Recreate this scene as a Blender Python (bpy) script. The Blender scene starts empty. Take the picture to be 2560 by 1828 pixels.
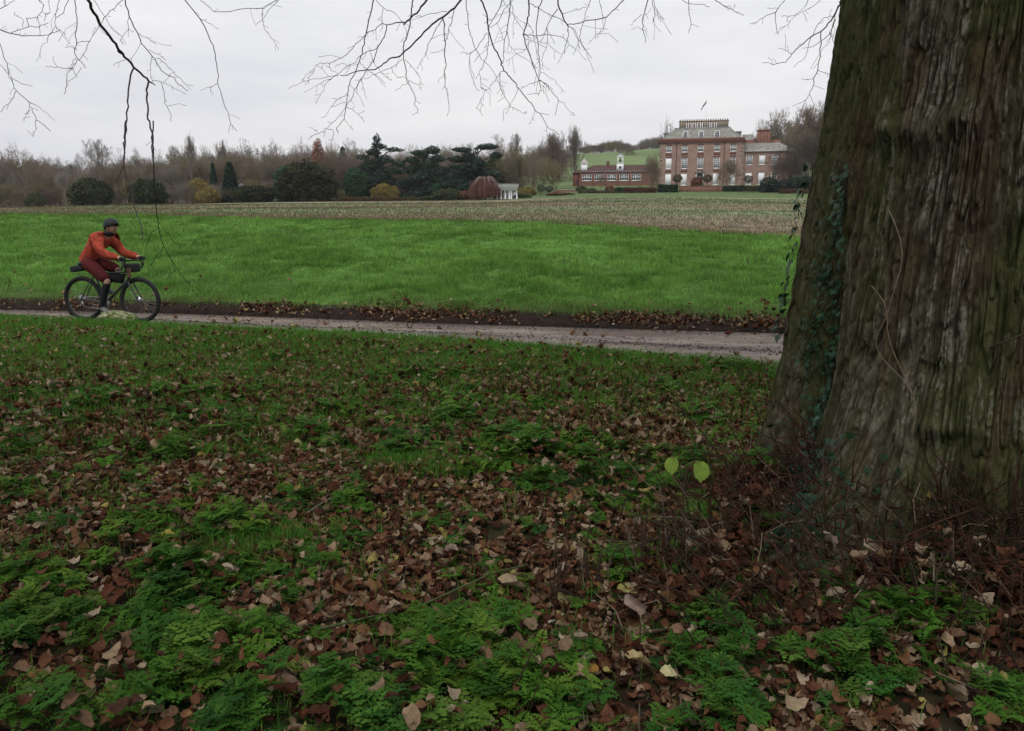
import bpy, bmesh, math, random
import numpy as np
from mathutils import Vector, Matrix
random.seed(7); rng = np.random.default_rng(11)
R = lambda d: d * math.pi / 180
sc = bpy.context.scene
COL = sc.collection
# ------------------------------------------------------------------ camera
FPX = 1991.0; EYE = 1.55; PITCH = R(10.08); CP, SP = math.cos(PITCH), math.sin(PITCH)
cam = bpy.data.cameras.new('camera'); camo = bpy.data.objects.new('camera', cam); COL.objects.link(camo)
camo.location = (0, 0, EYE); camo.rotation_euler = (R(90) - PITCH, 0, 0)
cam.sensor_width = 36; cam.lens = FPX / 2560 * 36; cam.clip_start = 0.05; cam.clip_end = 4000
sc.camera = camo
# ------------------------------------------------------------------ light
SUN_EL, SUN_AZ = R(58), R(200)
wd = bpy.data.worlds.new('World'); sc.world = wd; wd.use_nodes = True
nt = wd.node_tree; nt.nodes.clear()
def N(nt, t, **k):
    n = nt.nodes.new(t)
    for a, b in k.items():
        if a == 'ins':
            for i, v in b.items(): n.inputs[i].default_value = v
        else: setattr(n, a, b)
    return n
def LK(nt, a, b): nt.links.new(a, b)
out = N(nt, 'ShaderNodeOutputWorld'); bg = N(nt, 'ShaderNodeBackground'); bg.inputs[1].default_value = 0.1
sky = N(nt, 'ShaderNodeTexSky'); sky.sky_type = 'NISHITA'; sky.sun_disc = False
sky.sun_elevation = SUN_EL; sky.sun_rotation = SUN_AZ; sky.air_density = 2.0; sky.dust_density = 4.0
tc = N(nt, 'ShaderNodeTexCoord'); sep = N(nt, 'ShaderNodeSeparateXYZ'); LK(nt, tc.outputs['Generated'], sep.inputs[0])
mp = N(nt, 'ShaderNodeMapping'); mp.inputs['Scale'].default_value = (1.3, 1.3, 7.0); LK(nt, tc.outputs['Generated'], mp.inputs[0])
nz = N(nt, 'ShaderNodeTexNoise', ins={'Scale': 1.7, 'Detail': 5.0, 'Roughness': 0.55}); LK(nt, mp.outputs[0], nz.inputs['Vector'])
cr = N(nt, 'ShaderNodeValToRGB'); e = cr.color_ramp.elements
e[0].position = 0.33; e[0].color = (0.80, 0.81, 0.87, 1); e[1].position = 0.68; e[1].color = (1.03, 1.02, 1.03, 1)
LK(nt, nz.outputs[0], cr.inputs[0])
grad = N(nt, 'ShaderNodeMapRange', ins={1: -0.05, 2: 1.0, 3: 8.5, 4: 12.5}); LK(nt, sep.outputs[2], grad.inputs[0])
vm = N(nt, 'ShaderNodeVectorMath', operation='SCALE'); LK(nt, cr.outputs[0], vm.inputs[0]); LK(nt, grad.outputs[0], vm.inputs['Scale'])
mix = N(nt, 'ShaderNodeMix', data_type='RGBA'); mix.inputs[0].default_value = 0.95
LK(nt, sky.outputs[0], mix.inputs[6]); LK(nt, vm.outputs[0], mix.inputs[7]); LK(nt, mix.outputs[2], bg.inputs[0]); LK(nt, bg.outputs[0], out.inputs[0])
sl = bpy.data.lights.new('sun', 'SUN'); sl.energy = 1.5; sl.angle = R(22); sl.color = (1.0, 0.97, 0.93)
so = bpy.data.objects.new('sun', sl); COL.objects.link(so); so.rotation_euler = (R(90) - SUN_EL, 0, R(180) - SUN_AZ)
so.location = (0, 0, 60)
sc.view_settings.view_transform = 'Standard'; sc.view_settings.look = 'None'
sc.view_settings.exposure = 0.0; sc.view_settings.gamma = 1.0
sc.cycles.use_denoising = True; sc.cycles.max_bounces = 5; sc.cycles.diffuse_bounces = 3; sc.cycles.transparent_max_bounces = 6
sc.cycles.use_adaptive_sampling = True; sc.cycles.adaptive_threshold = 0.015
# ------------------------------------------------------------------ pixel <-> world (source photo pixels, used only to measure)
def ray(px, py):
    u = (px - 1280) / FPX; v = (914 - py) / FPX
    return np.array([u, CP + v * SP, -SP + v * CP])
def P(px, py, Y):
    d = ray(px, py); t = Y / d[1]; return np.array([t * d[0], Y, EYE + t * d[2]])
def G(px, py, z=0.0):
    d = ray(px, py); t = (z - EYE) / d[2]; return np.array([t * d[0], t * d[1], z])
# ------------------------------------------------------------------ noise
def _h(x, y, z, s):
    h = (x * 73856093) ^ (y * 19349663) ^ (z * 83492791) ^ (s * 2654435761)
    h &= 0xffffffff; h = ((h ^ (h >> 16)) * 0x45d9f3b) & 0xffffffff; h = ((h ^ (h >> 16)) * 0x45d9f3b) & 0xffffffff
    return ((h ^ (h >> 16)) & 0xffffff) / float(0xffffff)
def vn(x, y, z=0.0, s=0):
    x, y, z = np.broadcast_arrays(np.asarray(x, float), np.asarray(y, float), np.asarray(z, float))
    xi = np.floor(x).astype(np.int64); yi = np.floor(y).astype(np.int64); zi = np.floor(z).astype(np.int64)
    fx, fy, fz = x - xi, y - yi, z - zi
    fx, fy, fz = [f * f * (3 - 2 * f) for f in (fx, fy, fz)]
    r = 0
    flat = not np.any(fz)
    for dz in ((0,) if flat else (0, 1)):
        wz = 1.0 if flat else (fz if dz else 1 - fz)
        for dy in (0, 1):
            wy = fy if dy else 1 - fy
            for dx in (0, 1):
                r = r + (fx if dx else 1 - fx) * wy * wz * _h(xi + dx, yi + dy, zi + dz, s)
    return r
def fbm(x, y, z=0.0, s=0, o=4, g=0.5):
    a, t, r, f = 1.0, 0.0, 0.0, 1.0
    for i in range(o):
        r = r + a * vn(np.asarray(x) * f, np.asarray(y) * f, np.asarray(z) * f, s + i * 17); t += a; a *= g; f *= 2.03
    return r / t
# ------------------------------------------------------------------ mesh helpers
def tag(o, label=None, cat=None, group=None, kind=None):
    if label: o['label'] = label
    if cat: o['category'] = cat
    if group: o['group'] = group
    if kind: o['kind'] = kind
    return o
def empty(name, loc=(0, 0, 0), rz=0.0):
    o = bpy.data.objects.new(name, None); COL.objects.link(o); o.location = loc; o.rotation_euler = (0, 0, rz)
    o.empty_display_size = 0.3
    return o
class Acc:
    def __init__(s): s.V, s.F, s.C, s.M, s.n = [], [], [], [], 0
    def add(s, V, F, col=None, mi=0):
        V = np.asarray(V, float).reshape(-1, 3)
        s.V.append(V)
        if isinstance(F, np.ndarray): s.F.append((F + s.n, mi))
        else:
            by = {}
            for f in F: by.setdefault(len(f), []).append(f)
            for k, fs in by.items(): s.F.append((np.array(fs, dtype=np.int64) + s.n, mi))
        if col is None: col = (0.5, 0.5, 0.5)
        c = np.asarray(col, float)
        if c.ndim == 1: c = np.tile(c, (len(V), 1))
        s.C.append(c); s.n += len(V); return s
    def box(s, x0, x1, y0, y1, z0, z1, col=None, mi=0):
        V = [(x, y, z) for z in (z0, z1) for y in (y0, y1) for x in (x0, x1)]
        return s.add(V, [(0, 2, 3, 1), (4, 5, 7, 6), (0, 1, 5, 4), (2, 6, 7, 3), (0, 4, 6, 2), (1, 3, 7, 5)], col, mi)
    def tube(s, pts, rad, n=6, col=None, cap=True, mi=0):
        V, F = tube(pts, rad, n, cap); return s.add(V, F, col, mi)
    def build(s, name, mats, parent=None, smooth=False):
        me = bpy.data.meshes.new(name)
        if s.n:
            V = np.concatenate(s.V); C = np.concatenate(s.C)
            me.vertices.add(len(V)); me.vertices.foreach_set('co', V.astype(np.float32).ravel())
            loops = np.concatenate([f.ravel() for f, _ in s.F]); tot = np.concatenate([np.full(len(f), f.shape[1]) for f, _ in s.F])
            st = np.concatenate([[0], np.cumsum(tot)[:-1]])
            me.loops.add(len(loops)); me.loops.foreach_set('vertex_index', loops.astype(np.int32))
            me.polygons.add(len(tot)); me.polygons.foreach_set('loop_start', st.astype(np.int32))
            mi = np.concatenate([np.full(len(f), m) for f, m in s.F])
            me.polygons.foreach_set('material_index', mi.astype(np.int32))
            if smooth: me.polygons.foreach_set('use_smooth', np.ones(len(tot), bool))
            a = me.color_attributes.new('Col', 'FLOAT_COLOR', 'POINT')
            a.data.foreach_set('color', np.concatenate([C, np.ones((len(C), 1))], 1).astype(np.float32).ravel())
            me.update(calc_edges=True)
        for m in (mats if isinstance(mats, (list, tuple)) else [mats]): me.materials.append(m)
        o = bpy.data.objects.new(name, me); COL.objects.link(o)
        if parent: o.parent = parent
        return o
def tube(pts, rad, n=6, cap=True):
    p = np.asarray(pts, float); m = len(p)
    rad = np.broadcast_to(np.asarray(rad, float), (m,))
    t = np.gradient(p, axis=0); t /= np.linalg.norm(t, axis=1)[:, None] + 1e-12
    a = np.array([0, 0, 1.0]) if abs(t[0][2]) < 0.9 else np.array([1.0, 0, 0])
    ns = []
    for i in range(m):
        a = a - t[i] * a.dot(t[i]); a /= np.linalg.norm(a) + 1e-12; ns.append(a.copy())
    ns = np.array(ns); b = np.cross(t, ns)
    th = np.arange(n) * 2 * np.pi / n
    V = p[:, None] + rad[:, None, None] * (ns[:, None] * np.cos(th)[None, :, None] + b[:, None] * np.sin(th)[None, :, None])
    i = np.arange(m - 1)[:, None] * n; j = np.arange(n)[None]; k = (j + 1) % n
    F = np.stack([i + j, i + k, i + n + k, i + n + j], -1).reshape(-1, 4)
    V = V.reshape(-1, 3)
    if not cap: return V, F
    F = [tuple(f) for f in F] + [tuple(range(n - 1, -1, -1)), tuple(range((m - 1) * n, m * n))]
    return V, F
def lathe(prof, n=16):
    prof = np.asarray(prof, float); th = np.arange(n) * 2 * np.pi / n; m = len(prof)
    V = np.stack([prof[:, 0, None] * np.cos(th), prof[:, 0, None] * np.sin(th), np.repeat(prof[:, 1, None], n, 1)], -1).reshape(-1, 3)
    i = np.arange(m - 1)[:, None] * n; j = np.arange(n)[None]; k = (j + 1) % n
    return V, np.stack([i + j, i + k, i + n + k, i + n + j], -1).reshape(-1, 4)
def rotm(yaw, tilt, tdir):
    """(n,3,3): spin by yaw about z, then tilt toward direction tdir"""
    n = len(yaw); cz, sz = np.cos(yaw), np.sin(yaw); A = np.zeros((n, 3, 3))
    A[:, 0, 0] = cz; A[:, 0, 1] = -sz; A[:, 1, 0] = sz; A[:, 1, 1] = cz; A[:, 2, 2] = 1
    ax = np.stack([-np.sin(tdir), np.cos(tdir), np.zeros(n)], -1); c, s = np.cos(tilt), np.sin(tilt)
    K = np.zeros((n, 3, 3)); K[:, 0, 2] = ax[:, 1]; K[:, 1, 2] = -ax[:, 0]; K[:, 2, 0] = -ax[:, 1]; K[:, 2, 1] = ax[:, 0]
    B = np.eye(3)[None] + s[:, None, None] * K + (1 - c)[:, None, None] * (K @ K)
    return B @ A
def inst(acc, pv, pf, pos, rot, scl, col, pcol=None):
    """add a transformed copy of one small shape at every pos; col (n,3)"""
    n, k = len(pos), len(pv)
    if n == 0: return
    scl = np.asarray(scl)
    pvs = pv[None] * (scl[:, None, None] if scl.ndim == 1 else scl[:, None, :])
    V = np.einsum('nij,nkj->nki', rot, pvs) + pos[:, None]
    C = np.repeat(col[:, None], k, 1)
    if pcol is not None: C = C * pcol[None]
    for sz in set(len(f) for f in pf):
        pass
    groups = {}
    for f in pf: groups.setdefault(len(f), []).append(f)
    acc.V.append(V.reshape(-1, 3)); acc.C.append(C.reshape(-1, 3))
    for sz, fs in groups.items():
        F = (np.array(fs)[None] + (np.arange(n) * k)[:, None, None]).reshape(-1, sz) + acc.n
        acc.F.append((F, 0))
    acc.n += n * k
# ------------------------------------------------------------------ materials
def pm(name, col, rough=0.85, var=0.25, scale=4.0, detail=5, bump=0.0, bscale=40.0, spec=0.25, attr=False, col2=None, two=False, metal=0.0, aniso=(1, 1, 1), trans=0.0):
    """procedural principled material: colour (or mesh colour attribute) broken up by noise, optional bump"""
    m = bpy.data.materials.new(name); m.use_nodes = True; t = m.node_tree; t.nodes.clear()
    o = N(t, 'ShaderNodeOutputMaterial'); b = N(t, 'ShaderNodeBsdfPrincipled'); LK(t, b.outputs[0], o.inputs[0])
    b.inputs['Roughness'].default_value = rough; b.inputs['Specular IOR Level'].default_value = spec; b.inputs['Metallic'].default_value = metal
    g = N(t, 'ShaderNodeTexCoord'); mpp = N(t, 'ShaderNodeMapping'); mpp.inputs['Scale'].default_value = aniso; LK(t, g.outputs['Object'], mpp.inputs[0])
    n1 = N(t, 'ShaderNodeTexNoise', ins={'Scale': scale, 'Detail': float(detail), 'Roughness': 0.6}); LK(t, mpp.outputs[0], n1.inputs['Vector'])
    if attr:
        a = N(t, 'ShaderNodeAttribute'); a.attribute_name = 'Col'; csrc = a.outputs[0]
    else:
        rp = N(t, 'ShaderNodeValToRGB'); c2 = col2 or tuple(c * (1 - var * 1.4) for c in col)
        rp.color_ramp.elements[0].color = (*c2, 1); rp.color_ramp.elements[1].color = (*[min(1, c * (1 + (0 if col2 else var * .5))) for c in col], 1)
        rp.color_ramp.elements[0].position = 0.35; rp.color_ramp.elements[1].position = 0.65
        LK(t, n1.outputs[0], rp.inputs[0]); csrc = rp.outputs[0]
    if attr and var > 0:
        mr = N(t, 'ShaderNodeMapRange', ins={1: 0.3, 2: 0.7, 3: 1 - var, 4: 1 + var}); LK(t, n1.outputs[0], mr.inputs[0])
        v = N(t, 'ShaderNodeVectorMath', operation='SCALE'); LK(t, csrc, v.inputs[0]); LK(t, mr.outputs[0], v.inputs['Scale']); csrc = v.outputs[0]
    LK(t, csrc, b.inputs['Base Color'])
    if bump:
        n2 = N(t, 'ShaderNodeTexNoise', ins={'Scale': bscale, 'Detail': 6.0, 'Roughness': 0.65}); LK(t, mpp.outputs[0], n2.inputs['Vector'])
        bp = N(t, 'ShaderNodeBump', ins={'Strength': 0.8, 'Distance': bump}); LK(t, n2.outputs[0], bp.inputs['Height']); LK(t, bp.outputs[0], b.inputs['Normal'])
    if trans > 0:
        tr = N(t, 'ShaderNodeBsdfTranslucent'); LK(t, csrc, tr.inputs[0]); ms = N(t, 'ShaderNodeMixShader'); ms.inputs[0].default_value = trans
        LK(t, b.outputs[0], ms.inputs[1]); LK(t, tr.outputs[0], ms.inputs[2]); LK(t, ms.outputs[0], o.inputs[0])
    return m
# ------------------------------------------------------------------ terrain
AG = np.linspace(-1.3, 1.3, 521)
def ext(pts, lo=-40, hi=40):
    p = sorted([(q[0], q[1]) for q in pts]); x = [a for a, _ in p]; y = [b for _, b in p]
    sl = (y[-1] - y[0]) / (x[-1] - x[0])
    return np.array([lo] + x + [hi]), np.array([y[0] + sl * (lo - x[0])] + y + [max(y[-1] + sl * (hi - x[-1]), 2.0)])
near_px = [(0, 793), (280, 806), (563, 819), (900, 835), (1126, 849), (1463, 874), (1688, 893), (1959, 917)]
far_px = [(0, 774), (450, 785), (788, 797), (1126, 810), (1463, 820), (1959, 834)]
E1 = ext([G(*p) for p in near_px]); E2 = ext([G(*p, z=-0.02) for p in far_px])
def solve(E):
    y = np.full_like(AG, 12.0)
    for _ in range(60): y = 0.5 * y + 0.5 * np.interp(AG * (y + 20), *E)
    return y
def ctrl(rows):
    pts = [P(*r) for r in rows]; a = [p[0] / (p[1] + 20) for p in pts]; o = np.argsort(a)
    a = np.array(a)[o]; y = np.array([p[1] for p in pts])[o]; z = np.array([p[2] for p in pts])[o]
    return np.interp(AG, a, y), np.interp(AG, a, z)
def sm(v, k=9):
    w = np.hanning(k + 2)[1:-1]; w /= w.sum(); return np.convolve(np.pad(v, k // 2, mode='edge'), w, mode='valid')
Y0 = np.full_like(AG, -11.0); Y1 = solve(E1); Y2 = solve(E2); Y3 = Y2 + np.clip(.55 + AG * .5, .38, .7)
Z0 = np.zeros_like(AG); Z1 = np.zeros_like(AG) + 0.0; Z2 = Z1 - 0.02; Z3 = Z1 + 0.17
Y4, Z4 = ctrl([(0, 538, 41), (380, 540, 41), (675, 548, 38), (1126, 554, 35), (1463, 563, 32), (1630, 576, 29), (2000, 597, 25), (2600, 615, 22)])
Y5, Z5 = ctrl([(0, 521, 175), (700, 506, 170), (1200, 502, 165), (1420, 494, 165), (1640, 492, 165), (2040, 496, 160), (2600, 500, 158)])
Y6, Z6 = ctrl([(0, 519, 190), (700, 504, 184), (1200, 500, 172), (1300, 494, 176), (1430, 485, 179), (1640, 482.5, 180), (2040, 484, 178), (2600, 484, 178)])
Y7, Z7 = ctrl([(0, 517, 230), (700, 500, 230), (1200, 490, 215), (1430, 467, 202), (1640, 465, 197), (2000, 464, 194), (2600, 460, 194)])
Y8, Z8 = ctrl([(0, 500, 400), (700, 480, 380), (1200, 450, 350), (1430, 424, 330), (1640, 424, 320), (2040, 425, 290), (2600, 420, 290)])
Y9, Z9 = ctrl([(0, 490, 520), (700, 465, 520), (1200, 420, 520), (1430, 392, 480), (1600, 384, 480), (2040, 365, 450), (2600, 360, 450)])
Y4, Z4 = sm(Y4, 21), sm(Z4, 21); Y5, Z5 = sm(Y5), sm(Z5)
YA, ZA = Y9 + 700, Z9 - 12
YB = [Y0, Y1, Y2, Y3, Y4, Y5, Y6, Y7, Y8, Y9, YA]; ZB = [Z0, Z1, Z2, Z3, Z4, Z5, Z6, Z7, Z8, Z9, ZA]
TRX, TRY = 2.62, 4.45
def seg_height(k, t, a):
    z0 = np.interp(a, AG, ZB[k]); z1 = np.interp(a, AG, ZB[k + 1])
    if k == 2: w = t ** 0.6
    elif k == 3: w = t * (1 - 0.22 * np.sin(t * np.pi)) + 0.10 * np.sin(t * np.pi)
    elif k == 8: w = np.sin(t * np.pi / 2) ** 0.9
    else: w = t
    return z0 + (z1 - z0) * w
def detail(k, t, x, y):
    if k == 0:
        near = fbm(x * 1.3, y * 1.3, s=3, o=4) - 0.5
        edge = np.clip((1 - t) * 12, 0, 1)
        z = near * 0.11 * edge + (fbm(x * 7, y * 7, s=4, o=2) - 0.5) * 0.02
        d2 = (x - TRX + 0.3) ** 2 + (y - TRY + 0.25) ** 2
        z = z + 0.13 * np.exp(-d2 / 1.9) + 0.03 * np.exp(-((1 - t - .03) / 0.015) ** 2) * edge
        return z
    if k == 1:
        r = -0.035 * np.exp(-((t - 0.27) / 0.12) ** 2) - 0.035 * np.exp(-((t - 0.76) / 0.12) ** 2) - 0.01
        return (r + (fbm(x * 4, y * 4, s=5, o=4) - 0.5) * 0.02) * np.clip(np.minimum(t, 1 - t) * 10, 0, 1)
    if k == 2: return (fbm(x * 5, y * 5, s=6, o=3) - 0.5) * 0.10 * np.clip(np.minimum(t, 1 - t) * 4, 0, 1)
    if k == 3:
        f = np.clip(np.minimum(t * 40, (1 - t) * 12), 0.0, 1)
        return ((fbm(x * 0.5, y * 0.5, s=7, o=3) - 0.5) * 0.34 + (fbm(x * 1.7, y * 1.7, s=8, o=3) - 0.5) * 0.22) * f
    if k == 4: return (fbm(x * 1.5, y * 1.5, s=9, o=4) - 0.5) * 0.12 * np.clip(np.minimum(t, 1 - t) * 60, 0, 1) + (fbm(x * .05, y * .05, s=19, o=2) - .5) * .5 * np.clip(np.minimum(t, 1 - t) * 5, 0, 1)
    if k >= 7: return (fbm(x * .02, y * .02, s=10, o=3) - .5) * 3 * np.clip(np.minimum(t, (1 - t) if k == 7 else 1) * 4, 0, 1)
    return np.zeros_like(x)
def H(x, y):
    x = np.atleast_1d(np.asarray(x, float)); y = np.atleast_1d(np.asarray(y, float)); a = x / (y + 20); z = np.zeros_like(x)
    for k in range(10):
        y0 = np.interp(a, AG, YB[k]); y1 = np.interp(a, AG, YB[k + 1]); m = (y >= y0) & (y < y1)
        if m.any():
            t = ((y - y0) / (y1 - y0))[m]; z[m] = seg_height(k, t, a[m]) + detail(k, t, x[m], y[m])
    return z
def h1(x, y): return float(H(x, y)[0])
def bound(k, x, y): return np.interp(np.asarray(x) / (np.asarray(y) + 20), AG, YB[k])
def sheet(k0, k1, nr, nc, amax, name, mat, colf=None, power=1.0):
    a = np.linspace(-amax, amax, nc); acc = Acc(); base = 0; rows = []; ts = []
    for k in range(k0, k1):
        n = nr[k - k0]; t = np.linspace(0, 1, n)
        if k == 0: t = 1 - (1 - t) ** 1.0
        if k == 4: t = t ** 1.5
        if k > k0: t = t[1:]
        for tt in t: rows.append((k, tt))
    A = np.tile(a, (len(rows), 1)); Yr = np.zeros_like(A); Z = np.zeros_like(A); T = np.zeros_like(A)
    for i, (k, tt) in enumerate(rows):
        y0 = np.interp(a, AG, YB[k]); y1 = np.interp(a, AG, YB[k + 1]); Yr[i] = y0 + (y1 - y0) * tt; x = a * (Yr[i] + 20)
        te = np.full_like(a, min(tt, 1)); Z[i] = seg_height(k, te, a) + detail(k, te, x, Yr[i]); T[i] = (k - k0) + tt
    X = A * (Yr + 20); V = np.stack([X, Yr, Z], -1).reshape(-1, 3)
    nr_, nc_ = A.shape; i = np.arange(nr_ - 1)[:, None] * nc_; j = np.arange(nc_ - 1)[None]
    F = np.stack([i + j, i + j + 1, i + nc_ + j + 1, i + nc_ + j], -1).reshape(-1, 4)
    C = colf(X, Yr, T).reshape(-1, 3) if colf else None
    acc.add(V, F, C); o = acc.build(name, mat, smooth=True); o['kind'] = 'structure'
    return o
def mixc(c0, c1, w):
    w = np.clip(w, 0, 1)[..., None]; return np.array(c0) * (1 - w) + np.array(c1) * w
MAT = {}
MAT['soil'] = pm('dark_leafy_soil', (1, 1, 1), attr=True, var=0.45, scale=9, bump=0.02, bscale=30, rough=0.95, spec=0.1)
MAT['grassbase'] = pm('grass_base', (1, 1, 1), attr=True, var=0.35, scale=1.2, bump=0.03, bscale=9, rough=0.95, spec=0.08)
MAT['field'] = pm('field_crop_soil', (1, 1, 1), attr=True, var=0.38, scale=1.1, detail=8, bump=0.05, bscale=3, rough=0.98, spec=0.05, aniso=(1, 0.5, 1))
MAT['hill'] = pm('pasture', (1, 1, 1), attr=True, var=0.2, scale=0.03, rough=0.95, spec=0.05)
def c_near(X, Y, T):
    g = fbm(X * 1.1, Y * 1.1, s=21, o=4); c = mixc((0.030, 0.019, 0.012), (0.028, 0.045, 0.014), (g - 0.42) * 6)
    return mixc(c, (0.03, 0.075, 0.015), np.clip((T - 0.80) * 6, 0, 0.8))
def c_road(X, Y, T):
    t = T + (fbm(X * .35, Y * .8, s=22, o=3) - .5) * .22
    n = fbm(X * .9, Y * 5, s=23, o=4)
    c = mixc((0.195, 0.155, 0.120), (0.115, 0.084, 0.062), (n - .34) * 3.2)
    c = mixc(c, (0.105, 0.080, 0.064), np.clip((.40 - t) * 9, 0, 1) * np.clip((1.5 - X) * .5, .25, 1) * np.clip((n - .2) * 3, 0, 1))
    c = mixc(c, (0.050, 0.036, 0.028), 0.95 * np.exp(-((t - 0.42) / 0.045) ** 2) * np.clip((fbm(X * .5, Y * 2, s=27, o=4) - .36) * 7, 0, 1))
    c = mixc(c, (0.070, 0.052, 0.044), 0.9 * np.clip((t - 0.86) * 9, 0, 1))
    c = mixc(c, (0.070, 0.050, 0.035), 0.6 * np.clip((0.07 - t) * 12, 0, 1)); return c
def c_verge(X, Y, T): return mixc((0.022, 0.015, 0.011), (0.028, 0.042, 0.012), (T - .7) * 4)
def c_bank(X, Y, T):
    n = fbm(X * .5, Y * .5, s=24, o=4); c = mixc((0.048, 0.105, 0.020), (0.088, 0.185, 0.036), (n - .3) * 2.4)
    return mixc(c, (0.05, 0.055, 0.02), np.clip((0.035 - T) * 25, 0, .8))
def c_field(X, Y, T):
    n = fbm(X * .05, Y * .09, s=25, o=4); n2 = fbm(X * 2.4, Y * 1.2, s=26, o=3)
    c = mixc((0.178, 0.154, 0.102), (0.165, 0.182, 0.105), (n - .42) * 6 + (n2 - .5) * 1.5)
    c = mixc(c, (0.165, 0.120, 0.085), np.exp(-(T / 0.045) ** 2) * .9)
    return mixc(c, (0.05, 0.15, 0.03), np.clip((T - .93) * 14, 0, .9) * np.clip((X / (Y + 20) - 0.0) * 30, 0, 1))
def c_lawn(X, Y, T): return mixc((0.075, 0.060, 0.040), (0.098, 0.135, 0.058), (X / (Y + 20) + .07) * 40)
def c_hill(X, Y, T): return mixc((0.085, 0.068, 0.052), (0.125, 0.170, 0.075), (X / (Y + 20) - .0) * 60)
ROAD = pm('wet_muddy_lane', (1, 1, 1), attr=True, var=0.3, scale=7, bump=0.008, bscale=40, rough=0.6, spec=0.25)
t_ = ROAD.node_tree; b_ = [n for n in t_.nodes if n.type == 'BSDF_PRINCIPLED'][0]
n_ = N(t_, 'ShaderNodeTexNoise', ins={'Scale': 1.0, 'Detail': 3.0}); m_ = N(t_, 'ShaderNodeMapping'); m_.inputs['Rotation'].default_value = (0, 0, R(18)); m_.inputs['Scale'].default_value = (0.35, 2.2, 1)
g_ = N(t_, 'ShaderNodeTexCoord'); LK(t_, g_.outputs['Object'], m_.inputs[0]); LK(t_, m_.outputs[0], n_.inputs['Vector'])
r_ = N(t_, 'ShaderNodeMapRange', ins={1: 0.42, 2: 0.62, 3: 0.7, 4: 0.36}); LK(t_, n_.outputs[0], r_.inputs[0]); LK(t_, r_.outputs[0], b_.inputs['Roughness'])
sheet(0, 1, [420], 521, 1.15, 'ground', MAT['soil'], c_near)
sheet(1, 2, [40], 521, 1.15, 'road', ROAD, c_road)
sheet(2, 3, [14], 521, 1.15, 'verge_ground', MAT['soil'], c_verge)
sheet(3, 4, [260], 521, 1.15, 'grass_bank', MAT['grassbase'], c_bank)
sheet(4, 5, [220], 521, 1.15, 'field', MAT['field'], c_field)
sheet(5, 7, [12, 14], 521, 1.15, 'lawn', pm('lawn_green', (1, 1, 1), attr=True, var=.25, scale=.4, rough=.95, spec=.05), c_lawn)
sheet(7, 10, [20, 24, 8], 261, 1.15, 'hills', MAT['hill'], c_hill)
# ------------------------------------------------------------------ the big lime tree on the right
MAT['twig'] = pm('dark_twig_bark', (0.030, 0.024, 0.020), var=.3, scale=12, rough=.8)
MAT['leafy'] = pm('leaf_litter', (1, 1, 1), attr=True, var=.3, scale=55, rough=.85, spec=.10, trans=.12)
MAT['plant'] = pm('low_plant_leaf', (1, 1, 1), attr=True, var=.15, scale=30, rough=.8, spec=.08, trans=.25)
MAT['grass'] = pm('grass_blade', (1, 1, 1), attr=True, var=.12, scale=3, rough=.8, spec=.08, trans=.3)
MAT['ivy'] = pm('ivy_leaf', (1, 1, 1), attr=True, var=.15, scale=20, rough=.55, spec=.25)
def ang(d): return (d + np.pi) % (2 * np.pi) - np.pi
def trunk_base(th, z):
    R0 = np.interp(z, [-.3, 0, .25, .5, 1.0, 1.5, 2.0, 2.5, 3.2, 5, 8, 11], [1.12, 1.04, 1.02, 1.00, .97, .935, .90, .875, .85, .78, .62, .45])
    r = R0.copy() if hasattr(R0, 'copy') else R0
    zz = np.clip(z, 0, None)
    for a, am, wd_, hz in ((166, .16, .20, .40), (-141, 1.0, .25, .30), (-170, .22, .18, .3), (-112, .34, .20, .42), (-78, .40, .17, .45), (-35, .45, .22, .5), (20, .4, .3, .5), (75, .4, .25, .5), (120, .35, .22, .45)):
        r = r + am * np.exp(-(ang(th - R(a)) / wd_) ** 2) * np.exp(-zz / hz)
    # valley on the left (filled with ivy), fluting seam on the right, shallow flutes
    r = r - 0.12 * np.exp(-(ang(th - R(185) - .10 * np.sin(z * 2)) / .085) ** 2) * np.clip(1.9 - z, 0, 1)
    r = r - 0.17 * np.exp(-(ang(th - R(-98 + 2 * np.sin(z * 1.5))) / .07) ** 2) * np.clip((z - 1.5) * 1.2, 0, 1)
    r = r - 0.10 * np.exp(-(ang(th - R(-92)) / .08) ** 2) * np.clip((1.4 - z), 0, 1)
    r = r - 0.16 * np.exp(-(ang(th - R(-120)) / .06) ** 2) * np.clip((.62 - z) * 2.5, 0, 1)
    r = r + 0.030 * np.sin(th * 5 + .6 * z) + 0.018 * np.sin(th * 9 - .4 * z + 1)
    # old branch collar ring and knots
    zr = 2.02 + 0.05 * np.sin(th * 6)
    r = r + 0.055 * np.exp(-((z - zr) / .085) ** 2) * (.4 + .6 * np.sin(th * 11) ** 2) * np.exp(-(ang(th - R(-142)) / .42) ** 2)
    for a, z0, am, sa, sz in ((-111, 1.26, -.07, .035, .05), (-111, 1.26, .05, .085, .10), (-115, 1.62, .07, .07, .09), (-104, 1.98, .07, .07, .1), (-130, .86, -.05, .03, .04), (-150, 2.0, .05, .06, .07), (-132, 2.03, .06, .05, .06), (-104, .5, .05, .1, .07), (-128, .62, .06, .1, .05)):
        r = r + am * np.exp(-(ang(th - R(a)) / sa) ** 2 - ((z - z0) / sz) ** 2)
    return r
def axis(z): return TRX + 0.012 * np.clip(z, 0, 12) ** 1.2, TRY + 0.0 * z
def trunk_pt(th, z, off=0.0):
    r = trunk_base(np.asarray(th, float), np.asarray(z, float)) + off; ax, ay = axis(np.asarray(z, float))
    return np.stack([ax + r * np.cos(th), ay + r * np.sin(th), np.asarray(z) + 0 * r], -1)
lime = empty('lime_tree', (TRX, TRY, 0))
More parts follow.
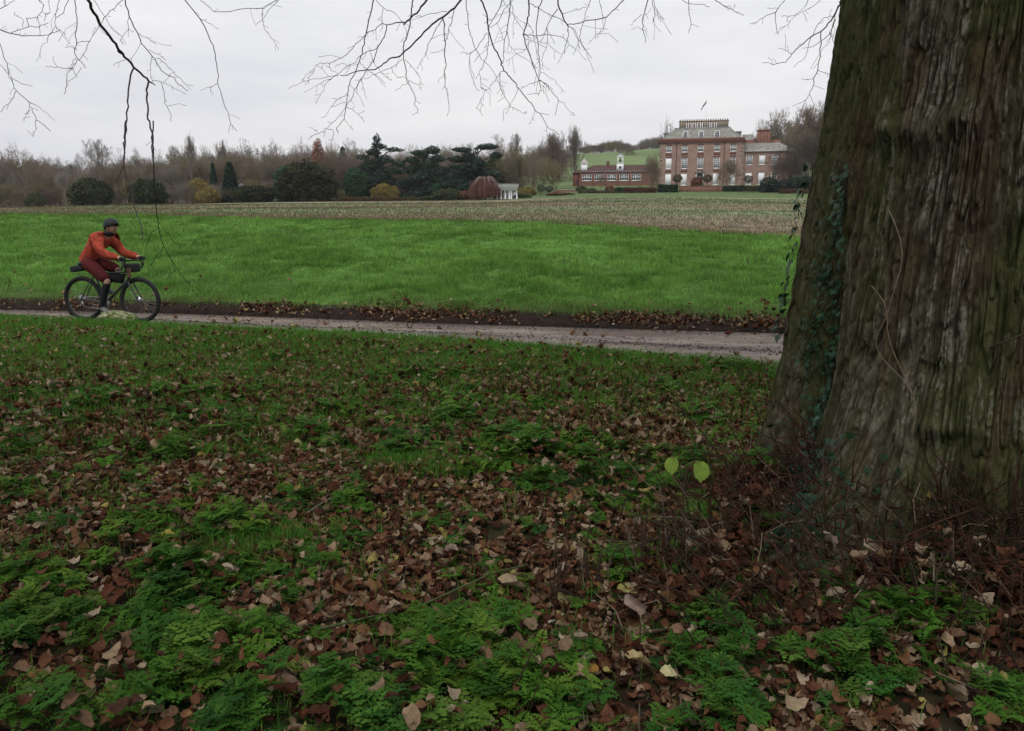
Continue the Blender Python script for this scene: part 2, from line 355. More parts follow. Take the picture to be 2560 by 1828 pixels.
tag(lime, 'huge old lime tree with ridged bark and drooping bare branches in the right foreground', 'tree')
def lime_part(acc, name, mat, smooth=False):
    acc.V = [v - np.array([TRX, TRY, 0]) for v in acc.V]; return acc.build(name, mat, lime, smooth)
th = np.concatenate([np.linspace(R(-235), R(-25), 1300, endpoint=False), np.linspace(R(-25), R(125), 150, endpoint=False)])
zz = np.concatenate([np.linspace(-.3, 2.95, 760), np.linspace(3.0, 9.5, 90)])
TH, ZZ = np.meshgrid(th, zz); rr = trunk_base(TH, ZZ)
cx, sx = np.cos(TH), np.sin(TH)
wx = (fbm(cx * 2.6, sx * 2.6, ZZ * .75, 31, 3) - .5) * 0.26
a1 = TH + wx * .35
def ridged(v): return 1 - np.abs(2 * v - 1)
def bark_n(sa, sz, s):   # long vertical cells, periodic enough since the seam sits behind
    return vn(a1 * sa + 50, ZZ * sz, 0.0, s)
b1 = ridged(bark_n(24, 1.7, 41)); b2 = ridged(bark_n(43, 2.8, 42)); b3 = ridged(vn(a1 * 70 + 9, ZZ * 7, 0.0, 43)); b4 = fbm(a1 * 100, ZZ * 26, 0.0, 44, 3)
fur = np.clip((b1 - .76) / .15, 0, 1) * .9 + np.clip((b2 - .76) / .15, 0, 1) * .75 + np.clip((b3 - .74) / .18, 0, 1) * .38
crk = np.clip((ridged(vn(a1 * 22, ZZ * 9, 0.0, 45)) - .9) / .1, 0, 1) * .25
low = fbm(a1 * 6, ZZ * 3.5, 0.0, 46, 4) - .5
disp = 0.006 - 0.034 * np.clip(fur, 0, 1.2) - 0.009 * crk + (b4 - .5) * 0.013 + low * 0.016
rr = rr + disp; AX, AY = axis(ZZ)
V = np.stack([AX + rr * cx, AY + rr * sx, ZZ], -1).reshape(-1, 3)
nr_, nc_ = TH.shape; i = np.arange(nr_ - 1)[:, None] * nc_; j = np.arange(nc_)[None]; k = (j + 1) % nc_
F = np.stack([i + j, i + k, i + nc_ + k, i + nc_ + j], -1).reshape(-1, 4)
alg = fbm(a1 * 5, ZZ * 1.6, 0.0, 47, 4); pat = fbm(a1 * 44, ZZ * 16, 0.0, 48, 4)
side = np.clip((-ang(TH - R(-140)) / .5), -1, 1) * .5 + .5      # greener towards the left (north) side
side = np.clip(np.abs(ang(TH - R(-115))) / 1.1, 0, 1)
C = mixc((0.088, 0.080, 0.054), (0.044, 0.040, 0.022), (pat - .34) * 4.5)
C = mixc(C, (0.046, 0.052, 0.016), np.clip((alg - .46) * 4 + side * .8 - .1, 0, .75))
C = mixc(C, (0.21, 0.20, 0.17), np.clip((fbm(a1 * 130, ZZ * 60, 0.0, 49, 3) - .47) * 9, 0, 1) * np.clip((fbm(a1 * 12, ZZ * 4, 0.0, 51, 3) - .40) * 6, 0, 1) * np.clip(1 - fur * 3, 0, 1) * np.clip(1.2 - side, 0, 1) * np.clip(.25 + ZZ * .6, 0, 1) * .62)  # pale flecks fade towards the foot: the shade there is put into the colour
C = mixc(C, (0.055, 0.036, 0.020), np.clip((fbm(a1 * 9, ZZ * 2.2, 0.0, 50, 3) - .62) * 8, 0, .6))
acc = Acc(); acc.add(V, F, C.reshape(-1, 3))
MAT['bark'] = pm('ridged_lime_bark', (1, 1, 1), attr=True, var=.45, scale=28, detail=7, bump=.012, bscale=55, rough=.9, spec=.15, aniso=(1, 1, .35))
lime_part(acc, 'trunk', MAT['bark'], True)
# limbs above the picture
def curve(p0, p1, p2, n=14, wob=.06, s=0):
    t = np.linspace(0, 1, n)[:, None]; p = (1 - t) ** 2 * np.array(p0) + 2 * t * (1 - t) * np.array(p1) + t ** 2 * np.array(p2)
    q = np.stack([fbm(t[:, 0] * 5, 3.3 * (i + 1), 0, s, 2) - .5 for i in range(3)], -1); return p + q * wob * np.sin(t * np.pi) * 2
limbs = []
for i, (z0, mid, end, r0) in enumerate([
    (4.6, (-1.0, 4.6, 7.4), (-6.5, 5.6, 5.0), .26), (5.2, (-0.5, 6.6, 8.2), (-4.0, 10.5, 7.4), .22), (4.9, (1.2, 3.2, 7.0), (-2.2, 2.4, 5.6), .2),
    (6.2, (1.5, 7.5, 8.8), (0.6, 9.5, 6.6), .2), (6.6, (4.2, 2.8, 9), (3.6, -3.5, 8.5), .2), (6, (5, 6, 8.5), (8.5, 7.5, 7.5), .2),
    (7.2, (0, 2, 10.5), (-4.5, -2.0, 9.8), .2), (8, (3, 4.6, 11), (2.4, 4.2, 16), .3), (7.4, (2, 7, 11), (-1.5, 8, 13), .2), (7.0, (0.5, 4.4, 9.5), (-4.5, 4.5, 9.8), .22)]):
    p0 = (float(axis(z0)[0]), TRY, z0); c = curve(p0, mid, end, 18, .25, 60 + i); limbs.append(c)
    A = Acc(); A.tube(c, np.linspace(r0, .035, 18), 8, (0.06, 0.055, 0.04))
    def sub(p, d, L, r, dep):
        n = 5; pts = [p]; dd = d.copy()
        for _ in range(n):
            dd = dd + rng.normal(0, .16, 3); dd[2] += .02; dd /= np.linalg.norm(dd); q = pts[-1] + dd * L / n
            if q[2] < EYE + .55 + max(q[1], 0) * .30 and q[1] < 14: dd[2] = abs(dd[2]) + .5; dd /= np.linalg.norm(dd); q = pts[-1] + dd * L / n
            pts.append(q)
        A.tube(np.array(pts), np.linspace(r, r * .45, n + 1), 4, (0.04, 0.034, 0.027), cap=False)
        if dep > 0:
            for _ in range(4 if dep > 1 else 5):
                j = rng.integers(2, n + 1); a = rng.normal(0, .75, 3); e = dd + a; e /= np.linalg.norm(e); sub(pts[j], e, L * .62, r * .5, dep - 1)
    for _ in range(15):
        j = rng.integers(4, 18); d = rng.normal(0, 1, 3); d[2] = abs(d[2]) * .7 + .1; d /= np.linalg.norm(d); sub(c[j], d, 2.1, .04, 2)
    lime_part(A, 'limb', MAT['twig'])
# hanging branches, measured from the photograph: sets of (scale, ox, oy) and polylines (w0, w1, points)
SA, S5, SB, SC, SD = (.2813, 0, 0), (.4619, 0, 0), (.22857, 640, 0), (.22857, 1040, 0), (.2462, 1560, 0)
HB = [
 (4.2, [(SA, 26, 17, [(780,0),(830,110),(895,220),(1010,365),(1060,450),(1110,500),(1190,600),(1260,665),(1320,720)]), (SA, 15, 6, [(1320,720),(1345,735),(1380,762)]), (SA, 14, 8, [(1050,445),(1056,470),(1110,500)]),
   (SA, 14, 10, [(1190,605),(1155,680),(1145,780),(1135,900),(1125,1060),(1115,1200),(1105,1420)]), (S5, 7, 3, [(680,656),(673,740),(672,800),(672,890),(680,950),(700,1000),(712,1040),(722,1110),(745,1170),(765,1230),(773,1290)]),
   (S5, 3.5, 1.6, [(672,890),(655,930),(628,985),(650,1040),(668,1080)]), (S5, 3, 1.5, [(680,950),(685,1000),(692,1050)]), (S5, 3, 1.5, [(700,1000),(722,1045)]),
   (SA, 17, 11, [(1320,725),(1310,800),(1308,900),(1315,940),(1312,1030),(1335,1110),(1358,1190),(1352,1300),(1362,1420)]),
   (S5, 6, 1.5, [(829,656),(827,720),(829,800),(833,900),(838,1000),(845,1120),(855,1230),(885,1335),(925,1410),(975,1480),(1025,1540),(1055,1580),(1086,1624)]),
   (S5, 3.5, 1.5, [(883,1335),(862,1370),(825,1420),(800,1470),(795,1492)]), (S5, 3, 1.5, [(860,1230),(820,1260),(800,1300),(792,1345)]), (S5, 2.5, 1.5, [(950,1460),(920,1490),(900,1520)]), (S5, 2.5, 1.3, [(858,1205),(920,1280),(970,1330),(995,1380)])]),
 (4.6, [(SA, 5, 4, [(0,395),(30,500),(62,560),(72,660),(110,730),(145,810),(245,900),(280,970),(325,1065),(395,1120),(450,1170)]), (SA, 4, 4, [(-60,480),(0,570),(72,660)]), (SA, 4, 2, [(100,690),(190,740),(290,770)]), (SA, 4, 2, [(145,810),(110,880),(50,940),(0,1000)]),
   (SA, 4, 2, [(250,900),(340,950),(430,1010),(485,1080)]), (SA, 3, 2, [(270,975),(235,1010),(225,1040),(200,1060)]), (SA, 3, 2, [(320,1065),(310,1180),(285,1215)])]),
 (4.8, [(SA, 6, 4, [(665,0),(678,100),(683,200),(668,300),(680,385),(662,440),(680,515),(740,565),(760,605)]), (SA, 3, 4, [(680,385),(720,370),(795,365),(880,240),(930,160),(1000,85),(1050,40),(1105,-10)]),
   (SA, 4, 2.5, [(795,365),(745,490),(690,545),(640,605),(590,660),(598,760),(572,835)]), (SA, 2.5, 2, [(740,490),(780,535)]), (SA, 3, 2, [(680,515),(640,560),(620,610)]), (SA, 3, 2, [(640,605),(560,610),(480,595),(405,590)]), (SA, 2.5, 2, [(645,610),(690,690)]), (SA, 2.5, 2, [(660,430),(615,415)])]),
 (5.2, [(SA, 4, 2.5, [(830,-10),(930,150),(980,240),(1080,325),(1120,400)])]),
 (4.5, [(SA, 8, 4, [(1112,-10),(1145,150),(1220,290),(1255,375),(1350,495),(1380,525),(1435,630),(1540,690),(1590,750),(1675,810)]), (SA, 3, 2, [(1145,155),(1135,260),(1080,340),(1070,360),(1100,400)]), (SA, 2.5, 2, [(1135,260),(1190,285)]),
   (SA, 3, 2, [(1240,310),(1320,350),(1390,400)]), (SA, 3, 2, [(1255,380),(1170,520),(1100,540),(1030,565),(1005,590)]), (SA, 3, 2, [(1320,440),(1410,490),(1475,535)]), (SA, 3.5, 2, [(1390,520),(1470,560),(1560,660),(1655,755),(1720,765)]), (SA, 3, 2, [(1350,500),(1340,590),(1342,695)])]),
 (4.25, [(SA, 4, 2, [(1345,735),(1370,705),(1450,740),(1560,790),(1655,838)]), (SA, 4, 2.5, [(1430,735),(1458,820),(1462,915),(1515,1015),(1523,1080)])]),
 (4.6, [(SA, 7, 3, [(1635,-10),(1780,170),(1840,280),(1885,400),(1915,500),(1920,570),(1940,660),(1935,745),(1960,820),(1995,930),(2035,1025),(2050,1100),(2105,1165)]), (SA, 4, 2, [(1780,170),(1850,200),(1945,260)]), (SA, 4, 2, [(1930,745),(1880,770),(1780,805)]), (SA, 3, 2, [(1880,770),(1868,825)]), (SA, 3, 2, [(2050,1100),(2030,1185)])]),
 (5.4, [(SA, 4, 4, [(1740,-20),(1780,0),(1905,105),(2040,105),(2195,70),(2290,80)]), (SB, 5, 5, [(0,95),(75,90),(150,50),(225,0),(260,-30)]), (SB, 4, 2, [(75,95),(60,200),(85,310),(150,400),(205,460),(248,550)]), (SB, 3, 4, [(0,270),(90,190),(150,100),(250,0)])]),
 (5.0, [(SA, 9, 3, [(-80,240),(0,265),(100,295),(200,320),(350,318),(430,310),(535,270)]), (SA, 5, 3, [(100,290),(180,260),(250,235),(340,240),(430,205)]), (SA, 4, 3, [(250,235),(245,170),(330,155),(345,130),(395,50),(345,-10)]), (SA, 3, 2.5, [(435,-10),(430,20),(450,110),(410,130),(390,190)]), (SA, 3, 2.5, [(335,150),(350,220),(355,315)]),
   (SA, 5, 3, [(530,-10),(490,130),(490,240),(535,270),(585,310)]), (SA, 4, 3, [(615,-10),(560,115),(500,160)]), (SA, 6, 3, [(-10,85),(60,50),(145,-10)]), (SA, 4, 3, [(45,-10),(45,60)]), (SA, 3, 2, [(430,310),(420,370),(370,400),(350,510),(315,545)]), (SA, 3, 2, [(490,240),(445,310)]), (SA, 3, 2, [(205,240),(205,170),(135,140),(130,115)])]),
 (4.4, [(SB, 11, 3, [(1288,-10),(1260,130),(1205,370),(1180,480),(1155,590),(1130,665),(1080,790),(1020,930),(1000,1020),(985,1165),(960,1300),(890,1390),(880,1410),(905,1445)]), (SB, 4.5, 3, [(985,1165),(900,1290),(820,1360),(750,1435),(640,1470),(570,1530)]), (SB, 3, 2, [(960,1300),(1070,1430)]), (SB, 3, 2, [(990,1170),(1080,1210),(1185,1335)]),
   (SB, 4, 2.5, [(1130,665),(1160,710),(1240,770),(1310,830),(1420,950)]), (SB, 4, 2.5, [(1000,1030),(890,1090),(820,1170),(765,1270),(715,1290)]), (SB, 3, 2.5, [(980,1120),(820,1170)]), (SB, 3, 2, [(680,1450),(640,1410),(585,1395)]), (SB, 3.5, 2, [(785,1415),(845,1430),(845,1500),(832,1555)]), (SB, 2.5, 2, [(750,1435),(748,1500)]), (SB, 2.5, 2, [(825,1350),(780,1325)]),(SB, 3, 2, [(890,1090),(835,1075)])]),
 (4.0, [(SB, 20, 12, [(1875,-10),(1780,120),(1690,205),(1640,250)]), (SB, 12, 8, [(1645,245),(1580,240),(1430,275)]), (SB, 14, 11, [(1640,245),(1620,270)]), (SB, 9, 5, [(1430,275),(1405,400),(1330,520),(1290,650),(1210,755),(1155,870),(1080,980),(1040,1090),(985,1165)]),
   (SB, 6, 2.5, [(1430,270),(1380,262),(1300,320),(1210,365),(1100,480),(1030,550),(980,610),(870,665),(805,690),(700,690),(655,720),(620,815),(555,855)]), (SB, 6, 2.5, [(1330,520),(1240,560),(1140,610),(1090,680),(1000,725),(900,815),(740,850),(600,870),(510,895),(345,975)]), (SB, 4, 2, [(895,820),(820,860),(740,890),(630,950),(525,1015)]),
   (SB, 4, 2, [(830,860),(750,930),(725,1020),(670,1080),(663,1125)]), (SB, 4, 2, [(1240,560),(1290,690),(1370,790),(1430,850),(1490,880)]), (SB, 3, 2, [(805,690),(815,770),(900,810)]), (SB, 3, 2, [(1000,720),(930,685),(860,740)]), (SB, 4, 2.5, [(1155,870),(1170,950),(1210,1080)]), (SB, 3, 2, [(1040,1095),(1080,1150)])]),
 (4.5, [(SB, 12, 3, [(1722,-10),(1705,100),(1690,200),(1650,400),(1620,465),(1612,540),(1615,620),(1640,740),(1640,840),(1665,910),(1735,1020),(1740,1150),(1775,1200),(1768,1245)]), (SB, 3, 2, [(1665,910),(1600,940),(1520,1000)]), (SB, 3, 2, [(1665,880),(1780,925),(1812,985)]), (SB, 4, 2, [(1630,650),(1720,740),(1790,830),(1800,940)]),
   (SB, 5, 3, [(1305,-10),(1390,90),(1530,150),(1640,330),(1650,400)]), (SB, 4, 2, [(1390,90),(1375,230),(1380,300),(1360,350)])]),
 (4.1, [(SB, 20, 5, [(2250,-10),(2170,80),(2060,180),(1970,230),(1850,350),(1700,500),(1600,600),(1480,640),(1400,700),(1340,740),(1210,760),(1080,785),(1000,820),(920,825)]), (SB, 11, 3, [(2045,190),(2060,300),(2068,480),(2065,620),(2078,710),(2055,815),(2068,940),(2105,1060),(2118,1200),(2092,1270)]), (SB, 3, 2, [(2055,820),(1990,910)]),
   (SB, 7, 3, [(2040,210),(1980,310),(1930,400),(1880,490),(1860,575),(1800,690),(1760,750)]), (SB, 3, 2, [(1860,575),(1890,650)]), (SB, 3, 2, [(1800,690),(1818,780)]), (SB, 6, 3, [(2165,90),(2150,220),(2110,285),(2095,400),(2070,470)]), (SB, 4.5, 2, [(1600,650),(1500,730),(1380,780),(1310,810),(1200,860),(1080,880)]), (SB, 3, 2, [(1480,730),(1490,790),(1550,845),(1630,850)]), (SB, 4, 3, [(2090,125),(1910,150),(1820,180),(1740,180)])]),
 (4.7, [(SC, 7, 3, [(545,-10),(548,90),(570,180),(575,320),(610,410),(640,520),(690,590),(710,650),(760,680),(860,790),(880,870),(930,920),(970,1030)])]),
 (4.3, [(SC, 15, 3, [(700,-10),(765,130),(780,250),(795,350),(835,480),(915,630),(940,710),(960,765),(1030,850),(1090,910),(1120,965),(1200,1065),(1260,1130),(1300,1205),(1360,1245),(1440,1385),(1530,1435),(1570,1480)]), (SC, 4, 2, [(960,765),(920,800),(870,870),(800,970),(750,1000),(710,1080),(690,1150),(650,1185)]), (SC, 4.5, 2, [(920,800),(915,940),(970,1060),(1030,1160),(1100,1195),(1165,1235),(1215,1235)]),
   (SC, 4, 2, [(1115,965),(1095,1050),(1035,1130),(1010,1210),(985,1245)]), (SC, 3, 2, [(1300,1205),(1260,1320),(1232,1350)]), (SC, 3, 2, [(1440,1385),(1400,1440)]), (SC, 3, 2, [(1360,1240),(1455,1255)]), (SC, 5, 2.5, [(795,350),(790,500),(770,630),(735,720),(695,780),(700,870),(728,990)]), (SC, 5, 2.5, [(780,360),(710,450),(650,540),(600,590),(580,710),(610,840),(650,950),(695,1000)]), (SC, 3, 2, [(600,590),(540,570),(485,580)]), (SC, 5, 8, [(795,300),(850,200),(910,100),(940,-10)])]),
 (4.8, [(SC, 9, 4, [(1030,-10),(1025,120),(1000,340),(970,430),(960,600),(945,700)]), (SC, 5, 2.5, [(1000,350),(1025,500),(1090,580),(1160,625),(1250,680),(1330,750)]), (SC, 7, 4, [(1065,-10),(960,110),(910,240),(800,310)]), (SC, 6, 4, [(1040,40),(1080,190),(1170,320)]), (SC, 4, 2, [(880,250),(940,360),(950,440)]), (SC, 3, 2, [(1080,190),(1060,280),(1060,420)]), (SC, 4, 2, [(950,-10),(1010,100),(1140,230),(1260,300)])]),
 (4.2, [(SC, 14, 3, [(1233,-10),(1240,130),(1215,240),(1170,375),(1210,530),(1260,630),(1280,730),(1340,860),(1370,970),(1335,1050)]), (SC, 5, 3, [(1340,870),(1430,935),(1500,1020),(1560,1105),(1520,1265)]), (SC, 3, 2, [(1560,1100),(1620,1140),(1700,1235),(1740,1255)]), (SC, 3, 2, [(1340,890),(1240,920),(1150,970)]), (SC, 4.5, 2, [(1170,370),(1260,420),(1200,550),(1080,610),(980,680)]),
   (SC, 5, 2, [(1215,240),(1270,310),(1300,430),(1330,640),(1370,790),(1440,840),(1530,890),(1590,970),(1630,1010)]), (SC, 3, 2, [(1340,880),(1420,910),(1500,980)]), (SC, 5, 2.5, [(1175,370),(1290,400),(1420,380),(1610,415),(1650,455),(1750,540),(1875,665)])]),
 (4.6, [(SC, 9, 4, [(1382,-10),(1340,90),(1315,280),(1330,450),(1345,600),(1350,700),(1345,860)]), (SC, 6, 4, [(1245,40),(1330,80),(1440,150),(1590,210),(1660,270)]), (SC, 3, 2, [(1330,450),(1440,470),(1520,550),(1590,590)])]),
 (4.4, [(SC, 16, 10, [(1552,-10),(1565,100),(1610,190),(1665,290)]), (SC, 6, 3, [(1665,290),(1665,380),(1650,460),(1605,600),(1550,695)]), (SC, 7, 3, [(1550,100),(1490,180),(1430,300),(1360,460)]), (SC, 4, 2, [(1430,310),(1430,500),(1380,630),(1380,730)]), (SC, 4, 2, [(1430,320),(1480,400),(1515,480)]), (SC, 5, 2, [(1665,290),(1740,330),(1800,470),(1850,550),(1890,640),(1950,800)]), (SC, 4, 2, [(1700,300),(1770,440),(1790,545)]),
   (SC, 6, 9, [(1660,270),(1750,260),(1900,220),(2080,190),(2180,90),(2285,-10)]), (SC, 4, 2, [(2080,190),(2055,310),(1960,400),(1880,480)]), (SC, 3, 2, [(1965,210),(1960,430)])]),
 (4.9, [(SC, 6, 3, [(1918,-10),(1870,100),(1830,240),(1800,350),(1790,400),(1820,500),(1925,640)]), (SC, 3, 2, [(1870,75),(1800,100),(1700,130),(1600,150)]), (SC, 4, 2, [(1990,-10),(2020,60),(2045,200),(2050,300)])]),
 (4.6, [(SD, 9, 3, [(248,-10),(215,100),(185,200),(195,290),(215,370),(213,440)]), (SD, 3, 2, [(185,150),(110,210),(65,260)]), (SD, 3, 2, [(185,300),(130,270),(80,305)]), (SD, 5, 2, [(282,-10),(305,100),(315,160),(287,235)]), (SD, 4, 2, [(302,-10),(320,70),(370,160),(415,205)]), (SD, 3, 2, [(200,300),(245,370)]), (SD, 3, 2, [(280,80),(220,150)])]),
 (4.8, [(SD, 5, 3, [(652,-10),(660,150),(685,245),(655,335)]), (SD, 4, 3, [(580,-10),(630,35),(700,42),(780,42),(870,70)]), (SD, 3, 2, [(685,245),(740,268)])]),
 (5.0, [(SD, 6, 3, [(915,-10),(1000,60),(1100,100),(1220,158)]), (SD, 3, 2, [(1100,100),(1135,55)])]),
 (4.6, [(SD, 6, 3, [(1640,-10),(1565,90),(1537,125),(1550,310),(1565,355)]), (SD, 5, 2.5, [(1537,125),(1410,180),(1320,245),(1275,248)]), (SD, 3, 2, [(1565,85),(1455,80)])]),
 (4.9, [(SD, 5, 2.5, [(1875,-10),(1830,80),(1750,150),(1670,240),(1570,295)]), (SD, 5, 3, [(2000,-10),(1930,60),(1840,110),(1750,150)]), (SD, 3, 2, [(1750,150),(1660,170),(1610,162)]), (SD, 3, 2, [(1820,130),(1860,220)]), (SD, 3, 2, [(1660,170),(1655,225)])]),
 (4.4, [(SD, 16, 10, [(2200,-10),(2190,40),(2130,160),(2080,240),(2000,320)]), (SD, 9, 3, [(2000,320),(1900,375),(1775,480),(1700,550),(1650,625),(1510,650),(1405,640)]), (SD, 9, 3, [(2000,320),(1990,500),(1970,710),(1930,790),(1920,870),(1885,960),(1850,1015),(1800,1120)]), (SD, 4, 2, [(1970,710),(2040,740),(2100,760)]), (SD, 4, 2, [(1885,960),(1945,1090)]), (SD, 4, 2, [(1700,550),(1640,510),(1570,490)]),
   (SD, 4, 2, [(1900,375),(1845,575),(1720,685)]), (SD, 4, 2, [(1850,1015),(1710,1080)]), (SD, 7, 2.5, [(2170,60),(2140,200),(2105,320),(2000,430),(1900,480),(1810,490)]), (SD, 4, 2, [(2105,320),(2080,430),(1995,530),(1890,705)]), (SD, 5, 2.5, [(2150,200),(2090,330),(2145,470)]), (SD, 3, 2, [(1925,870),(2040,910)]), (SD, 3, 2, [(1930,790),(1860,810),(1800,800)]), (SD, 5, 3, [(1910,380),(1960,270),(2030,180),(2110,160)])]),
]
LP = np.concatenate(limbs[:4] + limbs[9:])
for bi, (dep, lines) in enumerate(HB):
    A = Acc(); gx = None; made = []
    for li, (S, w0, w1, pl) in enumerate(lines):
        s, ox, oy = S; q = np.array(pl, float) * s + [ox, oy]; n = len(q)
        # depth wanders a little along the branch; sub-branches start at the depth of their parent
        d0 = dep
        if made:
            allq = np.concatenate([m[0] for m in made]); alld = np.concatenate([m[1] for m in made])
            k0 = np.argmin(np.hypot(*(allq - q[0]).T)); k1 = np.argmin(np.hypot(*(allq - q[-1]).T))
            d_a = alld[k0] if np.hypot(*(allq[k0] - q[0])) < 12 else dep + rng.normal(0, .15); d_b = alld[k1] if np.hypot(*(allq[k1] - q[-1])) < 6 else d_a + rng.normal(0, .12) * n * .5
            dd = np.linspace(d_a, d_b, n)
        else: dd = dep + np.linspace(0, rng.normal(0, .25), n)
        made.append((q, dd))
        pts = np.array([P(a, b, d) for (a, b), d in zip(q, dd)])
        # subdivide with a little crookedness
        tt = np.arange(n); t2 = np.linspace(0, n - 1, (n - 1) * 3 + 1); p2 = np.stack([np.interp(t2, tt, pts[:, c]) for c in range(3)], -1)
        p2[1:-1] += rng.normal(0, .0022, (len(p2) - 2, 3)); ws = np.interp(t2, tt, np.linspace(w0, w1, n)) * s
        rad = ws / 2 / FPX * dep * .95 + .0004
        A.tube(p2, rad, 6 if w0 > 8 else 4, (0.030, 0.024, 0.022), cap=w0 > 8)
        dist = dep
        # buds and short side twigs
        for k in range(2, len(p2) - 1):
            if w0 * s < 3.2 and rng.random() < .34:
                tdir = p2[k + 1] - p2[k - 1]; tdir /= np.linalg.norm(tdir) + 1e-9; sd = np.cross(tdir, [0, 1, 0]) * rng.choice([-1, 1]) + rng.normal(0, .3, 3)
                L = rng.uniform(.008, .05) if rng.random() < .8 else rng.uniform(.06, .16); e1 = p2[k] + (sd * .7 + tdir * .5) * L * .5; e2 = e1 + (sd * .5 + tdir * .6 + rng.normal(0, .25, 3)) * L * .5
                A.tube([p2[k], e1, e2], [.0011, .0009, .0012], 3, (0.035, 0.026, 0.024), cap=False)
        if pl[0][1] <= 0 or pl[0][0] < 0 or li == 0:
            # carry the branch on, out of the picture, up to a limb
            top = p2[0]; cand = LP[(LP[:, 2] > top[2] + .6)]; tg = cand[np.argmin(np.linalg.norm(cand - (top + [0, .3, 1.6]), axis=1))]
            if pl[0][1] <= 0 or pl[0][0] <= 0:
                dirn = p2[0] - p2[min(4, len(p2) - 1)]; dirn /= np.linalg.norm(dirn) + 1e-9; midp = top + dirn * .9 + [0, 0, .5]
                c = curve(top, midp, tg, 10, .1, 200 + bi); A.tube(c, np.linspace(rad[0], max(rad[0] * 1.5, .006), 10), 5, (0.035, 0.028, 0.022))
    lime_part(A, 'branch', MAT['twig'])
# dry shoots and cut stubs bristling round the foot of the trunk
A = Acc(); n = 4600
thb = rng.uniform(R(-172), R(-30), n); ro = rng.gamma(1.5, .22, n); 
for i in range(n):
    b = trunk_pt(thb[i], 0.0); r = min(ro[i], 1.5); p = b + np.array([math.cos(thb[i]), math.sin(thb[i]), 0]) * (r - .12); g = h1(p[0], p[1]); p = np.array([p[0], p[1], g])
    z_up = max(0, .36 - r * .40) * rng.random() if rng.random() < .75 else 0; p[2] += z_up
    if r < .25: p[:2] = trunk_pt(thb[i], max(p[2], 0) + .01, .02)[:2]
    L = rng.uniform(.05, .32) * (1.8 if rng.random() < .08 else 1); d = np.array([math.cos(thb[i]) * rng.uniform(0, .9), math.sin(thb[i]) * rng.uniform(0, .9), rng.uniform(-.15, 1.0)]) + rng.normal(0, .38, 3); d /= np.linalg.norm(d)
    w = np.cross(d, [0, 0, 1]) * rng.normal(0, .12) * L; c = (0.050, 0.020, 0.011) if rng.random() < .6 else ((0.034, 0.026, 0.014) if rng.random() < .8 else (0.16, 0.12, 0.085))
    q1, q2 = p + d * L * .5 + w, p + d * L + [0, 0, -.05 * L]; rd = rng.uniform(.0015, .0045)
    A.tube([p, q1, q2], [rd, rd * .85, rd * .55], 4, c, cap=False)
for i in range(110):
    a = R(rng.uniform(-168, -40)); r = rng.uniform(-.05, .55); p = trunk_pt(a, 0) + np.array([math.cos(a), math.sin(a), 0]) * r; p[2] = h1(p[0], p[1]) + rng.uniform(.0, .16) * (1 - r)
    if r < .2: p[:2] = trunk_pt(a, p[2], -.02)[:2]
    d = np.array([math.cos(a), math.sin(a), rng.uniform(.2, 1.2)]) + rng.normal(0, .2, 3); d /= np.linalg.norm(d); L = rng.uniform(.06, .16); rd = rng.uniform(.004, .010)
    A.tube([p, p + d * L * .6, p + d * L], [rd * 1.1, rd, rd], 7, (0.07, 0.05, 0.03)); A.tube([p + d * L, p + d * (L + .002)], [rd * .86, rd * .8], 7, (0.22, 0.15, 0.09))
MAT['shoots'] = pm('dry_shoots', (1, 1, 1), attr=True, var=.3, scale=25, rough=.8)
lime_part(A, 'basal_shoots', MAT['shoots'])
# long bare side shoots over the trunk
A = Acc()
for z0, z1, a0, a1_, rr0 in ((1.68, 2.35, -114, -88, .009), (1.72, 2.1, -116, -96, .008), (1.0, 1.2, -118, -88, .006), (.55, .95, -108, -86, .006), (.75, 1.3, -104, -92, .005), (.30, .75, -96, -84, .005), (1.35, 1.0, -111, -92, .005)):
    t = np.linspace(0, 1, 9); a = R(a0) + (R(a1_) - R(a0)) * t; z = z0 + (z1 - z0) * t + .05 * np.sin(t * 3); o = .01 + .22 * t
    A.tube(np.array([trunk_pt(aa, zc, oo) for aa, zc, oo in zip(a, z, o)]), np.linspace(rr0, rr0 * .4, 9), 5, (0.045, 0.03, 0.022))
for a, z0, z1 in ((-147, 1.62, .55), (-149, 1.25, .7)):
    t = np.linspace(0, 1, 16); aa = R(a) + .05 * np.sin(t * 9) + t * R(14); A.tube(np.array([trunk_pt(x, z0 + (z1 - z0) * tt, .022) for x, tt in zip(aa, t)]), np.linspace(.003, .002, 16), 4, (0.16, 0.12, 0.08))
lime_part(A, 'side_shoot', MAT['shoots'])
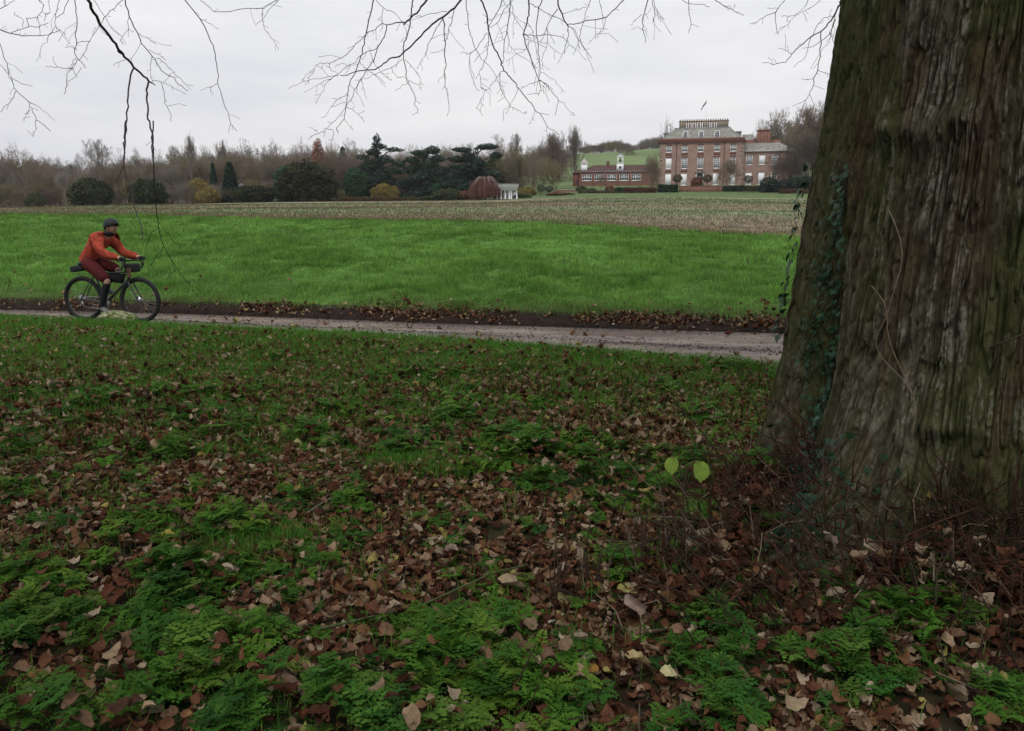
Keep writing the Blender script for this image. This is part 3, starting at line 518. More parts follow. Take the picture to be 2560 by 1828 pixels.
# ------------------------------------------------------------------ ivy
ivy_v = np.array([(0, 0, 0), (.30, -.10, .0), (.62, .10, -.06), (.34, .30, .02), (.50, .62, -.04), (.16, .52, .05), (0, 1.0, -.10), (-.16, .52, .05), (-.50, .62, -.04), (-.34, .30, .02), (-.62, .10, -.06), (-.30, -.10, 0), (0, .35, .06)]) * [1, 1, 1]
ivy_f = [(12, i, (i + 1)) for i in range(0, 11)] + [(12, 11, 0)]
def ivy(name_label, path, nleaf, spread, size, off=.03):
    A = Acc(); path = np.array(path); th_, z_ = path[:, 0], path[:, 1]
    t = np.linspace(0, 1, 40); a = np.interp(t, np.linspace(0, 1, len(path)), th_); z = np.interp(t, np.linspace(0, 1, len(path)), z_)
    a = a + .02 * np.sin(t * 40); root = empty('ivy', tuple(trunk_pt(a[0], z[0])))
    tag(root, name_label, 'ivy', 'ivy climbing the lime trunk')
    S = Acc(); r0 = trunk_pt(a[0], z[0]); S.tube(np.array([trunk_pt(x, y, off * .3) for x, y in zip(a, z)]) - r0, np.linspace(.007, .003, 40), 5, (0.06, 0.045, 0.03)); S.build('stem', MAT['shoots'], root)
    ts = rng.uniform(0, 1, nleaf); aa = np.interp(ts, t, a) + rng.normal(0, spread, nleaf) / .95; zc = np.interp(ts, t, z) + rng.normal(0, spread * .7, nleaf)
    pos = trunk_pt(aa, zc, off + rng.random(nleaf) * .035) - r0
    nrm = np.stack([np.cos(aa), np.sin(aa), np.full(nleaf, .35)], -1); nrm += rng.normal(0, .35, nrm.shape); nrm /= np.linalg.norm(nrm, axis=1)[:, None]
    dn = np.tile([0, 0, -1.0], (nleaf, 1)) + rng.normal(0, .45, (nleaf, 3)); ty = dn - nrm * (dn * nrm).sum(1)[:, None]; ty /= np.linalg.norm(ty, axis=1)[:, None]; tx = np.cross(ty, nrm)
    rot = np.stack([tx, ty, nrm], -1); sz = rng.uniform(.6, 1.15, nleaf) * size
    col = np.array([0.012, 0.036, 0.014]) * rng.uniform(.6, 1.6, (nleaf, 1)) + np.array([[0, .008, .004]]) * rng.random((nleaf, 1))
    inst(A, ivy_v, ivy_f, pos, rot, sz, col); A.build('foliage', MAT['ivy'], root)
ivy('straggling ivy along the left rim of the lime trunk, seen against the grass', [(R(168), .9), (R(166), 1.25), (R(164), 1.6), (R(163), 1.92)], 75, .030, .050, .045)
ivy('dark glossy ivy filling the furrow up the left side of the lime trunk', [(R(-160), .12), (R(-168), .5), (R(-174), .9), (R(-176), 1.3), (R(-174), 1.85)], 420, .05, .036)
ivy('ivy trailing over the spreading root at the foot of the lime trunk', [(R(-146), .02), (R(-152), .10), (R(-158), .22), (R(-165), .4)], 620, .16, .042)
# ------------------------------------------------------------------ ground cover near the camera
def in_view(x, y, mrg=2.4): return (y > 1.1) & (np.abs(x) < .66 * y + mrg)
def off_trunk(x, y, m=.0):
    th = np.arctan2(y - TRY, x - TRX); return np.hypot(x - TRX, y - TRY) > trunk_base(th, np.zeros_like(th)) - .12 + m
PB = [(300,1770,.22,1.4),(620,1800,.2,.9),(950,1790,.2,1.2),(1350,1790,.22,1.2),(1650,1790,.2,1.1),(120,1620,.2,1),(1200,1760,.15,1),(1420,1110,.55,1.2),(1560,1180,.6,1.3),(1490,1050,.4,.9),(1000,1130,.30,1.0),(1200,1640,.45,1.1),(1050,1560,.35,1),(250,1650,.5,1.2),(80,1450,.35,1),(480,1400,.4,.8),(700,1600,.3,.6),(330,1030,.6,.8),(700,1050,.6,.9),(1100,1040,.7,.8),(1700,1040,.6,.7),(1800,1550,.3,1.1),(1950,1640,.3,.9),(2200,1620,.2,.8),(1330,1330,.3,.6),(640,1240,.3,.5)]
LB = [(620,1160,.6,1.1),(900,1170,.55,1),(1150,1260,.5,1),(700,1400,.35,1),(950,1400,.4,.9),(1450,1480,.4,1.3),(1300,1430,.4,1),(450,900,.8,.6),(1020,880,.9,.7),(1560,1010,.8,.7),(900,1620,.25,.8),(150,1280,.3,.6),(430,1700,.2,.5),(1500,1620,.25,.7),(2000,1650,.4,.9)]
def patch(x, y):
    v = (fbm(x * 1.3, y * 1.3, s=71, o=4) - .5) * 3.0 + (fbm(x * 4.2, y * 4.2, s=72, o=2) - .5) * 4.2
    for L, sg in ((PB, 1), (LB, -1)):
        for px, py, w, a in L:
            g = G(px, py); v = v + sg * a * .75 * np.exp(-((x - g[0]) ** 2 + ((y - g[1])) ** 2) / w ** 2)
    return v - .46 - 1.6 * np.clip(x - .55 * y + .2, 0, 1.2) * (y < 4.2)         # > 0 plants, < 0 leaves
def scatter(n, y0=1.2, y1=13.5, w=None):
    y = rng.uniform(y0, y1, n); x = rng.uniform(-1, 1, n) * (.66 * y1 + 2.4); m = in_view(x, y) & (y < bound(1, x, y) - .02) & off_trunk(x, y)
    return x[m], y[m]
# dead lime leaves
def leaf_shape(curl, fold, bend, tw, tooth=.06, wid=.82):
    out = []
    for k in range(12):
        a = -np.pi / 2 + (k + .5) * 2 * np.pi / 12; r = .5 * (1 + tooth * ((-1) ** k)); x = r * np.cos(a) * wid * 1.05; y = r * np.sin(a) + .5
        if k in (5, 6): y += .10
        if k in (0, 11): y += .03
        out.append((x, y))
    out.append((0, .10)); out.append((0, 1.13)); out.append((0, .5))
    v = np.array(out); x, y = v[:, 0], v[:, 1]
    z = curl * x ** 2 * 4 + fold * np.abs(x) + bend * (y - .5) ** 2 * 2 + tw * x * (y - .5) * 3
    z = z + .06 * np.sin(x * 11 + y * 7) * np.abs(x) * 2
    V = np.stack([x, y - .5, z], -1); V[-1, 2] -= .02
    ring = [13, 6, 7, 8, 9, 10, 11, 12, 0, 1, 2, 3, 4, 5]; F = [(14, ring[i], ring[(i + 1) % 14]) for i in range(14)]
    # stalk
    V = np.concatenate([V, [(.012, -.40, V[12, 2]), (-.012, -.40, V[12, 2]), (.01, -.85, V[12, 2] + .12), (-.01, -.85, V[12, 2] + .12)]]); F.append((15, 16, 18, 17)); return V, F
protos = [leaf_shape(rng.uniform(-.35, 1.3), rng.uniform(-.3, .7), rng.uniform(-.5, .9), rng.uniform(-.5, .5), rng.uniform(.03, .1), rng.uniform(.6, .95)) for _ in range(16)]
LC = np.array([(0.240, 0.168, 0.105), (0.170, 0.102, 0.063), (0.115, 0.050, 0.027), (0.070, 0.028, 0.016), (0.165, 0.085, 0.040), (0.315, 0.245, 0.170), (0.088, 0.032, 0.018), (0.26, 0.22, 0.07), (0.045, 0.022, 0.013)])
LW = np.array([.15, .16, .19, .15, .09, .07, .10, .025, .075]); LW /= LW.sum()
def leaf_hi(seed):
    rg = np.random.default_rng(seed); Rr = rg.uniform(.14, .55); Rc = rg.uniform(.5, 2.5) * rg.choice([-1, 1]); tw = rg.uniform(-.9, .9); ph = rg.uniform(0, 6, 4); m = 20; V = [(0, .0, 0)]; F = []
    for ri, rad in enumerate((.5, 1.0)):
        for k in range(m):
            a = -np.pi / 2 + (k + .5) * 2 * np.pi / m; r = .5 * rad * (1 + (.05 * ((-1) ** k) + .05 * np.sin(3 * a + ph[0])) * ri); x = r * np.cos(a) * rg.uniform(.96, 1.02) * .92; y = r * np.sin(a) * 1.02
            if ri and k in (m // 2 - 1, m // 2): y += .13 - .02
            if ri and k in (0, m - 1): y += .07
            V.append((x, y, 0))
    V = np.array(V); x, y = V[:, 0], V[:, 1]; crk = .035 * np.sin(x * 13 + ph[1]) * np.sin(y * 11 + ph[2]) + .02 * np.sin(x * 23 + y * 19 + ph[3])
    ca, sa = math.cos(ph[0]), math.sin(ph[0]); u, w = x * ca + y * sa, -x * sa + y * ca
    z = Rr * (1 - np.cos(u / Rr)); u2 = Rr * np.sin(u / Rr); z = z + w * w / Rc * .9 + tw * u * w + crk; X = u2 * ca - w * sa; Y = u2 * sa + w * ca; V = np.stack([X, Y, z - z.min() * .5], -1)
    for k in range(m): k2 = (k + 1) % m; F.append((0, 1 + k, 1 + k2)); F.append((1 + k, 1 + m + k, 1 + m + k2, 1 + k2))
    b = len(V); p = V[1 + m + m // 2 * 0 + 0]; q = p + [rg.normal(0, .1), -.55, rg.uniform(.0, .25)]; V = np.concatenate([V, [p + [.012, 0, 0], p - [.012, 0, 0], q - [.01, 0, 0], q + [.01, 0, 0]]]); F.append((b, b + 1, b + 2, b + 3)); return V, F
protos_hi = [leaf_hi(900 + i) for i in range(16)]
def leaves(acc, x, y, z, size, flat=.45, colw=LW, hi=False):
    if not hi and len(x) > 50:
        m = y < 5.2; leaves(acc, x[m], y[m], z[m], size, flat, colw, True); x, y, z = x[~m], y[~m], z[~m]
    n = len(x); pr = rng.integers(0, 16, n); yaw = rng.uniform(0, 2 * np.pi, n); tilt = np.abs(rng.normal(0, flat, n)); td = rng.uniform(0, 2 * np.pi, n)
    rot = rotm(yaw, tilt, td); fl = rng.random(n) < .4; rot[fl] = rot[fl] @ np.diag([1, -1, -1]); col = LC[rng.choice(len(LC), n, p=colw)] * rng.uniform(.7, 1.25, (n, 1))
    s = size * (.6 + rng.gamma(2.2, .24, n).clip(0, 1.0))
    for k in range(16):
        m = pr == k; PX = protos_hi if hi else protos; inst(acc, PX[k][0], PX[k][1], np.stack([x, y, z], -1)[m], rot[m], s[m], col[m])
A = Acc()
x, y = scatter(385000); v = patch(x, y); d = np.clip(.66 - v * .28, .36, 1.0) * np.clip(1.2 - (y - 5) * .10, .45, 1) * np.clip(1.25 - (y / 22), .5, 1) * np.clip((bound(1, x, y) - y) * .9, .25, 1)
d = d * (1 - .5 * np.clip((x - .45 * y + .1) * 1.5, 0, 1) * (y < 3.6)); m = rng.random(len(x)) < d * .92; x, y, v = x[m], y[m], v[m]
leaves(A, x, y, H(x, y) + .008 + rng.random(len(x)) ** 2 * (.030 + .11 * np.clip(v, 0, 1)), .043, .38)
# leaves heaped along the far verge, a few on the lane
n = 8000; a = rng.uniform(-.42, .42, n); f = rng.normal(.45, .33, n); yb2 = np.interp(a, AG, Y2); yb3 = np.interp(a, AG, Y3); y = yb2 + (yb3 - yb2) * f; x = a * (y + 20)
m = (f > -.35) & (f < 1.25) & (rng.random(n) < np.clip(.35 + (fbm(x * 1.3, 0 * x, s=75, o=2) - .4) * 3 - (x < -3) * .25, .06, 1)) & (rng.random(n) < np.where(f < .12, .2, 1)); x, y = x[m], y[m]
leaves(A, x, y, H(x, y) + .012, .050, .3)
n = 160; a = rng.uniform(-.42, .3, n); f = rng.random(n); y = np.interp(a, AG, Y1) * (1 - f) + np.interp(a, AG, Y2) * f; x = a * (y + 20); leaves(A, x, y, H(x, y) + .01, .07, .15, np.array([.1, .1, .1, .1, .1, .1, .05, .3, .05]))
n = 160; a = rng.uniform(-.42, .42, n); f = rng.random(n) ** 3 * .12; y = np.interp(a, AG, Y3) * (1 - f) + np.interp(a, AG, Y4) * f; x = a * (y + 20); leaves(A, x, y, H(x, y) + .07, .06, .5)
# leaves caught in the shoots round the trunk
n = 2000; a = rng.uniform(R(-172), R(-30), n); r = rng.gamma(1.8, .2, n); b = trunk_pt(a, np.zeros(n)); x = b[:, 0] + np.cos(a) * (r - .03); y = b[:, 1] + np.sin(a) * (r - .03); m = y > 1.3; x, y, r = x[m], y[m], r[m]
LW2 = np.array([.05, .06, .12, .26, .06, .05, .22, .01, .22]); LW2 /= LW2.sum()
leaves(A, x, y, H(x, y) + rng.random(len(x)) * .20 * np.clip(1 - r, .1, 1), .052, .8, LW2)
fl = A.build('fallen_leaves', MAT['leafy']); tag(fl, 'brown and pinkish dead lime leaves strewn over the ground', 'leaf litter', kind='stuff')
# ferny seedlings (cow parsley)
def frond(L, arch, lob=True, npair=6):
    V, F = [], []
    def rh(c, d, l, w, up):
        d = d / np.linalg.norm(d); s_ = np.cross(d, [0, 0, 1.0]); b = len(V)
        V.extend([c, c + d * l * .45 + s_ * w, c + d * l + np.array([0, 0, -.15 * l]), c + d * l * .45 - s_ * w]); F.append((b, b + 1, b + 2, b + 3))
    pts = []
    for i in range(npair + 1):
        t = (i + 1.2) / (npair + 1.2); r = L * t; z = arch * L * (1.7 * t - 1.35 * t * t) ; pts.append(np.array([r, 0, z]))
    b = len(V); V.extend([np.array([0, .002, 0]), np.array([0, -.002, 0]), pts[0] + [0, -.001, 0], pts[0] + [0, .001, 0]]); F.append((b, b + 1, b + 2, b + 3))
    for i, p in enumerate(pts):
        t = (i + 1) / (npair + 1); l = L * (.44 * (1 - t) + .12)
        for sg in ((-1, 1) if i < npair else (0,)):
            d = np.array([.55, sg * 1.0, .12]) if sg else np.array([1, 0, -.1]); rh(p, d, l, l * (.20 if lob else .28), 0)
            if lob:
                dn = d / np.linalg.norm(d)
                for q in (.35, .62):
                    for s2 in (-1, 1):
                        e = np.array([dn[0] - s2 * dn[1] * 1.0, dn[1] + s2 * dn[0] * 1.0, .1]); rh(p + dn * l * q, e, l * (.50 - q * .25), l * .15, 0)
    return np.array(V), F
def rosette(nf, L, arch, lob, npair):
    V, F = [], []
    for k in range(nf):
        v, f = frond(L * random.uniform(.65, 1.1), arch * random.uniform(.6, 1.3), lob, npair); a = k * 2 * math.pi / nf + random.uniform(-.4, .4); c, s = math.cos(a), math.sin(a)
        v = v @ np.array([[c, s, 0], [-s, c, 0], [0, 0, 1]]); b = sum(len(q) for q in V); V.append(v); F += [tuple(i + b for i in q) for q in f]
    return np.concatenate(V), F
PH = [rosette(random.choice([4, 5, 6]), .078, random.uniform(.55, 1.1), True, 5) for _ in range(5)]; PL = [rosette(4, .10, random.uniform(.5, .9), False, 4) for _ in range(4)]
PG = np.array([(0.057, 0.140, 0.017), (0.070, 0.160, 0.020), (0.042, 0.118, 0.019), (0.095, 0.170, 0.024)])
A = Acc()
x, y = scatter(102000, 1.2, 5.4); v = patch(x, y); cl2 = fbm(x * 7, y * 7, s=83, o=2); m = rng.random(len(x)) < np.clip(.16 + v * .20, .03, .50) * np.clip((cl2 - .42) * 7, .06, 1); x, y, v = x[m], y[m], v[m]
x2, y2 = scatter(52000, 5.2, 9.5); v2 = patch(x2, y2); m = rng.random(len(x2)) < np.clip(.24 + v2 * .30, .04, .7) * np.clip((fbm(x2 * 5, y2 * 5, s=84, o=2) - .42) * 7, .08, 1) * np.clip((10.5 - y2) / 3, .1, 1); x2, y2, v2 = x2[m], y2[m], v2[m]
for X, Y_, Vv, PR in ((x, y, v, PH), (x2, y2, v2, PL)):
    n = len(X); pr = rng.integers(0, len(PR), n); rot = rotm(rng.uniform(0, 6.28, n), np.abs(rng.normal(0, .38, n)), rng.uniform(0, 6.28, n)); big = np.clip(Vv, 0, 2)
    s = rng.uniform(.5, 1.0, n) * (1 + .22 * big); cm = fbm(X * 7, Y_ * 7, s=83, o=2); z = H(X, Y_) + rng.random(n) * .030 * (1 + big) + .045 * np.clip((cm - .42) * 4, 0, 1) * np.clip(.3 + Vv, 0, 1); hue = np.clip((fbm(X * 1.6, Y_ * 1.6, s=85, o=3) - .3) * 2.5, 0, 1)[:, None]; col = PG[rng.integers(0, 4, n)] * rng.uniform(.7, 1.25, (n, 1)) * (np.array([[.85, .95, 1.15]]) * (1 - hue) + np.array([[1.10, 1.08, 1.0]]) * hue) * (1.0 + .10 * (Y_ > 5)[:, None])
    for k in range(len(PR)):
        m = pr == k; inst(A, PR[k][0], PR[k][1], np.stack([X, Y_, z], -1)[m], rot[m], s[m], col[m])
print('plants', len(x), len(x2))
gc = A.build('ground_cover', MAT['plant']); tag(gc, 'low ferny green seedlings growing up through the dead leaves', 'ground cover', kind='stuff')
# grass
def blade_set(acc, x, y, z, h, w, col, lean=.45):
    n = len(x); a = rng.uniform(0, 2 * np.pi, n); l = np.abs(rng.normal(0, lean, n)); ld = rng.uniform(0, 2 * np.pi, n); dx, dy = np.cos(ld) * l, np.sin(ld) * l; wx, wy = np.cos(a) * w / 2, np.sin(a) * w / 2
    p = np.stack([x, y, z], -1); o = lambda fx, fz, sg, k: p + np.stack([dx * h * fx + wx * sg * k, dy * h * fx + wy * sg * k, h * fz], -1)
    V = np.stack([o(0, 0, -1, 1), o(0, 0, 1, 1), o(.35, .6, 1, .75), o(.35, .6, -1, .75), o(1.0, .98 , 0, 0)], 1).reshape(-1, 3)
    b = np.arange(n)[:, None] * 5; acc_n = acc.n; acc.V.append(V); acc.C.append(np.repeat(col, 5, 0) * np.tile([[.8], [.8], [1.0], [1.0], [1.1]], (n, 1))); acc.F.append((b + [0, 1, 2, 3] + acc_n, 0)); acc.F.append((b + [3, 2, 4] + acc_n, 0)); acc.n += n * 5
A = Acc()
x, y = scatter(600000, 1.3, 14); t = np.clip((y - 4.8) / 4.0, 0, 1); v = patch(x, y); cl = fbm(x * 2.5, y * 2.5, s=77, o=3)
m = rng.random(len(x)) < np.clip(t * .95 * (1 + v * .25) + (cl > .60) * .35 + .07 + .9 * np.exp(-((bound(1, x, y) - y) / .5) ** 2), 0, 1); x, y = x[m], y[m]
for px, py, w, n in ((1000, 1150, .16, 900), (1120, 1185, .12, 500), (640, 1120, .18, 700), (600, 1380, .14, 700), (730, 1350, .1, 400), (760, 1070, .2, 500)):
    g = G(px, py); x = np.concatenate([x, rng.normal(g[0], w, n)]); y = np.concatenate([y, rng.normal(g[1], w * .8, n)])
n = len(x); near = np.clip((6 - y) / 3, 0, 1); h = rng.uniform(.05, .12, n) * (1 - near * .1); w = np.where(y < 6, .0032, .0055); vr = fbm(x * .8, y * .8, s=78, o=3)[:, None]
col = (np.array([0.065, 0.185, 0.022]) * (1 - vr) + np.array([0.115, 0.270, 0.040]) * vr) * rng.uniform(.65, 1.3, (n, 1)); blade_set(A, x, y, H(x, y), h, w, col)
print('near grass', n)
g1 = A.build('verge_grass', MAT['grass']); tag(g1, 'short bright grass between the leaf litter and the lane', 'grass', kind='stuff')
A = Acc(); n = 620000; y = 9.5 + (rng.random(n) ** 1.6) * 36; x = rng.uniform(-1, 1, n) * (.66 * y + .8); a = x / (y + 20); y3 = np.interp(a, AG, Y3); y4 = np.interp(a, AG, Y4)
m = (y > y3 - .28 * rng.random(n)) & (y < y4 + .3); x, y = x[m], y[m]; n = len(x); ft = np.clip((y - np.interp(x / (y + 20), AG, Y3)) * .8, 0, 1)
tus = fbm(x * 2.4, y * 2.4, s=79, o=3); vr = np.clip((fbm(x * .9, y * .6, s=80, o=5, g=.7) - .30) * 2.5, 0, 1)[:, None]
h = rng.uniform(.06, .13, n) * (.35 + np.clip(tus - .3, 0, 1) * 3.2) * (.75 + .25 * ft); w = .0075 * (y / 12) ** .9
col = (np.array([0.068, 0.165, 0.022]) * (1 - vr) + np.array([0.185, 0.365, 0.075]) * vr) * rng.uniform(.62, 1.35, (n, 1)); dry = rng.random(n) < .09 + .25 * (1 - ft); col[dry] = np.array([0.16, 0.17, 0.07]) * rng.uniform(.6, 1.2, (dry.sum(), 1))
blade_set(A, x, y, H(x, y) - .01, h, w, col, .6); print('bank grass', n)
g2 = A.build('bank_grass', MAT['grass']); tag(g2, 'lush green grass covering the bank beyond the lane', 'grass', kind='stuff')
# crop seedlings and clods in the field
A = Acc(); n = 90000; a = rng.uniform(-.50, .50, n); f = rng.random(n) ** 2.2 * .75; y4, y5 = np.interp(a, AG, Y4), np.interp(a, AG, Y5); y = y4 + .1 + (y5 - y4) * f; x = a * (y + 20); m = np.abs(x) < .68 * y; x, y, f = x[m], y[m], f[m]; n = len(x)
vr = fbm(x * .06, y * .1, s=25, o=3); gr = rng.random(n) < np.clip((vr - .38) * 5 + .15, .15, .8); col = np.where(gr[:, None], np.array([[0.085, 0.135, 0.045]]), np.array([[0.165, 0.125, 0.080]])) * rng.uniform(.6, 1.35, (n, 1))
blade_set(A, x, y, H(x, y) - .01, rng.uniform(.04, .12, n) * (1 + y / 120), .02 * (y / 30), col, .9)
cr_ = A.build('field_crop', MAT['grass']); tag(cr_, 'thin pale green and brown crop shoots over the ploughed field', 'crop', kind='stuff')
# ------------------------------------------------------------------ single things lying on the ground
LEAFM = {}
def one_leaf(px, py, size, colr, label, yaw, tilt, k=None, td=0.0, up=.03, col_b=None):
    g = G(px, py); g = G(px, py, h1(g[0], g[1]) + up); k = random.randrange(16) if k is None else k; v, f = (protos if k == 0 else protos_hi)[k]; A = Acc(); c = np.tile(np.array(colr, float), (len(v), 1))
    if col_b is not None: c[:5] = col_b
    A.add(v * size, f, c); o = A.build('fallen_leaf', MAT['leafy']); o.location = tuple(g); ax = Vector((-math.sin(td), math.cos(td), 0)); o.rotation_mode = 'QUATERNION'
    o.rotation_quaternion = (Matrix.Rotation(tilt, 4, ax) @ Matrix.Rotation(yaw, 4, 'Z')).to_quaternion(); tag(o, label, 'leaf', 'single leaves standing out from the litter')
def lime_leaf(cup=.25, m=34):
    V = [(0, 0, 0)]; F = []
    for ri, rad in enumerate((.5, 1.0)):
        for k in range(m):
            a = -np.pi / 2 + (k + .5) * 2 * np.pi / m; r = .5 * rad * (1 + .045 * ((-1) ** k) * ri); x = r * np.cos(a) * .96; y = r * np.sin(a)
            if ri and k in (m // 2 - 1, m // 2): y += .09
            if ri and k in (0, m - 1): y += .10
            V.append((x, y, cup * x * x - .2 * y * y + .02 * math.sin(9 * x + 5 * y)))
    for k in range(m): k2 = (k + 1) % m; F.append((0, 1 + k, 1 + k2)); F.append((1 + k, 1 + m + k, 1 + m + k2, 1 + k2))
    return np.array(V), F
flatk = 0; _lf = leaf_hi(900); protos[0] = lime_leaf(.12); protos[1] = leaf_shape(.9, .2, -.2, .1, .06, .8); protos[2] = leaf_shape(.2, .35, .3, .1, .08, .9)
YL, PK, BR, TN = (0.30, 0.27, 0.09), (0.30, 0.225, 0.18), (0.15, 0.065, 0.035), (0.33, 0.25, 0.16)
one_leaf(746, 1662, .085, YL, 'round yellow-green leaf lying flat above the broken branch', .3, .1, 0, 0, .07)
one_leaf(418, 1342, .075, (0.33, 0.29, 0.06), 'upright yellow leaf left of the grass tuft at the lower left', 2.6, -1.0, 0, 1.57, .05)
one_leaf(745, 1110, .07, (0.50, 0.48, 0.22), 'small pale yellow pointed leaf beside an orange one, left of centre', 1.0, .8, 2, 0, .04)
one_leaf(1128, 1378, .085, PK, 'papery pale pink-brown leaf with a long pale stalk, below centre', 2.9, .6, 2, 1.57, .04)
one_leaf(1285, 1466, .12, TN, 'large tan folded leaf with ribs showing, left of the thin upright shoots', 1.2, .5, 1, .5, .05)
one_leaf(1588, 1512, .10, PK, 'pale grey-pink leaf hanging point down in front of the cut shoots', .1, -1.2, 2, 1.57, .08)
one_leaf(1570, 1472, .085, YL, 'yellow leaf with brown blotches among the cut shoots', 1.9, .3, 0, 0, .06, BR)
one_leaf(1412, 1500, .075, (0.24, 0.23, 0.10), 'dull yellow-green leaf standing on its point by the left shoots', 0, -1.2, 2, 1.57, .04)
one_leaf(1555, 1395, .08, TN, 'long curled straw-coloured leaf above the cut shoots', 2.2, .7, 1, .6, .06)
one_leaf(1600, 1655, .09, (0.36, 0.28, 0.14), 'curled cream and brown leaf with yellow edge near the bottom', 1.0, .5, 1, .6, .06)
one_leaf(1680, 1688, .07, (0.46, 0.42, 0.22), 'pale yellow rolled leaf near the bottom edge of the picture', 1.5, .4, 1, 0, .06)
one_leaf(1475, 1668, .06, (0.30, 0.16, 0.04), 'orange-brown flat leaf in the green plants near the bottom', .7, .1, 0, 0, .07)
one_leaf(610, 1548, .075, (0.26, 0.27, 0.13), 'grey-green leaf lying among green plants, lower left', .7, .15, 0, 0, .07)
one_leaf(2075, 1352, .085, PK, 'pale twisted leaf caught at the foot of the trunk', .5, 1.0, 1, 0, .12)
one_leaf(2180, 1368, .085, (0.34, 0.27, 0.20), 'pale pointed leaf caught upright in the dark shoots at the trunk', 0, -1.2, 2, 1.57, .13)
one_leaf(2335, 1245, .085, (0.20, 0.14, 0.04), 'yellow leaf hanging by its white stalk against the trunk', 0, -1.2, 2, 1.57, .2)
one_leaf(1980, 1755, .10, TN, 'curled tan leaf on the green plants near the bottom right', 2.4, .4, 1, 0, .05)
one_leaf(505, 1140, .06, (0.30, 0.22, 0.07), 'small orange-yellow leaf in the litter left of centre', 1, .3, 2, 0, .03)
# broken branch and sticks
def stick(pix, rad, name, label, cat, col, up=.03, mats=None, lift=0.0):
    pts = []
    for i, (px, py) in enumerate(pix):
        g = G(px, py); z = h1(g[0], g[1]) + up + lift * math.sin(math.pi * i / (len(pix) - 1)); pts.append(G(px, py, z))
    pts = np.array(pts); t = np.linspace(0, 1, len(pts)); t2 = np.linspace(0, 1, len(pts) * 3); q = np.stack([np.interp(t2, t, pts[:, c]) for c in range(3)], -1); q[1:-1] += rng.normal(0, rad * .12, (len(q) - 2, 3))
    A = Acc(); o0 = q[0].copy(); A.tube(q - o0, np.interp(t2, [0, 1], rad if isinstance(rad, (list, tuple)) else (rad, rad * .7)) if not np.isscalar(rad) else np.linspace(rad, rad * .7, len(q)), 8, col)
    o = A.build(name, mats or MAT['wood'], smooth=True); o.location = tuple(o0); return tag(o, label, cat)
MAT['wood'] = pm('rotting_wood', (1, 1, 1), attr=True, var=.5, scale=40, bump=.004, bscale=90, rough=.85)
c = np.array([(0.10, 0.07, 0.055)] * 3); 
stick([(695, 1672), (735, 1708), (775, 1738), (808, 1768), (815, 1775)], .019, 'broken_branch', 'short broken branch with peeling bark lying in the litter at the bottom, left of centre', 'branch', (0.15, 0.095, 0.065), .045)
stick([(765, 1285), (810, 1255), (840, 1240), (870, 1220)], .006, 'fallen_twig', 'thin curved grey twig on the leaf patch left of centre', 'twig', (0.14, 0.12, 0.10), .03)
stick([(790, 1575), (920, 1545), (1050, 1515), (1150, 1470), (1240, 1430), (1320, 1412)], .0055, 'fallen_twig', 'long mossy green twig running through the plants below centre', 'twig', (0.06, 0.085, 0.03), .05)
stick([(480, 1478), (560, 1475), (650, 1480)], .005, 'fallen_twig', 'straight dark twig lying level in the litter at the lower left', 'twig', (0.05, 0.045, 0.04), .03)
stick([(1350, 1580), (1372, 1556), (1400, 1545), (1412, 1530)], .006, 'fallen_twig', 'short pale twig end at the foot of the left upright shoots', 'twig', (0.38, 0.35, 0.30), .02)
stick([(1805, 1230), (1850, 1218), (1875, 1212), (1990, 1222)], .012, 'fallen_stick', 'bleached stick lying against the left root of the lime trunk', 'stick', (0.19, 0.15, 0.12), .04)
# upright suckers in front of the trunk
def shoots(cx_, cy_, n, w, hmin, hmax, label, leafy=False):
    g = G(cx_, cy_); root = empty('sucker_shoots', (g[0], g[1], h1(g[0], g[1]))); tag(root, label, 'shoots', 'upright suckers in front of the lime trunk')
    for i in range(n):
        x, y = rng.normal(0, w), rng.normal(0, w * .6); z0 = h1(g[0] + x, g[1] + y) - root.location[2]; L = rng.uniform(hmin, hmax); d = np.array([rng.normal(0, .13), rng.normal(0, .1), 1]); pts = [np.array([x, y, z0])]
        for k in range(6): d = d + rng.normal(0, .07, 3); pts.append(pts[-1] + d / np.linalg.norm(d) * L / 6)
        A = Acc(); A.tube(pts, np.linspace(.0042, .0015, 7), 5, (0.050, 0.030, 0.020) if rng.random() < .7 else (0.12, 0.10, 0.075))
        if rng.random() < .4: p = pts[3]; A.tube([p, p + [rng.normal(0, .05), rng.normal(0, .03), .07], p + [rng.normal(0, .08), 0, .14]], [.0022, .0015, .001], 4, (0.05, 0.03, 0.02))
        A.build('stem', MAT['shoots'], root)
shoots(1385, 1500, 9, .045, .22, .42, 'left clump of thin upright dark shoots, leaning left at the top')
shoots(1500, 1480, 9, .07, .12, .34, 'middle clump of thin upright shoots behind the spotted yellow leaf')
shoots(1640, 1430, 16, .12, .12, .38, 'right clump of thin upright shoots next to the root of the lime')
shoots(2000, 1420, 7, .2, .2, .5, 'scattered upright shoots standing against the dark base of the trunk')
def tall_shoot(pix, Y, r, label, twl=None):
    pts = np.array([P(px, py, Y) for px, py in pix]); pts[0][2] = h1(pts[0][0], pts[0][1]) - .01
    root = empty('sapling', tuple(pts[0])); tag(root, label, 'sapling'); q = pts - pts[0]; A = Acc(); A.tube(q, np.linspace(r, r * .45, len(q)), 5, (0.05, 0.032, 0.022)); A.build('stem', MAT['shoots'], root); return root, pts[0]
tall_shoot([(1945, 1010), (1925, 975), (1915, 935), (1900, 890)], 4.7, .005, 'thin bare shoot leaning left beside the lime trunk in front of the lane')
tall_shoot([(1930, 1110), (1905, 1060), (1880, 1000), (1850, 950), (1835, 900)], 4.75, .004, 'faint bare shoot leaning left across the grass beside the lime trunk')
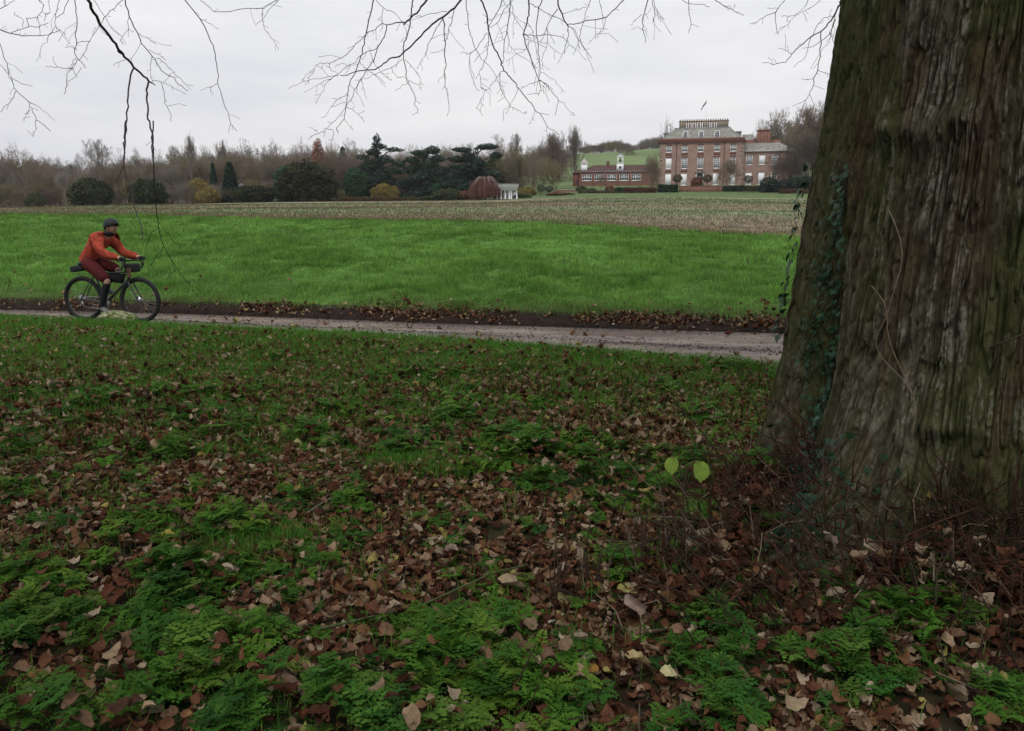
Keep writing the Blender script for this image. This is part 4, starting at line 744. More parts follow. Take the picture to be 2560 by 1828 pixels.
root, o0 = tall_shoot([(1710, 1420), (1712, 1330), (1706, 1240), (1718, 1175), (1738, 1150)], 3.42, .0062, 'slender sapling with two large bright yellow-green leaves')
leafA = lime_leaf()
for px, py, yaw, s in ((1680, 1162, -.75, .076), (1752, 1176, .35, .092)):
    v, f = leafA; A = Acc(); c = np.tile((0.175, 0.27, 0.045), (len(v), 1)); A.add(v * [s, -s, s], f, c); lf = A.build('leaf', MAT['plant'], root); p = P(px, py, 3.42) - o0
    lf.location = tuple(p); lf.rotation_euler = (R(66), R(12 if yaw > 0 else -14), yaw)
    B = Acc(); q0 = P(1712, 1165 if px > 1712 else 1200, 3.42) - o0; B.tube([q0, (q0 + p) / 2 + [0, 0, .03], p + [0, 0, .04]], .0022, 4, (0.12, 0.14, 0.04)); B.build('stalk', MAT['shoots'], root)
# mossy stone by the lane
g = G(300, 803); A = Acc(); bm = bmesh.new(); bmesh.ops.create_icosphere(bm, subdivisions=5, radius=1.0); V = np.array([v.co[:] for v in bm.verts]); F = np.array([[v.index for v in f.verts] for f in bm.faces]); bm.free()
nn = fbm(V[:, 0] * 1.6 + 5, V[:, 1] * 1.6, V[:, 2] * 1.6, 91, 4); n2 = fbm(V[:, 0] * 6, V[:, 1] * 6, V[:, 2] * 6, 92, 3); V2 = V * (0.72 + nn[:, None] * .56 + (n2[:, None] - .5) * .12) * [.30, .17, .115]; V2[:, 2] += .035 - V2[:, 0] * .10
cc = mixc((0.34, 0.33, 0.22), (0.085, 0.12, 0.03), (n2 - .35 - V[:, 2] * .12 + .15) * 3.5 - (nn > .6)); A.add(V2, F, cc); o = A.build('mossy_stone', pm('mossy_stone_surface', (1, 1, 1), attr=True, var=.3, scale=18, bump=.01, bscale=45, rough=.9), smooth=True)
o.location = (g[0], g[1], .02); tag(o, 'pale boulder with green moss at the near edge of the lane below the bicycle', 'stone')

# grit, mud crumbs and small stones on the lane
n = 16000; a = rng.uniform(-.42, .32, n); q = rng.random(n); f = np.where(q < .30, rng.normal(.42, .035, n), np.where(q < .50, rng.normal(.97, .04, n), np.where(q < .72, np.abs(rng.normal(0, .07, n)), rng.random(n)))); m = (f > -.03) & (f < 1.08); a, f = a[m], f[m]; n = len(a)
y = np.interp(a, AG, Y1) * (1 - f) + np.interp(a, AG, Y2) * f; x = a * (y + 20); gv = np.array([(1, 0, 0), (0, 1, 0), (-1, 0, 0), (0, -1, 0), (0, 0, .7), (0, 0, -.5)]); gf = [(0, 1, 4), (1, 2, 4), (2, 3, 4), (3, 0, 4), (1, 0, 5), (2, 1, 5), (3, 2, 5), (0, 3, 5)]
A = Acc(); sz = rng.gamma(2, .0042, n).clip(.003, .03); cc = np.where(rng.random(n)[:, None] < .9, [[0.060, 0.045, 0.036]], [[0.20, 0.175, 0.15]]) * rng.uniform(.6, 1.3, (n, 1)); inst(A, gv, gf, np.stack([x, y, H(x, y) + .002], -1), rotm(rng.uniform(0, 6.28, n), rng.uniform(0, 1, n), rng.uniform(0, 6.28, n)), np.stack([sz, sz * .8, sz * .7], -1), cc)
gr = A.build('lane_grit', MAT['wood']); tag(gr, 'mud crumbs and grit along the lane', 'grit', kind='stuff')
# ------------------------------------------------------------------ far trees
MAT['fbark'] = pm('far_bark', (1, 1, 1), attr=True, var=.2, scale=.6, rough=.95, spec=.05)
MAT['wbark'] = pm('wood_tree_bark', (1, 1, 1), attr=True, var=.2, scale=.6, rough=.95, spec=.05)
_t = MAT['wbark'].node_tree; _b = [n for n in _t.nodes if n.type == 'BSDF_PRINCIPLED'][0]; _s = _b.inputs['Base Color'].links[0].from_socket; _o = N(_t, 'ShaderNodeObjectInfo'); _x = N(_t, 'ShaderNodeVectorMath', operation='MULTIPLY')
LK(_t, _s, _x.inputs[0]); LK(_t, _o.outputs['Color'], _x.inputs[1]); LK(_t, _x.outputs[0], _b.inputs['Base Color'])
def segs_mesh(acc, P0, P1, r0, r1, col, ns=3):
    P0, P1 = np.array(P0), np.array(P1); r0, r1 = np.array(r0), np.array(r1); t = P1 - P0; t /= np.linalg.norm(t, axis=1)[:, None] + 1e-9
    a = np.where(np.abs(t[:, 2:3]) < .9, [[0, 0, 1.0]], [[1.0, 0, 0]]); u = np.cross(t, a); u /= np.linalg.norm(u, axis=1)[:, None]; v = np.cross(t, u); n = len(P0)
    th = np.arange(ns) * 2 * np.pi / ns; o = u[:, None] * np.cos(th)[None, :, None] + v[:, None] * np.sin(th)[None, :, None]
    V = np.concatenate([P0[:, None] + o * r0[:, None, None], P1[:, None] + o * r1[:, None, None]], 1).reshape(-1, 3)
    j = np.arange(ns); k = (j + 1) % ns; f = np.stack([j, k, k + ns, j + ns], -1); F = (f[None] + (np.arange(n) * 2 * ns)[:, None, None]).reshape(-1, 4)
    acc.add(V, F, np.repeat(np.asarray(col), 2 * ns, 0) if np.ndim(col) == 2 else col)
def bare_proto(kind, seed, h=14.0, tw=(0.125, 0.100, 0.080), tk=(0.095, 0.080, 0.062), nmax=15000, den=1.0):
    """a leafless tree: returns trunk mesh and crown (twig) mesh, both about h tall"""
    rg = np.random.default_rng(seed); T, C = ([], [], [], []), ([], [], [], [])
    par = {'round': (.20, .55, .74, 3, .42, .02), 'tall': (.34, .50, .72, 3, .42, .06), 'column': (.10, .16, .74, 3, .17, .30), 'sparse': (.34, .5, .72, 3, .44, .06), 'wide': (.14, .75, .76, 3, .50, .0), 'bush': (.03, .7, .72, 4, .45, .0), 'birch': (.25, .35, .72, 3, .3, .05)}[kind]
    clear, spread, ratio, kids, ang_, up = par
    def put(lst, a, b, r0, r1): lst[0].append(a); lst[1].append(b); lst[2].append(r0); lst[3].append(r1)
    def grow(p, d, L, r, dep):
        n = 3 if dep < 5 else 2; q = p
        for i in range(n):
            dd = d + rg.normal(0, .10 + .02 * dep, 3); dd[2] += up * .35; dd /= np.linalg.norm(dd); e = q + dd * L / n; rr0 = r * (1 - .3 * i / n); rr1 = r * (1 - .3 * (i + 1) / n)
            put(T if dep <= 2 else C, q, e, max(rr0, .022), max(rr1, .018)); q = e; d = dd
            if dep >= 2 and dep < 6 and rg.random() < .5 * den: f = d + rg.normal(0, .75, 3); f /= np.linalg.norm(f); grow2(q, f, L * .5, dep + 2)
        if dep < 6:
            for _ in range(kids if dep < 5 else 3):
                f = rg.normal(0, 1, 3); f -= d * f.dot(d); f /= np.linalg.norm(f) + 1e-9; a = abs(rg.normal(ang_, .14)) + .12; g = d * math.cos(a) + f * math.sin(a); g[2] += up; g /= np.linalg.norm(g); grow(q, g, L * ratio * rg.uniform(.8, 1.15), r * .62, dep + 1)
    def grow2(p, d, L, dep):
        e = p + d * L; put(C, p, e, .020, .015)
        if dep < 6 and len(C[0]) < nmax * 2:
            for _ in range(2): f = d + rg.normal(0, .55, 3); f /= np.linalg.norm(f); grow2(p + (e - p) * rg.uniform(.4, 1), f, L * .7, dep + 1)
    base = np.zeros(3); top = np.array([rg.normal(0, .15), rg.normal(0, .15), h * clear]); put(T, base, top * [.5, .5, .5], h * .022, h * .018); put(T, top * .5, top, h * .018, h * .016)
    nl = {'column': 9, 'bush': 8}.get(kind, 5); L0 = h * (1 - clear) * .31
    for k in range(nl):
        a = k * 2 * math.pi / nl + rg.normal(0, .3); s = spread * rg.uniform(.35, 1.1) if k else .05; d = np.array([math.cos(a) * s, math.sin(a) * s, 1]); d /= np.linalg.norm(d); grow(top * (1 if kind not in ('column', 'bush') else rg.uniform(.3, 1)), d, L0 * rg.uniform(.85, 1.15), h * .010, 1)
    if kind == 'column' or kind == 'tall' or kind == 'birch':
        q = top
        for i in range(6):
            e = q + np.array([rg.normal(0, .12), rg.normal(0, .12), h * (1 - clear) * .13]); put(T, q, e, h * .012 * (1 - i / 7), h * .012 * (1 - (i + 1) / 7)); q = e
            for _ in range(3): a = rg.uniform(0, 6.28); s = spread * 1.2; d = np.array([math.cos(a) * s, math.sin(a) * s, .8]); d /= np.linalg.norm(d); grow(q, d, L0 * .75 * (1 - i * .1), h * .004, 3)
    tc_ = np.array(tk); A = Acc(); segs_mesh(A, *T, tuple(tc_), 5); B = Acc(); nC = len(C[0]); sel = np.arange(nC); 
    if nC > nmax: sel = rg.permutation(nC)[:nmax]
    Cc = [np.array(c)[sel] for c in C]; cv = np.array(tw) * rg.uniform(.75, 1.25, (len(sel), 1)); segs_mesh(B, Cc[0], Cc[1], Cc[2], Cc[3], cv, 3)
    allv = np.concatenate([B.V[0], A.V[0]]); hh = np.percentile(B.V[0][:, 2], 99.3); ww = np.percentile(np.abs(B.V[0][:, :2]), 97); return A, B, hh, ww
MEM = {}
def mesh_pair(key, A, B, mA, mB):
    oa = A.build('trunk', mA); ob = B.build('crown', mB); MEM[key] = (oa.data, ob.data); bpy.data.objects.remove(oa); bpy.data.objects.remove(ob)
BARE = {}
tints_ = {'grey': (0.200, 0.182, 0.148), 'brown': (0.190, 0.152, 0.108), 'olive': (0.185, 0.165, 0.092), 'rust': (0.22, 0.085, 0.045), 'pale': (0.27, 0.245, 0.21), 'mauve': (0.180, 0.138, 0.112), 'dark': (0.080, 0.068, 0.055)}
VARS = {'round': 5, 'sparse': 3, 'column': 2, 'tall': 2, 'wide': 1, 'bush': 2, 'birch': 1}
def bare(kind, var, tint):
    var = (var - 1) % VARS[kind] + 1; key = (kind, var)
    if key not in BARE:
        _t = {'grey': ((0.135, 0.115, 0.098), (0.105, 0.092, 0.075)), 'brown': ((0.135, 0.095, 0.066), (0.085, 0.066, 0.050)), 'olive': ((0.125, 0.120, 0.062), (0.10, 0.085, 0.06)), 'rust': ((0.22, 0.085, 0.045), (0.09, 0.05, 0.035)), 'pale': ((0.24, 0.21, 0.17), (0.45, 0.42, 0.36)), 'mauve': ((0.135, 0.090, 0.080), (0.08, 0.06, 0.055)), 'dark': ((0.070, 0.060, 0.045), (0.05, 0.043, 0.033))}[tint]
        A, B, hh, ww = bare_proto(kind, hash((kind, var)) % 1000 if False else (sum(map(ord, kind)) * 7 + var * 13), 14.0, (1, 1, 1), (.85, .82, .8)); mesh_pair(key, A, B, MAT['wbark'], MAT['wbark']); BARE[key] = (hh, ww)
    TINT[0] = tints_[tint]; return key
TINT = [None]
def put_tree(name, key, hw, px, top, wpx, Y, label, cat, group=None, zbase=None, rot=None, base=None):
    """a tree standing on the ground at the column px, with its height from where its top shows; wpx = crown width in photo pixels"""
    p = P(px, 500, Y); zg = h1(p[0], p[1]) if zbase is None else zbase
    if base is not None: zg = P(px, base, Y)[2]
    ztop = P(px, top, Y)[2]; hh, ww = hw; sz = (ztop - zg + .15) / hh; sx = wpx / FPX * Y / (2 * ww) * 1.04; rz = rng.uniform(0, 6.28) if rot is None else rot
    o = empty(name, (p[0], p[1], zg - .15), rz); o.scale = (sx, sx, sz); tag(o, label, cat, group)
    for nm, me in zip(('trunk', 'crown'), MEM[key]):
        c = bpy.data.objects.new(nm, me); COL.objects.link(c); c.parent = o
        if key in BARE: v_ = rng.uniform(.88, 1.12); c.color = (*[q * v_ for q in TINT[0]], 1)
    return o
# leafy evergreens built of many small leaf sprays
MAT['ever'] = pm('evergreen_sprays', (1, 1, 1), attr=True, var=.3, scale=1.4, rough=.8, spec=.12)
def cards(acc, pos, size, col, rg, flat=0.0):
    n = len(pos); a = rg.normal(0, 1, (n, 3)); a[:, 2] *= (1 - flat); a /= np.linalg.norm(a, axis=1)[:, None]; b = rg.normal(0, 1, (n, 3)); b[:, 2] *= (1 - flat); b -= a * (a * b).sum(1)[:, None]; b /= np.linalg.norm(b, axis=1)[:, None] + 1e-9
    s = size * rg.uniform(.5, 1.2, (n, 1)); V = np.stack([pos + a * s, pos + b * s * .5, pos - a * s * .8, pos - b * s * .45], 1).reshape(-1, 3); F = np.arange(n * 4).reshape(n, 4); acc.add(V, F, np.repeat(col, 4, 0))
def ever_proto(key, clumps, n, size, col, colv, seed, flat=0.0, trunk=None, shell=.62):
    """clumps: (x, y, z, rx, ry, rz)"""
    rg = np.random.default_rng(seed); cl = np.array(clumps, float); vol = (cl[:, 3] * cl[:, 4] + cl[:, 4] * cl[:, 5] + cl[:, 3] * cl[:, 5]); k = rg.choice(len(cl), n, p=vol / vol.sum()); d = rg.normal(0, 1, (n, 3)); d /= np.linalg.norm(d, axis=1)[:, None]
    nn = fbm(d[:, 0] * 2.2 + k * 3.1, d[:, 1] * 2.2, d[:, 2] * 2.2 + 7, seed, 3); r = (shell + (1 - shell) * rg.random(n) ** .5) * (.74 + .52 * nn); pos = cl[k, :3] + d * cl[k, 3:] * r[:, None]
    pos = pos[pos[:, 2] > .05]; n = len(pos); g = fbm(pos[:, 0] * .8, pos[:, 1] * .8, pos[:, 2] * .8, seed + 5, 3)[:, None]; c = np.array(col) * (1 - g) * 1.25 + np.array(colv) * g * 1.1; c = c * rg.uniform(.65, 1.35, (n, 1)); B = Acc(); cards(B, pos, size, c, rg, flat)
    A = Acc(); H_ = pos[:, 2].max(); A.tube([(0, 0, 0), (.1, 0, H_ * .4), (0, .1, H_ * .85)], [H_ * .03, H_ * .02, H_ * .006], 7, (0.07, 0.05, 0.035))
    if trunk:
        for p0, p1, r0, r1 in trunk: A.tube([p0, ((np.array(p0) + p1) / 2 + [0, 0, .15]), p1], [r0, (r0 + r1) / 2, r1], 6, (0.07, 0.055, 0.042))
    mesh_pair(key, A, B, MAT['fbark'], MAT['ever']); return (H_, np.percentile(np.abs(pos[:, :2]), 98.5))
def blob(seed, h, w, m, low=.15, pw=.8):
    rg = np.random.default_rng(seed); out = [(0, 0, h * .40, w * .92, w * .92, h * .54)]
    for i in range(m * 2):
        a = rg.uniform(0, 6.28); e = math.asin(rg.uniform(-.55, 1.0)); s = rg.uniform(.14, .27) * w; k_ = rg.uniform(.80, .92); out.append((w * .92 * k_ * math.cos(e) * math.cos(a), w * .92 * k_ * math.cos(e) * math.sin(a), max(h * .40 + h * .54 * k_ * math.sin(e), .3), s, s, s * pw))
    return out
DG, DG2 = (0.028, 0.042, 0.019), (0.040, 0.052, 0.020)
EV = {}
EV['yew0'] = ever_proto('yew0', blob(1, 6, 3.4, 26, .08), 12000, .22, DG, (0.045, 0.050, 0.020), 301)
EV['yew1'] = ever_proto('yew1', blob(2, 6, 3.3, 26, .08), 12000, .22, DG, (0.035, 0.048, 0.016), 302)
EV['yew2'] = ever_proto('yew2', blob(3, 9, 5.0, 34, .05), 16000, .26, (0.026, 0.034, 0.014), (0.042, 0.044, 0.020), 303)
EV['holly'] = ever_proto('holly', blob(4, 8, 2.8, 22, .05), 12000, .25, (0.020, 0.052, 0.022), (0.045, 0.085, 0.038), 304)
EV['shrub'] = ever_proto('shrub', blob(5, 3, 2.2, 14, .1), 5000, .14, (0.045, 0.060, 0.024), (0.075, 0.080, 0.035), 305)
EV['gold'] = ever_proto('gold', blob(6, 4, 3.0, 16, .1), 5000, .16, (0.155, 0.115, 0.030), (0.20, 0.165, 0.050), 306, shell=.4)
EV['redbush'] = ever_proto('redbush', blob(7, 3, 2.6, 14, .1), 5000, .15, (0.12, 0.045, 0.030), (0.15, 0.075, 0.045), 307, shell=.4)
EV['ball'] = ever_proto('ball', [(0, 0, 2.3, 1.25, 1.25, 1.1)], 2300, .12, (0.062, 0.066, 0.040), (0.085, 0.082, 0.055), 308, shell=.7)
EV['conelg'] = ever_proto('conelg', [(0, 0, z, 1.5 * (1 - z / 11) + .25, 1.5 * (1 - z / 11) + .25, .8) for z in np.linspace(.8, 9.6, 12)], 9000, .24, (0.018, 0.040, 0.022), (0.030, 0.055, 0.034), 309)
def cedar(key, seed, plates, h, col=(0.020, 0.040, 0.024), colv=(0.055, 0.080, 0.062)):
    cl, tr = [], []; rg = np.random.default_rng(seed)
    for z, x, w, t in plates:
        for yy in (-.45, .4):
            y = yy * w * rg.uniform(.6, 1.1); cl.append((x, y, z, w * .9, w * .7, t * 1.15)); tr.append(((0, 0, z * .78), (x * .8, y * .8, z - t * .2), .16, .05))
            for _ in range(4):
                a = rg.uniform(0, 6.28); cl.append((x + w * .8 * math.cos(a), y + w * .6 * math.sin(a), z - rg.uniform(-.1, .5) * t, w * .42, w * .42, t * .55))
    for _ in range(26):
        z = rg.uniform(.1, .85) * h; w_ = 4.4 * (1 - (z / h) ** 1.5) + .4; a = rg.uniform(0, 6.28); cl.append((w_ * .8 * math.cos(a), w_ * .6 * math.sin(a), z, rg.uniform(.7, 1.3), rg.uniform(.7, 1.2), rg.uniform(.5, .9)))
    for z in np.arange(.8, h * .62, .9): w_ = 3.6 * (1 - z / (h * .85)); cl.append((rg.normal(0, .5), 0, z, w_, w_ * .8, .9)); cl.append((rg.choice([-1, 1]) * w_ * .7, .5, z + .4, w_ * .6, w_ * .6, .7))
    for z in np.arange(h * .6, h * .92, .8): cl.append((rg.normal(0, .25), 0, z, .55, .55, .6))
    EV[key] = ever_proto(key, cl, 24000, .26, col, colv, seed, .3, tr, .35)
cedar('cedar0', 401, [(15.4, .1, .75, 1.0), (14.0, .2, 1.0, .6), (12.6, 3.6, 1.7, .55), (12.0, -.6, 1.5, .9), (10.8, -2.9, 1.2, .7), (10.2, 1.4, 1.8, .9), (9.2, 4.4, 1.3, .9), (8.8, -1.4, 2.2, .9), (7.4, 2.6, 2.4, 1.0), (6.8, -3.2, 1.9, 1.0), (5.6, .4, 3.2, 1.1), (4.4, 4.2, 2.0, 1.2), (3.8, -2.6, 2.6, 1.2), (2.4, 1.4, 3.6, 1.4), (1.4, -3.0, 2.2, 1.1), (1.2, 4.4, 2.0, 1.1)], 16)
cedar('cedar1', 402, [(11.4, 1.6, 1.7, .9), (10.8, -1.2, 1.6, .6), (9.6, 2.6, 1.5, .9), (9.2, -2.6, 1.5, .7), (8.0, .4, 2.4, 1.0), (7.0, -2.8, 1.8, .9), (6.6, 3.0, 1.8, 1.0), (5.2, -.6, 3.0, 1.0), (4.6, 3.8, 1.9, 1.2), (3.6, -3.0, 2.2, 1.2), (2.6, 1.2, 3.4, 1.2), (1.2, -1.8, 2.8, 1.1), (1.2, 3.4, 2.2, 1.1)], 12)
cedar('cedar2', 403, [(11.0, 2.3, 2.0, .55), (10.4, -2.0, 1.8, .45), (9.2, 4.2, 1.2, .6), (8.4, -3.0, 1.8, .6), (7.8, .4, 1.7, .7), (6.6, -1.6, 2.2, .7), (5.4, 3.4, 1.7, .7), (5.0, -2.4, 1.5, .6), (3.6, 2.2, 2.0, .9), (2.6, 3.8, 1.6, .9), (1.6, -.6, 2.4, .9)], 11.5)
WT = 'trees of the wood beyond the field'
# bare trees one can tell apart: kind, variant, tint, px, top, width, depth, label
rows = [
 ('round', 1, 'brown', 66, 367, 96, 188, 'round brown bare tree nearest the left edge of the wood'), ('round', 2, 'grey', 12, 383, 46, 196, 'grey bare tree cut by the left edge of the picture'),
 ('sparse', 1, 'grey', 152, 397, 52, 215, 'low grey bare tree behind the white birch'), ('sparse', 2, 'grey', 198, 393, 46, 222, 'thin grey bare tree above the left dark yew'),
 ('sparse', 3, 'grey', 256, 350, 62, 192, 'tall open bare tree with sky showing through, above the left yew'), ('round', 3, 'brown', 306, 375, 46, 202, 'bare tree right of the tall open one'),
 ('sparse', 4, 'grey', 343, 374, 34, 225, 'small round-headed bare tree behind the hanging twig'), ('round', 4, 'brown', 372, 400, 60, 192, 'brown bare tree above the right yew'),
 ('round', 5, 'grey', 402, 378, 44, 214, 'pale grey bare tree left of the slim pole-like tree'), ('tall', 1, 'grey', 441, 366, 30, 216, 'narrow grey bare tree with a knobbly top'),
 ('tall', 2, 'grey', 482, 340, 28, 190, 'slim pole-like tree with a small tufted top, rising above the wood'), ('round', 1, 'olive', 470, 385, 90, 196, 'olive-brown broad bare tree beneath the slim pole-like one'),
 ('round', 2, 'grey', 524, 367, 52, 212, 'rounded grey bare tree right of the slim pole-like one'), ('column', 1, 'grey', 566, 357, 40, 212, 'bare tree with spiky upright shoots'),
 ('round', 3, 'grey', 617, 352, 66, 206, 'large dome-headed grey bare tree'), ('round', 4, 'brown', 570, 390, 70, 194, 'brown bare thicket tree between the two small firs'),
 ('round', 5, 'brown', 640, 385, 76, 192, 'brown bare tree in front of the dome-headed one'), ('sparse', 5, 'grey', 668, 366, 30, 225, 'thin grey bare tree right of the dome-headed one'),
 ('round', 6, 'mauve', 700, 357, 60, 204, 'mauve-brown bare tree left of the rust-coloured conifer'), ('round', 1, 'mauve', 745, 353, 66, 206, 'mauve-brown bare tree above the biggest yew'),
 ('round', 2, 'olive', 832, 359, 52, 206, 'tawny round-headed tree right of the rust-coloured conifer'), ('sparse', 1, 'grey', 884, 352, 56, 210, 'grey bare tree left of the tallest cedar'),
 ('round', 3, 'grey', 1018, 366, 56, 222, 'grey bare tree between the tallest cedar and the next'), ('round', 4, 'mauve', 1008, 392, 56, 205, 'mauve-grey bare tree filling the gap beside the tallest cedar'),
 ('sparse', 2, 'grey', 1110, 367, 46, 224, 'grey bare tree between the middle and right cedars'), ('sparse', 3, 'grey', 1172, 360, 50, 222, 'grey bare tree behind the flat-topped cedar'),
 ('sparse', 4, 'pale', 1235, 341, 70, 215, 'large pale bare tree with a domed open crown right of the cedars'), ('tall', 3, 'grey', 1290, 336, 34, 216, 'thin bare tree with a tufted top between the cedars and the poplar'),
 ('wide', 1, 'olive', 1306, 362, 96, 190, 'broad olive-brown bare tree left of the brick range'), ('round', 5, 'grey', 1352, 347, 44, 212, 'grey bare tree beside the pointed brown one'),
 ('column', 2, 'mauve', 1382, 335, 44, 206, 'pointed dark bare tree left of the poplar'), ('column', 3, 'grey', 1438, 320, 36, 208, 'slim upright bare poplar beside the brick range'),
 ('wide', 2, 'olive', 1390, 415, 70, 188, 'low spreading bare tree in front of the poplar'), ('round', 6, 'brown', 1338, 400, 60, 186, 'brown bare tree behind the clipped balls'),
 ('bush', 1, 'brown', 1628, 388, 60, 186, 'dense rounded bare tree hiding the left corner of the mansion'), ('bush', 2, 'brown', 1820, 396, 52, 184, 'small upright bare tree in front of the fifth window bay'),
 ('sparse', 6, 'brown', 1501, 438, 26, 180, 'small bare garden tree with a pale stem in front of the brick range'), ('round', 1, 'grey', 1668, 300, 36, 260, 'bare treetop showing left of the mansion chimneys'),
 ('sparse', 1, 'brown', 1918, 283, 50, 255, 'bare tree on the rise behind the big brick chimney'), ('sparse', 2, 'brown', 1950, 278, 60, 250, 'tall bare tree on the rise, left of the two'), ('column', 4, 'brown', 2010, 268, 76, 240, 'tall bare tree with many upright stems beside the trunk of the lime'), ('column', 1, 'brown', 2060, 262, 60, 240, 'tall upright bare tree half hidden by the lime trunk'),
 ('round', 2, 'grey', 1895, 300, 46, 268, 'small grey bare tree furthest left on the rise behind the wing'), ('wide', 1, 'brown', 1990, 318, 110, 215, 'large dense bare tree behind the end of the wing'), ('bush', 2, 'dark', 2020, 335, 150, 190, 'dark dense bare tree in front of the end of the wing'), ('bush', 3, 'dark', 1968, 395, 84, 187, 'low dark bare thicket at the corner of the wing'),
 ('birch', 1, 'pale', 163, 430, 34, 184, 'slender white-stemmed birch in front of the brown wood'), ('birch', 2, 'pale', 766, 450, 34, 182, 'small pale bare sapling in front of the biggest yew'),
]
for kind, var, tint, px, top, w, Y, label in rows:
    k = bare(kind, var, tint); put_tree('birch_tree' if kind == 'birch' else 'bare_tree', k, BARE[k], px, top, w, Y, label, 'tree', WT if px < 1420 else None)
# the mass behind: individual trees nothing tells apart
ft = [('round', 1, 'brown'), ('round', 2, 'mauve'), ('round', 3, 'grey'), ('round', 4, 'olive'), ('round', 5, 'brown'), ('bush', 1, 'brown'), ('round', 6, 'grey'), ('bush', 2, 'mauve')]
sky_ = [(0, 398), (60, 385), (120, 405), (200, 405), (300, 392), (380, 385), (460, 375), (560, 372), (620, 368), (700, 364), (800, 366), (900, 366), (1000, 374), (1100, 376), (1200, 368), (1300, 368), (1400, 360), (1440, 385)]
for i in range(165):
    px = -60 + i * 8.9 + rng.uniform(-6, 6); _kd, _v, _t3 = ft[rng.integers(0, 8)]; k = bare(_kd, _v, _t3); Y = rng.choice([196, 204, 236, 250]) + rng.uniform(-4, 4); top = np.interp(px, *zip(*sky_)) + rng.uniform(0, 20) - (4 if Y > 230 else -14)
    put_tree('bare_tree', k, BARE[k], px, top, rng.uniform(66, 104), Y, '%s %s in the %s part of the wood, %s' % (dict(brown='brown', mauve='mauve-brown', grey='grey', olive='olive-brown')[_t3], 'bushy bare tree' if _kd == 'bush' else 'bare tree', 'left' if px < 430 else ('middle' if px < 860 else 'right'), 'back rows' if Y > 225 else 'front rows'), 'tree', 'unremarkable trees in the mass of the wood')
for i in range(34):
    px = -40 + i * 34 + rng.uniform(-12, 12); _t3 = ['brown', 'mauve', 'olive', 'grey'][rng.integers(0, 4)]; k = bare('bush', int(rng.integers(1, 4)), _t3); top = rng.uniform(440, 478)
    put_tree('undergrowth_bush', k, BARE[k], px, top, rng.uniform(46, 80), 184 + rng.uniform(0, 5), '%s leafless bush, %s, in the %s part of the undergrowth below the wood' % (_t3.replace('mauve', 'mauve-brown'), 'taller' if top < 460 else 'low', 'left' if px < 280 else ('middle' if px < 640 else 'right')), 'bush', 'bushes along the foot of the wood')
evs = [
 ('yew_tree', 'yew0', 228, 443, 92, 181, 'rounded dark yew, leftmost of the dark evergreens by the field'), ('yew_tree', 'yew1', 371, 447, 82, 181, 'rounded dark yew behind the hanging twig'), ('yew_tree', 'yew2', 770, 397, 128, 180, 'biggest dark domed yew, left of the cedars'), ('yew_tree', 'holly', 722, 410, 66, 183, 'greener evergreen leaning against the left of the biggest yew'),
 ('fir_tree', 'conelg', 537, 406, 24, 190, 'narrow dark fir, left of a pair in the wood'), ('fir_tree', 'conelg', 578, 404, 44, 188, 'broader dark fir, right of a pair in the wood'), ('fir_tree', 'conelg', 1180, 388, 26, 186, 'small dark pointed fir beside the flat-topped cedar'), ('fir_tree', 'conelg', 861, 366, 34, 215, 'dark conifer top showing left of the tallest cedar'),
 ('evergreen_tree', 'holly', 893, 419, 58, 181, 'glossy dense evergreen at the left foot of the tallest cedar'), ('evergreen_tree', 'yew1', 1238, 385, 44, 196, 'dark evergreen beside the broad olive-brown tree'), ('evergreen_tree', 'yew0', 640, 462, 90, 183, 'low dark evergreen left of the biggest yew'), ('evergreen_tree', 'shrub', 88, 480, 44, 182, 'low dark green bush at the foot of the wood, far left'),
 ('cedar_tree', 'cedar0', 945, 333, 118, 184, 'tallest cedar with a tufted leader and layered branches'), ('cedar_tree', 'cedar1', 1063, 364, 104, 184, 'middle cedar with a broad rounded top'), ('cedar_tree', 'cedar2', 1186, 360, 110, 186, 'flat-topped open cedar, right of three'), ('cedar_tree', 'cedar1', 1122, 408, 60, 182, 'smaller grey-green cedar between the middle and flat-topped ones'),
 ('golden_bush', 'gold', 962, 457, 66, 179, 'golden-brown bush in front of the tallest cedar'), ('golden_bush', 'gold', 520, 466, 54, 182, 'golden bush at the foot of the two small firs'), ('golden_bush', 'gold', 500, 446, 66, 188, 'taller dull golden shrub behind the wood edge'), ('golden_bush', 'gold', 1262, 462, 40, 176, 'golden-brown shrub right of the weeping tree'), ('golden_bush', 'gold', 213, 488, 20, 179, 'small pale yellow-green shrub in front of the left yew'), ('golden_bush', 'gold', 1318, 466, 40, 182, 'olive-gold shrub left of the clipped balls'),
 ('shrub', 'shrub', 1120, 470, 70, 174, 'broad olive-brown shrub in front of the cedars'), ('shrub', 'shrub', 1078, 488, 50, 174, 'low olive shrub left of the broad one'), ('shrub', 'holly', 1092, 455, 24, 180, 'small dark upright evergreen behind the olive shrub'), ('shrub', 'redbush', 1175, 476, 60, 174, 'low reddish shrub left of the weeping tree'), ('shrub', 'shrub', 1306, 486, 44, 172, 'low green shrub right of the white pavilion'),
 ('shrub', 'redbush', 1740, 443, 26, 193, 'rounded reddish bush left of the mansion door'), ('shrub', 'shrub', 1452, 464, 28, 187, 'green shrub below the left window of the brick range'), ('shrub', 'shrub', 1480, 470, 22, 186, 'pale green shrub in front of the brick range'), ('shrub', 'redbush', 1524, 465, 22, 186, 'dark red rounded shrub in front of the brick range'), ('shrub', 'holly', 1548, 468, 22, 185, 'small dark green shrub right of the red one'), ('shrub', 'redbush', 1400, 482, 70, 177, 'low red dogwood along the lawn edge'),
]
